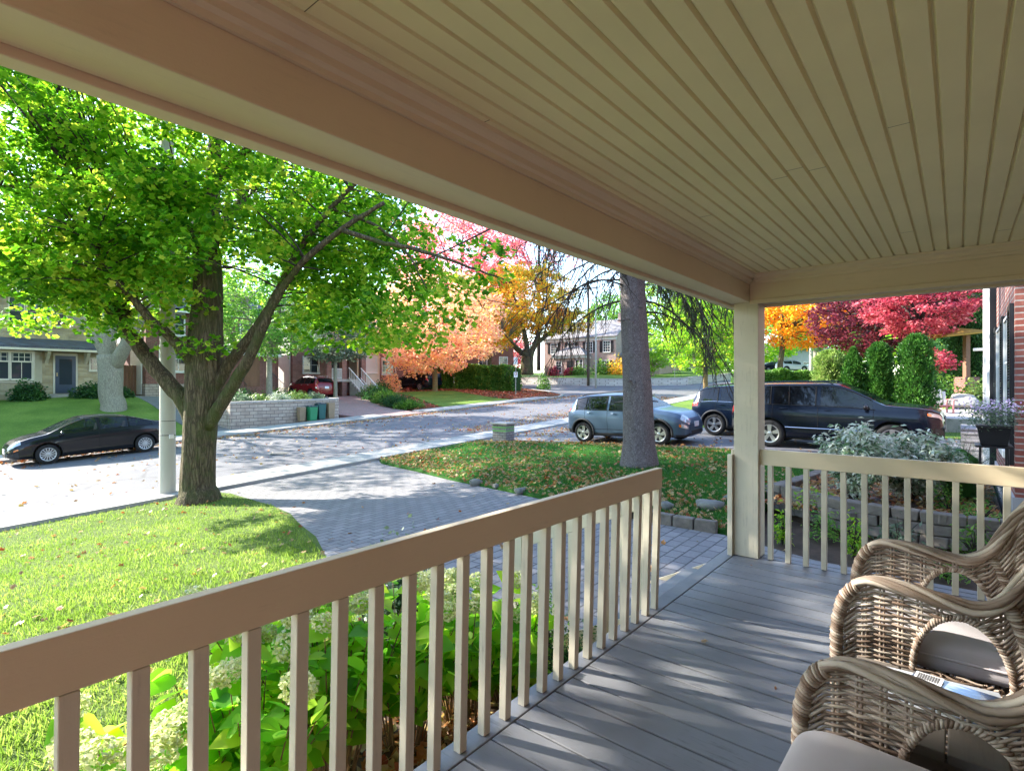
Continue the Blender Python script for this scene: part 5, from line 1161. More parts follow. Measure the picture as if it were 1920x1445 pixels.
PILOT = dict(x=(-2.45,2.38), paint=P_navy, r=.375, wheels=(-1.40,1.38), rim='five', rimmat=M_alloy, seatz=.66,
    box=1, under=[(-2.45,.45),(-2.2,.36),(-1.4,.28),(1.3,.27),(2.1,.32),(2.38,.42)],
    belt=[(-2.45,.85),(-2.38,1.10),(-1.5,1.14),(.6,1.09),(1.3,1.06),(2.0,1.03),(2.28,.97),(2.35,.86),(2.38,.70)],
    top=[(-2.45,1.10),(-2.40,1.42),(-2.30,1.66),(-2.15,1.73),(-1.2,1.765),(-.05,1.765),(.22,1.74),(.60,1.58),(1.12,1.27),(1.22,1.21),(1.9,1.16),(2.20,1.11),(2.33,1.02),(2.38,.86)],
    plan=[(-2.45,.80),(-2.41,.88),(-2.3,.94),(-2.0,.975),(-1.5,.985),(1.5,.985),(1.95,.97),(2.18,.93),(2.30,.87),(2.36,.79),(2.38,.72)], roof=[(-2.45,.78),(-2.0,.79),(0,.77),(.5,.79),(1.12,.90),(1.9,.88),(2.2,.84),(2.38,.68)],
    side=[(-2.18,-1.38),(-1.30,-.92),(-.90,-.28),(-.16,.98)], wind=(.27,1.14), rear=(-2.36,-2.08), tint_before=-.2, seams=(-1.32,-.22,1.0,), handles=(-1.05,.02), mirror=.84, plate_z=(.95,.55), rails=(-1.9,.1), railmat=P_navy, strip=(M_chrome,3.6,-1.0,.85,.009), mirmat=M_black,
    patches=[(2.08,2.33,6.6,9.6,M_head,'headlamp',0),(-2.43,-2.22,5.6,9.0,M_tail,'tail_lamp',0),(-2.42,-2.1,1.2,4.2,M_clad,'rear_bumper',0),(2.06,2.14,6.7,8.2,M_amber,'side_marker',0),(2.2,2.37,2.2,4.2,M_clad,'front_bumper_grille',0)], grille=[(2.36,2.39,.45,.62,.92)])
car('parked_car', 'black sedan parked on the street at the far left', (5.25,23.55), R(180), dict(SEDAN, lift=.006))
car('parked_car', 'slate grey crossover parked in the next driveway, partly hidden by the spruce trunk', (16.0,8.15), R(-90), KONA)
car('parked_car', 'dark blue compact sport utility vehicle seen between the grey crossover and the porch post', (19.15,4.95), R(-90), ESC, 'suv')
car('parked_car', 'large midnight blue sport utility vehicle right of the porch post, nose by the planter', (16.97,2.62), R(-90), PILOT, 'suv')
RED = dict(KONA, paint=P_red, rim='multi', rimmat=M_hub, arch=None, railmat=M_chrome, lift=.075, tint_before=9, patches=[(-2.0,-1.80,5.4,9.6,M_tail,'tail_lamp',.03),(-1.99,-1.85,4.8,5.5,M_chrome,'bumper_reflector',0)], handmat=M_chrome)
red = car('parked_car', 'red wagon parked tail out in the driveway across the street', (20.95,36.3), R(90), RED)
for k, cc in enumerate(()): pass
car('parked_car', 'dark blue sport utility vehicle parked under the salmon maple across the street', (33.1,38.8), R(90), dict(PILOT, lift=.12), 'suv')
def vz(z): return lambda u, v: z
for lb, px, Y, hd, spx, p, zz in (('white van-like car parked far off beyond the low hedge', 1484, 74, 8, KONA, P_sil, 690),('dark blue car parked far off, leftmost beyond the low hedge', 1452, 77, 5, SEDAN, P_navy, 690),('small pale car parked far off right of the white pole', 1534, 80, 8, SEDAN, P_sil, 690)):
    q = W(px, zz+7, Y); car('parked_car', lb, (q[0],q[1]), YAW-R(90)+R(hd), dict(spx, paint=p, zf=vz(q[2]), rimmat=M_hub), simple=True)
# ================================================================ WICKER ARMCHAIRS, TABLE, MAT
def wickermat():
    t = NT('grey_brown_wicker'); g = t.n('ShaderNodeNewGeometry'); v = t.coord(); n = t.noise(v, 9, 3); n2 = t.noise(v, 160, 3)
    f = t.math('ADD', t.math('MULTIPLY', g.outputs['Random Per Island'], .6), t.math('MULTIPLY', n, .5))
    col = t.ramp(f, [(.12,(.085,.048,.03)),(.34,(.18,.122,.085)),(.58,(.29,.225,.175)),(.85,(.44,.375,.305))])
    t.bsdf(col, .62, bump=t.bump(n2, .3, .001), spec=.35); return t.m
M_wick = wickermat()
M_wick_in = paint('dark_wicker_lining', (.055,.038,.03), .8, .25, 25, .5, 120)
def fabric(name, c):
    t = NT(name); v = t.coord(); n = t.noise(v, 4, 4); w1 = t.n('ShaderNodeTexWave'); w1.inputs['Scale'].default_value = 190; w2 = t.n('ShaderNodeTexWave', bands_direction='Y'); w2.inputs['Scale'].default_value = 190
    t.l(v, w1.inputs['Vector']); t.l(v, w2.inputs['Vector']); h = t.math('ADD', w1.outputs['Fac'], w2.outputs['Fac'])
    col = t.ramp(n, [(.3, tuple(q*.93 for q in c)), (.7, tuple(q*1.06 for q in c))])
    t.bsdf(col, .85, bump=t.bump(t.math('ADD', t.math('MULTIPLY', h, .25), t.math('MULTIPLY', n, 2.0)), .35, .003), spec=.2, Sheen_Weight=.2); return t.m
M_cush = fabric('grey_linen_cushion', (.43,.395,.41))
def frames(path):
    P = [Vector(p) for p in path]; T = []; Nn = []; k = len(P); nx = Vector((1,0,0))
    for i in range(k):
        t = (P[min(i+1,k-1)]-P[max(i-1,0)]).normalized(); nx = (nx-t*nx.dot(t)); nx = nx.normalized() if nx.length > 1e-5 else t.orthogonal().normalized(); T.append(t); Nn.append((nx, t.cross(nx)))
    return P, T, Nn
def resample(path, step):
    q = densify(path, 8); out = [Vector(q[0])]; acc = 0
    for a, b in zip(q[:-1], q[1:]):
        a, b = Vector(a), Vector(b); L = (b-a).length
        while acc+L >= step:
            f = (step-acc)/L; a = a.lerp(b, f); out.append(a.copy()); L = (b-a).length; acc = 0
        acc += L
    out.append(Vector(q[-1])); return out
def wrapped(m, path, r, pitch=.011, n=10, amp=.16, rr=None):
    """a cane pole wrapped in rattan: every turn of the wrap is its own ring"""
    P = resample(path, pitch); P, T, Nn = frames(P)
    for i in range(len(P)-1):
        a, b = P[i], P[i+1]; tilt = .0
        rs = r*(1+(rr.uniform(-.08,.08) if rr else 0)); vs = []
        for f, q in ((0,.80),(.22,1.0),(.5,1.06),(.78,1.0),(1.0,.80)):
            c = a.lerp(b, f)
            for j in range(n):
                an = 2*math.pi*j/n; sh = T[i]*(pitch*.55*math.sin(an)); nx, ny = Nn[i]
                vs.append(c+nx*(math.cos(an)*rs*q)+ny*(math.sin(an)*rs*q)+sh)
        m.add(vs, [(u*n+j, u*n+(j+1)%n, (u+1)*n+(j+1)%n, (u+1)*n+j) for u in range(4) for j in range(n)])
TOPP = [(.355,.40),(.358,.60),(.340,.675),(.300,.722),(.245,.738),(.17,.736),(.09,.724),(.02,.712),(-.04,.715),(-.095,.755),(-.14,.83),(-.18,.91),(-.24,.985)]
def topz(y): 
    ys = [p[0] for p in TOPP[1:]][::-1]; zs = [p[1] for p in TOPP[1:]][::-1]; return float(np.interp(y, ys, zs))
def make_chair(name, label, loc, rz, seed):
    rr = random.Random(seed); t = thing(name, label, 'armchair', loc, rz, 'wicker armchairs on the porch')
    # arm roll and crest, a rope of thick canes running arm - back - arm
    half = [(.262,.305,.700),(.264,.262,.722),(.266,.20,.724),(.268,.12,.715),(.270,.04,.703),(.274,-.03,.702),(.280,-.09,.742),(.286,-.14,.822),(.29,-.185,.905),(.26,-.25,.985),(.20,-.315,1.03),(.10,-.36,1.06),(0,-.375,1.07)]
    path = half+[(-x,y,z) for x,y,z in half[-2::-1]]
    P, T, Nn = frames(resample(path, .012)); K = len(P); m = MB()
    L_ = [(.0175,0),(.0155,1),(.018,2),(.016,3),(.0175,4),(.0155,5),(.0175,6)]
    for r0, k in L_:
        ph = 2*math.pi*k/7+rr.uniform(-.2,.2); pts = []
        wob = rr.uniform(0,6)
        for i in range(0, K, 2):
            a = ph+i*.012*10.0+.5*math.sin(i*.03+wob); nx, ny = Nn[i]; e = min(1, min(i, K-1-i)/14)
            pts.append(P[i]+nx*(math.cos(a)*(r0+.010)*(.45+.55*e))+ny*(math.sin(a)*r0*.80*(.45+.55*e)))
        m.tube(pts, .0088, 7)
    for k in range(3):      # inner canes
        m.tube([P[i]+Nn[i][0]*(.006*(k-1)) for i in range(0,K,3)], .009, 6)
    m.build('arm_roll', M_wick, t, smooth=True)
    # posts
    m = MB()
    for s in (-1,1):
        m = MB(); wrapped(m, [(s*.265,.335,.0),(s*.265,.352,.25),(s*.265,.357,.50),(s*.265,.348,.60),(s*.264,.325,.665),(s*.263,.295,.700)], .021, .0095, 10, rr=rr); m.build('post', M_wick, t, smooth=True)
        m = MB(); wrapped(m, [(s*.265,-.235,.0),(s*.265,-.20,.30),(s*.268,-.165,.50),(s*.272,-.14,.64),(s*.274,-.10,.73)], .020, .0095, 10, rr=rr); m.build('post', M_wick, t, smooth=True)
    # arched openings under the arms
    inside = lambda y, z: z > .475 and ((y-.01)/.118)**2+((z-.475)/.178)**2 < 1
    for s in (-1,1):
        m = MB(); wrapped(m, [(s*.265, +.01+.126*math.cos(a), .475+.186*math.sin(a)) for a in np.linspace(-.12,math.pi+.12,16)], .0115, .0095, 8, rr=rr)
        m.build('arch_trim', M_wick, t, smooth=True)
    # woven sides
    for s in (-1,1):
        m = MB(); stakes = np.arange(.325,-.235,-.052)
        for ys in stakes:
            for dy in (-.0055,.0055):
                y = ys+dy; seg = []
                for z in np.linspace(.03, topz(y)-.012, 36):
                    if inside(y,z):
                        if len(seg) > 1: m.tube(seg, .0042, 5, caps=False)
                        seg = []
                    else: seg.append((s*.265,y,z))
                if len(seg) > 1: m.tube(seg, .0042, 5, caps=False)
        nr = 76
        for k in range(nr):
            f = (k+.5)/nr; seg = []; amp = .0065*(1 if k%2 else -1); jit = rr.uniform(-.0015,.0015); rad = rr.uniform(.0036,.0048); off = rr.uniform(-.3,.3)
            for y in np.arange(.335,-.245,-.013):
                z = .035+(topz(y)-.03-.035)*f+jit+.0015*math.sin(y*40+k); xx = s*.265+amp*math.cos(math.pi*(y-.325)/.052)
                if y < -.10 and z > .74: z = z
                if inside(y,z):
                    if len(seg) > 2: m.tube(seg, rad, 5, caps=False)
                    seg = []
                else: seg.append((xx,y,z))
            if len(seg) > 2: m.tube(seg, rad, 5, caps=False)
        m.build('side_weave', M_wick, t, smooth=True)
    # woven back, curved in plan
    def bp(a, z): 
        h = max(0, z-.40); return (.268*math.sin(a*math.pi/2)*(1+.02*h), -.13-.17*math.cos(a*math.pi/2)-.16*h*(.4+.6*math.cos(a*math.pi/2)), z)
    btop = lambda a: float(np.interp(abs(a), [0,.35,.7,.88,1], [1.055,1.045,.99,.92,.84]))
    m = MB()
    for a in np.linspace(-.97,.97,27):
        for d in (-.010,.010): m.tube([bp(a+d,z) for z in np.linspace(.03,btop(a)-.005,16)], .0038, 5, caps=False)
    for k in range(84):
        f = (k+.5)/84; amp = .006*(1 if k%2 else -1); seg = []; rad = rr.uniform(.0034,.0048)
        for i, a in enumerate(np.linspace(-1,1,53)):
            z = .035+(btop(a)-.045)*f; p = bp(a,z); nn = Vector((math.sin(a*math.pi/2),-math.cos(a*math.pi/2),0)); seg.append(Vector(p)+nn*(amp*math.cos(math.pi*i/2)))
        m.tube(seg, rad, 5, caps=False)
    m.build('back_weave', M_wick, t, smooth=True)
    m = MB()
    for k in range(32):
        z = .04+k*.0118; amp = .006*(1 if k%2 else -1); m.tube([(x,.345+amp*math.cos(math.pi*x/.05),z) for x in np.arange(-.265,.27,.0125)], .0043, 5, caps=False)
    for x in np.arange(-.25,.26,.05):
        for d in (-.0055,.0055): m.tube([(x+d,.345,.03),(x+d,.345,.42)], .0042, 5, caps=False)
    for k in range(18): y = .33-k*.032; m.tube([(-.28,y,.415),(.28,y,.415)], .006, 5)
    m.build('front_weave', M_wick, t, smooth=True)
    # cushion
    def cushion(c, d, ex, name, rot=0):
        m = MB(); nu, nv = 56, 28; vs = []
        sg = lambda v, e: math.copysign(abs(v)**e, v)
        for i in range(nv+1):
            ph = -math.pi/2+math.pi*i/nv
            for j in range(nu):
                th = 2*math.pi*j/nu; x = sg(math.cos(ph),ex[1])*sg(math.cos(th),ex[0]); y = sg(math.cos(ph),ex[1])*sg(math.sin(th),ex[0]); z = sg(math.sin(ph),ex[1]+.25)
                crease = .012*math.sin(3*x+5*y+seed)*max(0,z)
                vs.append((c[0]+x*d[0], c[1]+y*d[1], c[2]+z*(d[2]+crease*.6)*(1-.18*(x*x+y*y)/2)))
        m.add(vs, [(i*nu+j, i*nu+(j+1)%nu, (i+1)*nu+(j+1)%nu, (i+1)*nu+j) for i in range(nv) for j in range(nu)]); o = m.build(name, M_cush, t, smooth=True)
        m = MB(); pts = [(c[0]+sg(math.cos(a),ex[0])*d[0]*1.004, c[1]+sg(math.sin(a),ex[0])*d[1]*1.004, c[2]) for a in np.linspace(0,2*math.pi,80)]; m.tube(pts, .0045, 5, caps=False); m.build('piping', M_cush, o, smooth=True)
        return o
    cushion((0,.05,.512), (.232,.30,.068), (.22,.28), 'seat_cushion')
    return t
make_chair('wicker_armchair', 'wicker armchair beyond the little table, its pale cushion showing through the arched arm', (2.555,-.01,.003), R(1.5), 3).scale = (1.1,1,1.055)
make_chair('wicker_armchair', 'nearest wicker armchair cut by the bottom edge, its broad grey seat cushion in front', (1.338,-.02,.003), R(-1), 8).scale = (1.1,1,1)
# table
M_tw = woodpaint('weathered_table_wood', (.135,.115,.10), .6, .2, .6, 0, .5)
tb = thing('side_table', 'low dark weathered slatted table between the two wicker armchairs', 'table', (0,0,.003))
m = MB(); v = .265; rr = random.Random(4)
while v > -.70: m.box((1.725,v-.118,.505+rr.uniform(-.001,.001)),(2.165,v,.530)); v -= .122
m.build('tabletop', M_tw, tb, bevel=.003)
for x in (1.74,2.11):
    for y in (.20,-.66): m = MB(); m.box((x,y,0),(x+.045,y+.045,.504)); m.build('leg', M_tw, tb, bevel=.003)
m = MB(); m.box((1.75,-.64,.44),(1.775,.23,.503)); m.box((2.115,-.64,.44),(2.14,.23,.503)); m.build('apron', M_tw, tb)
# magazines
def magazine(name, label, c, w, l, rz, cover, z0, th=.007):
    o = thing(name, label, 'magazine', (c[0],c[1],z0), rz, None)
    m = MB(); m.box((-w/2,-l/2,0),(w/2,l/2,th-.0012)); m.build('pages', plain('magazine_paper', (.70,.71,.74), .6), o)
    m = MB(); n = 10
    for i in range(n):
        f0, f1 = i/n, (i+1)/n; zb = lambda f: th+.004*math.sin(f*math.pi); m.add([(-w/2+w*f0,-l/2,zb(f0)),(-w/2+w*f1,-l/2,zb(f1)),(-w/2+w*f1,l/2,zb(f1)),(-w/2+w*f0,l/2,zb(f0))],[(0,1,2,3)])
    m.build('cover', cover, o, smooth=True); return o
def covermat(name, stops, sc=3.0):
    t = NT(name); v = t.coord((1,1,1),'Generated'); n = t.noise(v, sc, 3); sx = t.n('ShaderNodeSeparateXYZ'); t.l(v, sx.inputs[0])
    f = t.math('ADD', t.math('MULTIPLY', n, .5), t.math('MULTIPLY', sx.outputs[1], .5)); t.bsdf(t.ramp(f, stops), .18, coat=.6); return t.m
C1 = covermat('pale_cover', [(.25,(.55,.58,.64)),(.55,(.65,.67,.70)),(.8,(.5,.52,.6))]); C2 = covermat('navy_photo_cover', [(.28,(.02,.03,.05)),(.42,(.03,.05,.10)),(.52,(.06,.12,.30)),(.60,(.5,.56,.62)),(.70,(.05,.07,.12)),(.85,(.10,.12,.15))], 2.0)
magazine('magazine', 'pale magazine underneath on the slatted table', (2.03,.035), .21, .28, R(6), C1, .534)
mg = magazine('magazine', 'dark navy magazine lying on top of the pale one', (1.985,-.03), .22, .30, R(-7), C2, .5465)
m = MB()
for k in range(9): m.box((.055,.085+k*.006,.0145),(.095,.088+k*.006,.0149))
m.build('printed_lines', plain('grey_print', (.15,.15,.16), .5), mg)
m = MB(); m.box((.045,.075,.0132),(.103,.143,.0138)); m.build('address_label', plain('label_white', (.75,.75,.78), .5), mg)
m = MB(); m.lathe([(0,.0136),(.013,.0136),(.013,.0142),(0,.0142)], c=(-.06,-.03,0), n=20); m.build('red_spot', plain('red_print', (.6,.04,.05), .3), mg)
m = MB(); m.lathe([(0,.0136),(.016,.0136),(.016,.0142),(0,.0142)], c=(-.068,-.066,0), n=20); m.build('orange_spot', plain('orange_print', (.6,.22,.10), .3), mg)
fc = bpy.data.curves.new('title', 'FONT'); fc.body = 'NEL'; fc.size = .055; fc.extrude = .0003; fo = bpy.data.objects.new('title', fc); COL.objects.link(fo); bpy.context.view_layer.update(); tm = bpy.data.meshes.new_from_object(fo.evaluated_get(bpy.context.evaluated_depsgraph_get())); bpy.data.objects.remove(fo, do_unlink=True); fo = bpy.data.objects.new('title', tm); COL.objects.link(fo); fo.parent = mg; fo.location = (-.055,-.135,.0150); tm.materials.clear(); tm.materials.append(plain('white_print', (.75,.76,.78), .4))
# straw mat
M_coir = paint('coir_fibre', (.42,.30,.14), .95, .3, 14, 1.0, 160)
mt = thing('door_mat', 'tan coir mat lying on the deck behind the farther armchair', 'mat'); m = MB(); m.box((3.45,-1.0,.003),(4.35,-.20,.022)); m.build('mat', M_coir, mt, bevel=.006)
m = MB()
for a, b in (((3.43,-1.02,.002),(3.45,-.18,.012)),((4.35,-1.02,.002),(4.37,-.18,.012)),((3.45,-.2,.002),(4.35,-.18,.012)),((3.45,-1.02,.002),(4.35,-1.0,.012))): m.box(a, b)
m.build('rubber_border', M_clad, mt)
# our own house rises behind the porch
m = MB(); m.box((-9,-11,-.9),(5.02,-2.1,6.6)); 
hh = thing('brick_house', 'red brick house that carries the porch, behind the camera', 'house'); m.build('wall', M_brick, hh); m = MB(); hip(m,-9,5.02,-11,-2.1,6.7,3.5,.5); m.build('roof', M_slate, hh)
for o in [q for q in COL.objects if q.get('label') == 'red brick house wall closing the back of the porch']: o.parent = hh; o.name = 'porch_wall'; del o['category']; del o['label']
# ================================================================ PLANTS NEAR THE PORCH
L_hyd = leafmat('hydrangea_leaves', [(.05,.17,.014),(.10,.28,.018),(.18,.38,.025),(.34,.46,.05),(.46,.40,.06)], .6)
def petalmat():
    t = NT('lime_white_florets'); g = t.n('ShaderNodeNewGeometry'); col = t.ramp(g.outputs['Random Per Island'], [(.1,(.44,.52,.16)),(.5,(.62,.66,.32)),(.9,(.74,.74,.50))])
    p = t.n('ShaderNodeBsdfPrincipled'); t.l(col, p.inputs['Base Color']); p.inputs['Roughness'].default_value = .7; tr = t.n('ShaderNodeBsdfTranslucent'); t.l(col, tr.inputs[0])
    mx = t.n('ShaderNodeMixShader'); mx.inputs[0].default_value = .35; t.l(p.outputs[0], mx.inputs[1]); t.l(tr.outputs[0], mx.inputs[2]); t.l(mx.outputs[0], t.out.inputs[0]); return t.m
M_flor = petalmat(); M_stem = paint('woody_stem', (.16,.10,.05), .8, .3, 9)
heads = []
def head_mesh(seed):
    rng = np.random.default_rng(seed); n = 420; d = unit(rng.normal(size=(n,3))); d[:,2] = d[:,2]*.8+.15
    r = .072*rng.uniform(.86,1.04,n); P = d*r[:,None]
    o = leaves('flower_head', P, .023, M_flor, None, 'flat', .1, rng, dirs=np.cross(d, unit(rng.normal(size=(n,3)))), jit=.3); return o
HD = [head_mesh(100+k) for k in range(3)]; hd_used = [False]*3
def hydrangea(loc, h, r, nst, nh, label, seed, size=.115):
    nst = int(nst*1.45); nh = int(nh*1.1); r *= 1.08
    rr = random.Random(seed); rng = np.random.default_rng(seed); t = thing('hydrangea_bush', label, 'shrub', loc, 0, 'hydrangeas along the porch front')
    m = MB(); P = []; D = []; tips = []
    for k in range(nst):
        a = rr.uniform(0,6.28); rad = rr.uniform(.25,1)*r; tip = (math.cos(a)*rad, math.sin(a)*rad, h*rr.uniform(.62,1)); q = bez((math.cos(a)*.08,math.sin(a)*.08,-.05),(math.cos(a)*rad*.5,math.sin(a)*rad*.5,h*.5),tip,9); m.tube(q, list(np.linspace(.0055,.0025,9)), 5); tips.append(tip)
        for i in range(3,9):
            for s in range(2):
                b = rr.uniform(0,6.28); P.append(np.array(q[i])+np.array([0,0,rr.uniform(-.02,.02)])); D.append([math.cos(b),math.sin(b),rr.uniform(-.5,.25)])
    m.build('stems', M_stem, t, smooth=True)
    leaves('leaves', np.array(P), size, L_hyd, t, 'heart', .75, rng, dirs=np.array(D), jit=.25)
    tips.sort(key=lambda p: -p[2])
    for k, p in enumerate(tips[:nh]):
        i = rr.randrange(3); o = HD[i]
        if hd_used[i]: o = o.copy(); COL.objects.link(o)
        hd_used[i] = True; o.parent = t; s = rr.uniform(.75,1.2); o.scale = (s,s,s*.85); o.location = (p[0],p[1],p[2]+.03); o.rotation_euler = (rr.uniform(-.5,.5),rr.uniform(-.5,.5),rr.uniform(0,6))
BZ = -.60
for k, (u, v, h, r, ns, nh, lb) in enumerate((
    (.62,2.42,.72,.42,22,9,'hydrangea with the biggest pale sunlit flower heads, nearest the camera at the lower left'),
    (1.10,2.40,.85,.40,22,6,'hydrangea seen between the balusters, second from the lower left'),
    (1.52,2.45,.98,.42,24,6,'hydrangea with yellowing leaves, third from the lower left'),
    (1.95,2.40,.95,.40,22,6,'hydrangea in the middle of the flower bed behind the balusters'),
    (2.32,2.30,.86,.36,20,5,'hydrangea with dark green leaves, fourth along towards the steps'),
    (2.62,2.15,.62,.30,16,3,'small low hydrangea nearest the steps'),
    (1.55,3.05,.92,.38,20,6,'hydrangea at the outer edge of the flower bed beside the lawn'))):
    hydrangea((u,v,BZ), h, r, ns, nh, lb, 200+k)
shrub('boxwood_bush', 'small fine-leaved green bush behind the hydrangeas by the paved drive', (2.45,3.05,-.62), .36, .92, L_bluish, 220, 5200, .035, 'flat', .3)
shrub('boxwood_bush', 'low fine-leaved green bush beside the steps, seen through the balusters', (3.02,2.30,-.62), .28, .62, L_mid, 221, 4200, .035, 'narrow', .3)
shrub('boxwood_bush', 'dark low fine-leaved bush at the foot of the porch near the steps', (2.95,1.90,-.62), .26, .50, L_dk, 222, 3600, .03, 'narrow', .3)
# variegated dogwood: pale margins
def variegmat():
    t = NT('variegated_leaves'); g = t.n('ShaderNodeNewGeometry'); col = t.ramp(g.outputs['Random Per Island'], [(.0,(.10,.20,.09)),(.25,(.18,.30,.14)),(.30,(.50,.56,.42)),(.85,(.70,.72,.60)),(1,(.36,.46,.28))])
    p = t.n('ShaderNodeBsdfPrincipled'); t.l(col, p.inputs['Base Color']); p.inputs['Roughness'].default_value = .5; tr = t.n('ShaderNodeBsdfTranslucent'); t.l(col, tr.inputs[0])
    mx = t.n('ShaderNodeMixShader'); mx.inputs[0].default_value = .3; t.l(p.outputs[0], mx.inputs[1]); t.l(tr.outputs[0], mx.inputs[2]); t.l(mx.outputs[0], t.out.inputs[0]); return t.m
L_var = variegmat()
def dogwood(label, loc, r, h, seed, n=1500):
    rng = np.random.default_rng(seed); rr = random.Random(seed); t = thing('variegated_dogwood', label, 'shrub', loc, 0, 'variegated dogwoods'); m = MB(); P = []; D = []
    for k in range(46):
        a = rr.uniform(0,6.28); e = rr.uniform(.1,1)**.6; tip = np.array([math.cos(a)*r*e, math.sin(a)*r*e, h*(1-.55*e*e)*rr.uniform(.8,1.02)]); q = bez((0,0,-.05), tip*.5+np.array([0,0,h*.2]), tip, 9); m.tube(q, list(np.linspace(.008,.002,9)), 4)
        for i in range(2,9):
            for s in range(int(n/46/3)):
                b = rr.uniform(0,6.28); P.append(np.array(q[i])+rng.normal(size=3)*.045); D.append([math.cos(b)+math.cos(a)*.5, math.sin(b)+math.sin(a)*.5, rr.uniform(-.9,.1)])
    m.build('stems', M_twig, t); leaves('leaves', np.array(P), .10, L_var, t, 'narrow', .6, rng, dirs=np.array(D), jit=.3)
dogwood('white-edged variegated shrub behind the side railing, left and taller one', (9.35,1.20,-.25), .62, 1.25, 300, 2000)
dogwood('white-edged variegated shrub behind the side railing, right and lower one', (10.0,.55,-.25), .72, 1.10, 301, 2200)
shrub('yew_bush', 'dark green feathery yew right of the variegated shrubs', (10.6,-.02,-.22), .55, .95, L_dk, 302, 9000, .05, 'needle', .2, dirs=True, jit=.6)
bpy.data.objects['yew_bush'].children[1].data.materials[0] = L_arb
for k,(u,v,r,h,mt,lb) in enumerate(((7.6,1.75,.12,.42,L_ygreen,'tiny bright green weed at the foot of the block edging, left'),(7.5,.95,.14,.5,L_ygreen,'bright green seedling in front of the block edging behind the railing'),(8.9,-.2,.22,.35,L_mid,'small green perennial in the bed by the brick foundation'),(9.6,.1,.26,.40,L_mid,'leafy green perennial under the variegated shrub'),(7.3,.1,.2,.25,L_mid,'low green plant below the edging, right'),(8.05,1.35,.25,.42,L_mid,'leafy green clump against the left end of the edging'),(8.0,.55,.28,.40,L_bluish,'grey-green clump against the middle of the edging'),(7.95,-.15,.26,.45,L_hedge,'dark leafy clump at the right end of the edging'),(8.75,1.6,.3,.35,L_ygreen,'yellow-green groundcover above the edging'))):
    shrub('garden_plant', lb, (u,v,gz(u,v)+(.1 if u > 8.6 else -.1)), r, h, mt, 310+k, 260, .07, 'narrow', .5, stems=6)
# planter on its stand
pl = thing('flower_planter', 'black planter of pale purple flowers on a thin black stand by the brick house', 'planter', (7.98,-.30,0)); m = MB()
m.add([(-.15,-.11,.80),(.15,-.11,.80),(.15,.11,.80),(-.15,.11,.80),(-.185,-.14,1.0),(.185,-.14,1.0),(.185,.14,1.0),(-.185,.14,1.0)], [(0,3,2,1),(0,1,5,4),(1,2,6,5),(2,3,7,6),(3,0,4,7)])
m.box((-.195,-.15,.99),(.195,.15,1.015)); m.build('box', M_black, pl, bevel=.004)
m = MB(); m.box((-.20,-.155,.775),(.20,.155,.795))
for sx in (-.16,.16):
    for sy in (-.11,.11): m.tube([(sx,sy,.775),(sx*1.05,sy*1.05,.2),(sx*1.25,sy*1.3,-.45)], .008, 6)
m.tube([(-.17,-.12,.35),(.17,.12,.35)], .006, 5); m.tube([(-.17,.12,.35),(.17,-.12,.35)], .006, 5); m.build('stand', M_black, pl)
rng = np.random.default_rng(9); P = rng.normal(size=(1700,3))*np.array([.13,.12,.07])+np.array([0,0,1.12]); leaves('foliage', P, .035, L_bluish, pl, 'narrow', .4, rng)
L_purp = leafmat('purple_petals', [(.25,.16,.36),(.46,.36,.55),(.62,.56,.66)], .3); P = rng.normal(size=(330,3))*np.array([.14,.13,.045])+np.array([0,0,1.21]); leaves('flowers', P, .028, L_purp, pl, 'flat', .5, rng)['kind'] = 'stuff'
# wooden steps next to the driveway
ws = thing('wooden_steps', 'weathered grey plank steps at the head of the next driveway, beside the brick house', 'steps', (0,0,0))
for k in range(5):
    m = MB(); m.box((14.9+.30*k,-1.9,gz(15,-.6)+.04+.15*k),(14.9+.30*k+.285,-.05,gz(15,-.6)+.075+.15*k)); m.box((14.9+.30*k+.02,-1.9,gz(15,-.6)-.1+.15*k),(14.9+.30*k+.04,-.05,gz(15,-.6)+.038+.15*k)); m.build('tread', M_deck, ws)
m = MB(); m.box((16.45,-2.6,gz(15,-.6)),(18.6,-.05,gz(15,-.6)+.73)); m.build('landing', M_deck, ws)
# ================================================================ STREET OBJECTS
cp = thing('utility_pole', 'tall round concrete pole beside the big green tree trunk', 'pole', (4.46,13.86,gz(4.46,13.86)+.1))
M_pole = paint('pole_concrete', (.44,.43,.37), .85, .12, 1.5, .35, 70, (1,1,.3), dirt=(.33,.31,.26))
m = MB(); m.lathe([(.168,-.3),(.165,0),(.150,4),(.135,8),(.12,11.5)], n=28); m.build('shaft', M_pole, cp, smooth=True)
m = MB(); m.tube([(.158*math.cos(a),.158*math.sin(a),1.62) for a in np.linspace(0,2*math.pi,30)], .006, 5, caps=False); m.tube([(.160*math.cos(a),.160*math.sin(a),1.30) for a in np.linspace(0,2*math.pi,30)], .008, 5, caps=False); m.build('strap', M_clad, cp)
m = MB(); m.cbox((.02,-.18,1.27),(.09,.05,.09)); m.build('junction_box', M_white, cp, bevel=.008)
m = MB(); m.cbox((.0,0,10.6),(2.2,.1,.12), rz=.5); m.build('crossarm', M_twig, cp)
up = W(1103,722,59); ut = thing('utility_pole', 'dark wooden pole in front of the distant white-shuttered house', 'pole', (up[0],up[1],gz(up[0],up[1])))
m = MB(); m.lathe([(.16,-.3),(.15,2),(.11,11.5)], n=14); m.build('shaft', paint('creosoted_wood', (.075,.055,.04), .9, .2, 4, .5), ut, smooth=True)
m = MB(); m.cbox((0,0,10.6),(.1,2.2,.12)); m.build('crossarm', M_twig, ut)
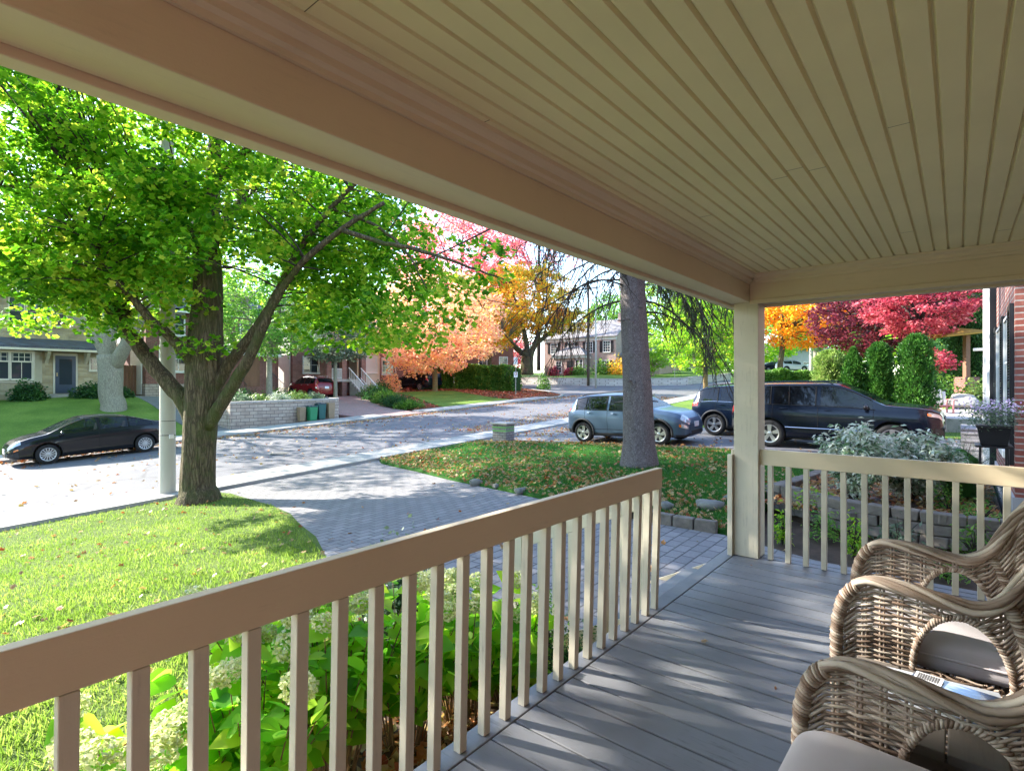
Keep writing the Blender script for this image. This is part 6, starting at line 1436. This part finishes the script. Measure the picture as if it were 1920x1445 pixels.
lp_ = W(1117,722,56); lt = thing('street_lamp', 'slim pale street lamp pole right of the dark wooden pole', 'street lamp', (lp_[0],lp_[1],gz(lp_[0],lp_[1]))); m = MB(); m.lathe([(.11,-.2),(.09,4),(.06,8.5)], n=14); m.build('shaft', M_pole, lt, smooth=True)
m = MB(); m.tube(bez((0,0,8.4),(.3,0,9.2),(1.6,0,9.3),8), .04, 6); m.lathe([(.02,-.35),(.1,-.25),(.12,.1),(.05,.3)], c=(0,0,0), n=10, axis='X'); 
for i in range(len(m.v)-40, len(m.v)): p = m.v[i]; m.v[i] = (p[0]+1.85,p[1],p[2]+9.28)
m.build('lamp_head', M_cap, lt)
def wire(a, b, sag, label, r=.012):
    a, b = Vector(a), Vector(b); pts = [a.lerp(b,f)-Vector((0,0,sag*4*f*(1-f))) for f in np.linspace(0,1,24)]; m = MB(); m.tube(pts, r, 5, caps=False); o = m.build('overhead_wire', M_seam); tag(o, label, 'wire', 'overhead wires')
c0 = Vector((4.46,13.86,gz(4.46,13.86))); c1 = Vector((up[0],up[1],gz(up[0],up[1])))
wire(c0+Vector((0,0,6.7)), c1+Vector((0,0,8.2)), .9, 'lowest dark wire sagging between the concrete pole and the distant wooden pole', .022)
wire(c0+Vector((.6,.3,10.7)), c1+Vector((0,.6,10.7)), 1.0, 'upper dark wire, left one, between the two poles', .016)
wire(c0+Vector((-.6,-.3,10.7)), c1+Vector((0,-.6,10.7)), 1.0, 'upper dark wire, right one, between the two poles', .016)
wire(W(700,505,24), (3.0,2.05,2.75), .25, 'service wire climbing towards the porch roof', .010)
wire(W(690,470,25), (2.2,2.05,3.1), .2, 'second service wire above the first, climbing towards the porch roof', .010)
# brick pillar with green tape
bp_ = thing('brick_pillar', 'short square block pillar with two bands of green tape at the end of the next driveway', 'pillar', (14.07,12.02,gz(14.07,12.02)), R(8))
M_pill = brick('grey_pillar_blocks', (.28,.26,.26), (.36,.34,.33), (.10,.09,.09), .2, .085, .008, .9, 'wall', .7, .4, .2, .5, (.18,.16,.16))
m = MB(); m.box((-.27,-.27,-.2),(.27,.27,.70)); m.build('column', M_pill, bp_); m = MB(); m.box((-.33,-.33,.702),(.33,.33,.765)); m.build('cap', M_cap, bp_, bevel=.01)
tape = plain('green_tape', (.16,.38,.12), .4)
for z in (.47,.58): m = MB(); m.box((-.2735,-.2735,z),(.2735,.2735,z+.055)); m.build('tape', tape, bp_)
q = W(1218,748,34); b2 = thing('stone_pillar', 'low dark square pillar by the road behind the grey crossover', 'pillar', (q[0],q[1],gz(q[0],q[1]))); m = MB(); m.box((-.25,-.25,-.2),(.25,.25,.62)); m.build('column', M_pill, b2); m = MB(); m.box((-.3,-.3,.622),(.3,.3,.68)); m.build('cap', M_cap, b2)
# signs
def sign(label, p, h, plates, name='street_sign', r=.03):
    t = thing(name, label, 'sign', (p[0],p[1],p[2]), YAW-R(90)); m = MB(); m.tube([(0,0,-.2),(0,0,h)], r, 7); m.build('post', M_cap, t)
    for (z,w_,hh,mt) in plates: m = MB(); m.box((-w_/2,-.055,z),(w_/2,-.036,z+hh)); o = m.build('plate', mt, t)
    return t
M_sw = plain('sign_white', (.75,.75,.75), .45); M_so = plain('sign_red', (.5,.04,.04), .45); M_sg = plain('sign_green', (.03,.25,.10), .45)
q = W(967,742,46); s1 = sign('white parking sign with two plates on a slim post before the leafy hedge', (q[0],q[1],gz(q[0],q[1])+.1), 3.25, [(2.55,.34,.62,M_sw),(1.45,.32,.46,M_sw)])
m = MB(); m.lathe([(.085,0),(.11,0),(.11,.004),(.085,.004),(.085,0)], c=(0,0,0), n=20, axis='Y', caps=False)
for i in range(len(m.v)): p = m.v[i]; m.v[i] = (p[0], p[1]-.062, p[2]+1.75)
m.build('red_ring', M_so, s1)
q = W(1265,722,62); sign('thin post with a small sign beyond the far road, right of the spruce trunk', (q[0],q[1],gz(q[0],q[1])+.7), 2.6, [(2.0,.4,.3,M_sw)])
# light-coloured column beyond the hedge
q = W(1522,708,60); t = thing('white_pole', 'thick pale pole beyond the hedge, under the orange maple', 'pole', tuple(q)); m = MB(); m.lathe([(.28,-1),(.26,3),(.22,9)], n=16); m.build('shaft', M_pole, t, smooth=True)
# bins and paper bags by the retaining wall
M_bin = plain('green_bin_plastic', (.02,.22,.09), .45); M_lid = plain('dark_bin_lid', (.02,.05,.06), .5); M_kraft = paint('kraft_paper', (.30,.21,.13), .8, .1, 5)
def bin_(label, x, y, w_, h, mat, lid=True, name='wheelie_bin'):
    t = thing(name, label, 'bin', (x,y,gz(x,y)+.11)); a = w_/2; m = MB(); m.add([(-a*.82,-a*.82,0),(a*.82,-a*.82,0),(a*.82,a*.82,0),(-a*.82,a*.82,0),(-a,-a,h),(a,-a,h),(a,a,h),(-a,a,h)],[(0,3,2,1),(4,5,6,7),(0,1,5,4),(1,2,6,5),(2,3,7,6),(3,0,4,7)]); m.build('body', mat, t, bevel=.02)
    if lid: m = MB(); m.box((-a*1.06,-a*1.06,h+.002),(a*1.06,a*1.06,h+.05)); m.cbox((0,a*.9,h+.06),(a*1.2,.05,.04)); m.build('lid', M_lid, t, bevel=.012)
    return t
bin_('bright green garden waste bin with dark lid in front of the retaining wall', 15.35,26.55,.46,.72,M_bin)
bin_('dark teal bin just right of the bright green one', 15.95,26.7,.44,.80,plain('teal_bin_plastic', (.015,.10,.09), .45))
bin_('brown paper yard-waste bag at the right end of the bins', 16.5,26.65,.40,.86,M_kraft,False,'paper_bag')
bin_('brown paper yard-waste bag at the left of the green bin', 14.85,26.72,.36,.74,M_kraft,False,'paper_bag')
# wooden gate between the stone house and the brick house
t = thing('wooden_gate', 'reddish board gate between the stone house and the dark brick house', 'gate'); m = MB()
for k in range(9): m.box((9.58+k*.175,40.0,gz(10,40)),(9.58+k*.175+.165,40.03,gz(10,40)+1.9+.02*(k%2)))
m.build('boards', M_woodgate, t); m = MB(); m.box((9.55,40.031,gz(10,40)+.4),(11.15,40.07,gz(10,40)+.5)); m.box((9.55,40.031,gz(10,40)+1.5),(11.15,40.07,gz(10,40)+1.6)); m.build('rails', M_woodgate, t)
# hostas and low plants on the garden above the wall, junipers by the pink driveway
for k,(u,v,r,h,mt,lb) in enumerate(((12.4,28.0,.55,.42,L_bluish,'pale hosta clump at the left end of the raised garden'),(13.3,28.4,.6,.45,L_arbl,'yellow-edged hosta clump in the raised garden, second from the left'),(14.3,28.0,.7,.5,L_var,'white-edged hosta in front of the slim tree'),(15.4,28.1,.8,.6,L_arbl,'large mound of pale hosta leaves right of the slim tree'),(16.5,28.2,.65,.5,L_bluish,'grey-green clump above the garden wall corner'),(13.4,30.2,.9,.7,L_dk,'dark low shrub behind the hostas'),(15.9,31.4,1.1,.75,L_hedge,'spreading dark shrub beside the red wagon'))):
    shrub('hosta_clump' if k < 5 else 'low_shrub', lb, (u,v,max(.52,gz(u,v)+.08)), r, h, mt, 330+k, 1400, .15, 'narrow', .5, stems=5, group='plants of the raised garden')
for k,(u,v,r,h) in enumerate(((22.9,27.6,.9,.55),(23.2,29.2,1.1,.75),(23.7,31.2,1.1,.8),(24.4,33.1,1.1,.8),(25.4,34.8,1.2,.9))):
    shrub('juniper', ['first low juniper by the pink driveway, nearest the road','second low juniper up the pink driveway','third low juniper up the pink driveway','fourth low juniper, near the red wagon','fifth low juniper, right of the red wagon beneath the porch stair'][k], at(u,v,.05), r, h, L_dk if k%2 else L_hedge, 350+k, 2600, .14, 'narrow', .3, group='junipers along the pink driveway', dirs=True)
shrub('red_shrub', 'small orange-red shrub in front of the brick house with the siding bay', at(28.9,37.4), .95, 1.9, L_salmon, 360, 1500, .16, 'flat', .4)
shrub('round_shrub', 'dark rounded shrub under the siding bay', at(27.3,36.6), 1.0, 1.1, L_dk, 361, 1800, .15, 'flat', .4)
q = W(1020,735,53); shrub('small_shrub', 'little dark bush standing alone at the street corner beside the hedge', (q[0],q[1],gz(q[0],q[1])+.05), .75, 1.6, L_hedge, 362, 700, .17, 'flat', .3, core=False)
for k,(px,py,Y,r,h,mt,lb) in enumerate(((1128,705,72,1.5,2.2,L_hedge,'clipped shrub left of the entrance of the distant house'),(1160,704,71,1.6,2.4,L_gold,'yellowish bush in front of the distant house wing'),(1200,703,71,1.7,2.6,L_hedge,'green bush at the right end of the distant house wing'),(1038,705,73.6,.8,1.3,L_crim,'red flowering pot shrub left of the distant portico'),(1068,705,73.4,.7,1.1,L_crim,'red flowering shrub right of the distant portico'),(1085,706,73,1.2,1.6,L_hedge,'round bush under the distant ground-floor window'))):
    q = W(px,py,Y); shrub('house_shrub', lb, tuple(q), r, h, mt, 370+k, 800, .28, 'flat', .3)
# ================================================================ RIGHT BACKGROUND
pa = [(22.9,-3.6),(28,-3.6),(28,1.6),(22.9,1.6)]
drape('patio', pa, .5, M_cap, .7)
M_adi = paint('faded_pink_paint', (.45,.20,.20), .7, .2, 9); M_adw = paint('weathered_white_paint', (.50,.47,.42), .8, .2, 9)
q = W(1762,775,19.6); ad = thing('garden_chair', 'weathered slatted garden chair with pink seat and pale back, right of the tallest cedar', 'chair', (q[0]+.0,q[1],gz(q[0],q[1])+.42), YAW-R(90)-R(20))
for k in range(5):
    m = MB(); a = (k-2)*.105; hgt = .98-.05*abs(k-2)**1.3; m.add([(a-.045,.20,.32),(a+.045,.20,.32),(a*1.25+.048,.42,hgt),(a*1.25-.048,.42,hgt),(a-.045,.222,.32),(a+.045,.222,.32),(a*1.25+.048,.442,hgt),(a*1.25-.048,.442,hgt)],[(0,1,2,3),(7,6,5,4),(0,4,5,1),(1,5,6,2),(2,6,7,3),(3,7,4,0)]); m.build('back_slat', M_adw, ad)
for k in range(5): m = MB(); m.box((-.27,-.30+k*.105,.36-.02*k),(.27,-.21+k*.105,.38-.02*k)); m.build('seat_slat', M_adi, ad)
for s in (-1,1):
    m = MB(); m.box((s*.36-.06,-.36,.55),(s*.36+.06,.32,.575)); m.build('armrest', M_adi, ad)
    m = MB(); m.box((s*.30-.02,-.34,-.02),(s*.30+.02,-.26,.549)); m.build('leg', M_adi, ad); m = MB(); m.box((s*.30-.02,.22,-.02),(s*.30+.02,.30,.549)); m.build('leg', M_adi, ad)
def rock(m, c, s, rr, sub=2):
    bm = bmesh.new(); bmesh.ops.create_icosphere(bm, subdivisions=sub, radius=1)
    ph = [rr.uniform(0,6) for _ in range(6)]; b = len(m.v)
    for v in bm.verts:
        d = 1+.16*math.sin(3*v.co.x+ph[0])+.13*math.sin(4*v.co.y+ph[1])+.1*math.sin(5*v.co.z+ph[2])+rr.uniform(-.05,.05); m.v.append((c[0]+v.co.x*s[0]*d, c[1]+v.co.y*s[1]*d, c[2]+v.co.z*s[2]*d))
    for f in bm.faces: m.f.append(tuple(b+v.index for v in f.verts)); m.m.append(0)
    bm.free()
M_rock = paint('field_stone', (.17,.17,.15), .9, .3, 6, .9, 25, dirt=(.20,.22,.15)); rr = random.Random(6)
m = MB(); rock(m, (0,0,.25), (.6,.5,.36), rr, 3); o = m.build('boulder', paint('pale_boulder', (.34,.32,.29), .9, .1, 3)); q = W(1805,778,21); o.location = (q[0],q[1],gz(q[0],q[1])+.50); tag(o, 'big pale rounded boulder right of the weathered garden chair', 'boulder')
q = W(1812,745,23); t = thing('garden_pavilion', 'garden shelter with wooden post on a brick pier and mustard canopy, far right', 'pavilion', (q[0],q[1],gz(q[0],q[1])), YAW-R(90))
m = MB(); m.box((-.3,-.3,0),(.3,.3,1.6)); m.build('pier', M_brickd, t); m = MB(); m.box((-.09,-.09,1.6),(.09,.09,3.4)); m.build('post', M_woodgate, t)
m = MB(); m.add([(-1.5,-.8,3.3),(.4,-.8,3.5),(.4,.8,3.5),(-1.5,.8,3.3),(-.4,0,3.7),(-1.5,-.8,3.24),(.4,-.8,3.44),(.4,.8,3.44),(-1.5,.8,3.24)],[(0,1,4),(1,2,4),(2,3,4),(3,0,4),(5,6,7,8),(0,5,6,1),(1,6,7,2),(2,7,8,3),(3,8,5,0)]); m.build('canopy', plain('mustard_canvas', (.34,.19,.02), .8), t)
for k,(px,py,Y,r,h,mt) in enumerate(((1745,760,22,1.3,1.9,L_hedge),(1795,758,25,1.2,2.2,L_dk),(1690,740,28,1.9,1.9,L_hedge),(1835,752,21,.7,1.5,L_arbl),(1770,742,30,1.8,3.2,L_dk))):
    q = W(px,py,Y); shrub('background_bush', ['green bush behind the weathered garden chair','dark bush beside the garden shelter','green bush glimpsed between the cedars','yellowish bush next to the white pilaster','tall dark bush behind the garden shelter'][k], (q[0],q[1],gz(q[0],q[1])), r, h, mt, 390+k, 3000, .13, 'flat', .3)
# ================================================================ DISTANT TREES
BG = [(-60,66,13,9,L_far),(40,74,15,9,L_mid),(150,70,14,8,L_far),(250,66,15,8,L_mid),(340,72,16,9,L_far),(440,68,13,8,L_ygreen),(540,74,15,9,L_mid),(640,76,14,8,L_far),(740,80,15,8,L_mid),(820,92,10,8,L_salmon),(930,110,9,7,L_red),(1420,90,11,8,L_ygreen),(1560,95,13,9,L_mid),(1640,70,10,7,L_far),(1720,60,11,7,L_mid),(1790,46,10,6,L_far),(1850,40,11,6,L_dk),(1370,120,9,8,L_mid),(1140,130,8,8,L_mid)]
BG += [(-1e9,0,13,9,L_mid)]*0
names = ['far left behind the stone house roof','behind the stone house, second from the left','behind the stone house, third from the left','behind the gap of the two left houses','behind the dark brick house, left','behind the dark brick house, right','behind the house with the siding bay, left','behind the house with the siding bay, right','left of the salmon maple in the distance','orange one behind the salmon maple','reddish one far behind the leafy hedge','behind the porch post, beyond the street','between the orange and maroon maples, far off','behind the maroon maple','behind the crimson maple','behind the crimson maple to the right','behind the conifer by the brick house','beyond the far signpost','behind the distant brick house']
for k, ((px,Y,hc,r,mt), nm) in enumerate(zip(BG, names)):
    q = W(px,722,Y); z = gz(q[0],q[1]); auto_tree('background_tree', 'background tree '+nm, (q[0],q[1],z), .35, hc*.62, (r,r,hc*.5), 150, 40, 1.5, .55, mt, M_barkgrey, 500+k, group='trees closing the view', forks=5)
# ================================================================ ROCKS, GRASS AND FALLEN LEAVES
spots = [(8.05,7.6,.22,'grey-green rock at the paved edge of the leafy lawn, largest on the left'),(7.85,6.9,.12,'small white stone next to the large left rock'),(7.62,6.1,.18,'flat stone on the drive edge of the leafy lawn'),(7.32,4.9,.12,'small stone in the leaves in front of the spruce'),(7.38,4.0,.15,'stone among red leaves seen through the railing gap'),(7.55,3.3,.20,'pale stone in the leaves left of the porch post'),(7.75,2.75,.26,'big mossy stone right beside the porch post'),(8.3,2.6,.16,'stone behind the porch post')]
for x, y, s, lb in spots:
    m = MB(); s *= .75; rock(m, (0,0,s*.15), (s,s*.8,s*.45), rr); o = m.build('rock', M_rock, smooth=True); o.location = (x,y,isl_z(x,y)+.06); o.rotation_euler = (0,0,rr.uniform(0,6)); tag(o, lb, 'rock', 'rocks edging the leafy lawn')
m = MB(); s = 0
while s < 2.3: rough_block(m, (7.0+.005*math.sin(s*7),4.55-s,gz(7,4)+.09), (.13,.27,.17), rr.uniform(-.05,.05), rr); s += .29
o = m.build('kerb_stones', M_edge, bevel=.012); tag(o, 'dark kerb stones holding the leafy lawn above the paved drive', 'kerb stones')
def inpoly(P, poly):
    x, y = P[:,0], P[:,1]; c = np.zeros(len(P), bool); j = len(poly)-1
    for i in range(len(poly)):
        xi, yi = poly[i]; xj, yj = poly[j]; k = ((yi > y) != (yj > y)) & (x < (xj-xi)*(y-yi)/((yj-yi) or 1e-9)+xi); c ^= k; j = i
    return c
def scatter(poly, n, zf, off, rng, near=0.0, dens=None):
    xs = [p[0] for p in poly]; ys = [p[1] for p in poly]; P = np.stack([rng.uniform(min(xs),max(xs),n), rng.uniform(min(ys),max(ys),n)],1); P = P[inpoly(P,poly)]
    X = P[:,0]*RT[0]+P[:,1]*RT[1]; Y = P[:,0]*F[0]+P[:,1]*F[1]; vis = (Y > .8) & (np.abs(X) < Y*1.0+.5); P = P[vis]; Y = Y[vis]
    if near: P = P[rng.uniform(0,1,len(P)) < (near/np.maximum(near,Y))**1.6]
    if dens is not None: P = P[rng.uniform(0,1,len(P)) < dens(P)]
    return np.concatenate([P, np.array([zf(a,b)+off for a,b in P])[:,None]],1)
rng = np.random.default_rng(77)
L_grass = leafmat('grass_blades', [(.06,.12,.015),(.10,.17,.022),(.17,.24,.04),(.28,.32,.09)], .42, nscale=1.5)
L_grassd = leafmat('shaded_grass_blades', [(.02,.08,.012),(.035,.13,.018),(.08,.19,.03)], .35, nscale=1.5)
P = scatter([(-3,3.6),(3.0,3.6),(3.3,5.3),(4.4,8.0),(5.2,10.5),(5.3,13.3),(-3,13.3)], 430000, gz, .025, rng, 3.5, dens=lambda P: .5+.5*np.clip(.6+np.sin(P[:,0]*1.9+P[:,1]*.7)*np.sin(P[:,1]*2.3-P[:,0])+.5*np.sin(P[:,0]*5.1+P[:,1]*4.3),0,1))
D = np.tile(np.array([[0,0,1.0]]),(len(P),1)); o = leaves('grass', P, .055, L_grass, None, 'blade', .0, rng, dirs=D, jit=.5); tag(o, 'short sunlit grass of the front lawn', 'grass', kind='stuff')
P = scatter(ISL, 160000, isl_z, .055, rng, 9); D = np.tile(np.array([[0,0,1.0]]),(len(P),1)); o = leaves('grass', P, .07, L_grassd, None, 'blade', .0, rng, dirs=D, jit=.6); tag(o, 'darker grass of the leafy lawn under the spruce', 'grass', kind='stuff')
L_fall = leafmat('fallen_leaf_colours', [(.20,.045,.02),(.34,.10,.03),(.42,.20,.07),(.36,.26,.16),(.46,.36,.12),(.28,.16,.10)], .15, nscale=5)
L_fallr = leafmat('fallen_red_leaves', [(.22,.03,.02),(.36,.07,.04),(.42,.16,.07),(.30,.12,.08)], .1, nscale=5)
def fallen(label, poly, n, size, zf, off, mat=L_fall, dens=None, near=0, kind='maple'):
    P = scatter(poly, n, zf, off, rng, near, dens); P[:,2] += rng.uniform(0,.018,len(P)); o = leaves('fallen_leaves', P, size, mat, None, kind, .8, rng); tag(o, label, 'fallen leaves', kind='stuff')
fallen('orange and brown fallen leaves dotted over the front lawn', LAWN, 60000, .064, gz, .05, near=5, dens=lambda P: .035+.12*(np.sin(P[:,0]*2.1+P[:,1])*.5+.5)**3)
fallen('thick fallen leaves on the lawn around the spruce', ISL, 22000, .070, isl_z, .08, dens=lambda P: .08+.5*np.clip((9.3+.26*(P[:,1]-3)-P[:,0])/1.3,0,1)+.30*(np.sin(P[:,0]*1.7-P[:,1]*1.3)*.5+.5)**2+.35*(P[:,0] > 13.4))
fallen('fallen leaves drifting over the next driveway', [(14.4,13.3),(21,13.3),(21,0),(14.5,0)], 7000, .09, gz, .045, dens=lambda P: .06+.6*np.exp(-((P[:,0]-14.7)/.5)**2)+.5*np.exp(-((P[:,1]-12.2)/.8)**2)*(P[:,0] > 16))
fallen('leaf litter along the near gutter of the road', [(-5,14.62),(38,14.62),(38,17.5),(-5,17.5)], 26000, .085, gz, .01, dens=lambda P: .008+.35*np.exp(-((P[:,1]-14.7)/.25)**2)+.3*np.exp(-((P[:,1]-15.8)/1.1)**2)*(P[:,0] > 16))
fallen('leaf litter along the far gutter of the road', [(-6,22.4),(38,22.4),(38,24.5),(-6,24.5)], 16000, .10, gz, .01, dens=lambda P: .04+.7*np.exp(-((P[:,1]-24.4)/.35)**2))
fallen('scattered leaves in the middle of the road', [(-5,17),(38,17),(38,22.5),(-5,22.5)], 500, .09, gz, .01)
fallen('red leaves carpeting the corner verge across the street', [(31.6,26.25),(38,26.2),(41.5,34),(41.5,45),(27.6,45),(27.6,38),(33.4,34.7)], 12000, .17, gz, .12, L_fallr, kind='flat')
fallen('red leaves on the bank beside the pink driveway', [(22.4,26.4),(24.5,26.4),(27.5,33),(27.5,40),(25,40),(24.9,36)], 4000, .15, gz, .11, L_fallr, kind='flat')
fallen('leaves lying on the paved drive', PAVE, 1600, .08, gz, .03, near=5, dens=lambda P: .12+.6*(P[:,1] < 5)*(P[:,0] > 6))
fallen('a few dry leaf scraps on the porch deck', [(.8,-.4),(4.6,-.4),(4.6,1.4),(.8,1.4)], 26, .035, lambda a,b: 0, .004)
fallen('brown leaf litter under the hydrangeas', [(-1,1.6),(3,1.6),(3,3.6),(-1,3.6)], 5000, .075, gz, .01)
fallen('brown leaf litter in the shrub bed behind the side railing', [(8.5,2.2),(12,2.1),(13.8,2.1),(14,-.4),(8.5,-.4)], 3500, .075, gz, .15)

# unseen trees added behind the camera to darken the reflections in the cars
for k,(u,v,hc,r) in enumerate(((-24,3,12,7),(-27,13,13,7),(-30,26,14,8),(-24,34,12,7),(-16,42,13,7))):
    auto_tree('background_tree', ['unseen added tree behind the camera beside the house','unseen added tree behind the camera on the verge','unseen added tall tree behind the camera across the road','unseen added tree behind the camera in a front yard opposite','unseen added tree behind the camera, left of the stone house'][k], (u,v,gz(u,v)), .35, hc*.55, (r,r,hc*.5), 90, 36, 1.6, .6, L_mid, M_barkgrey, 600+k, forks=5)
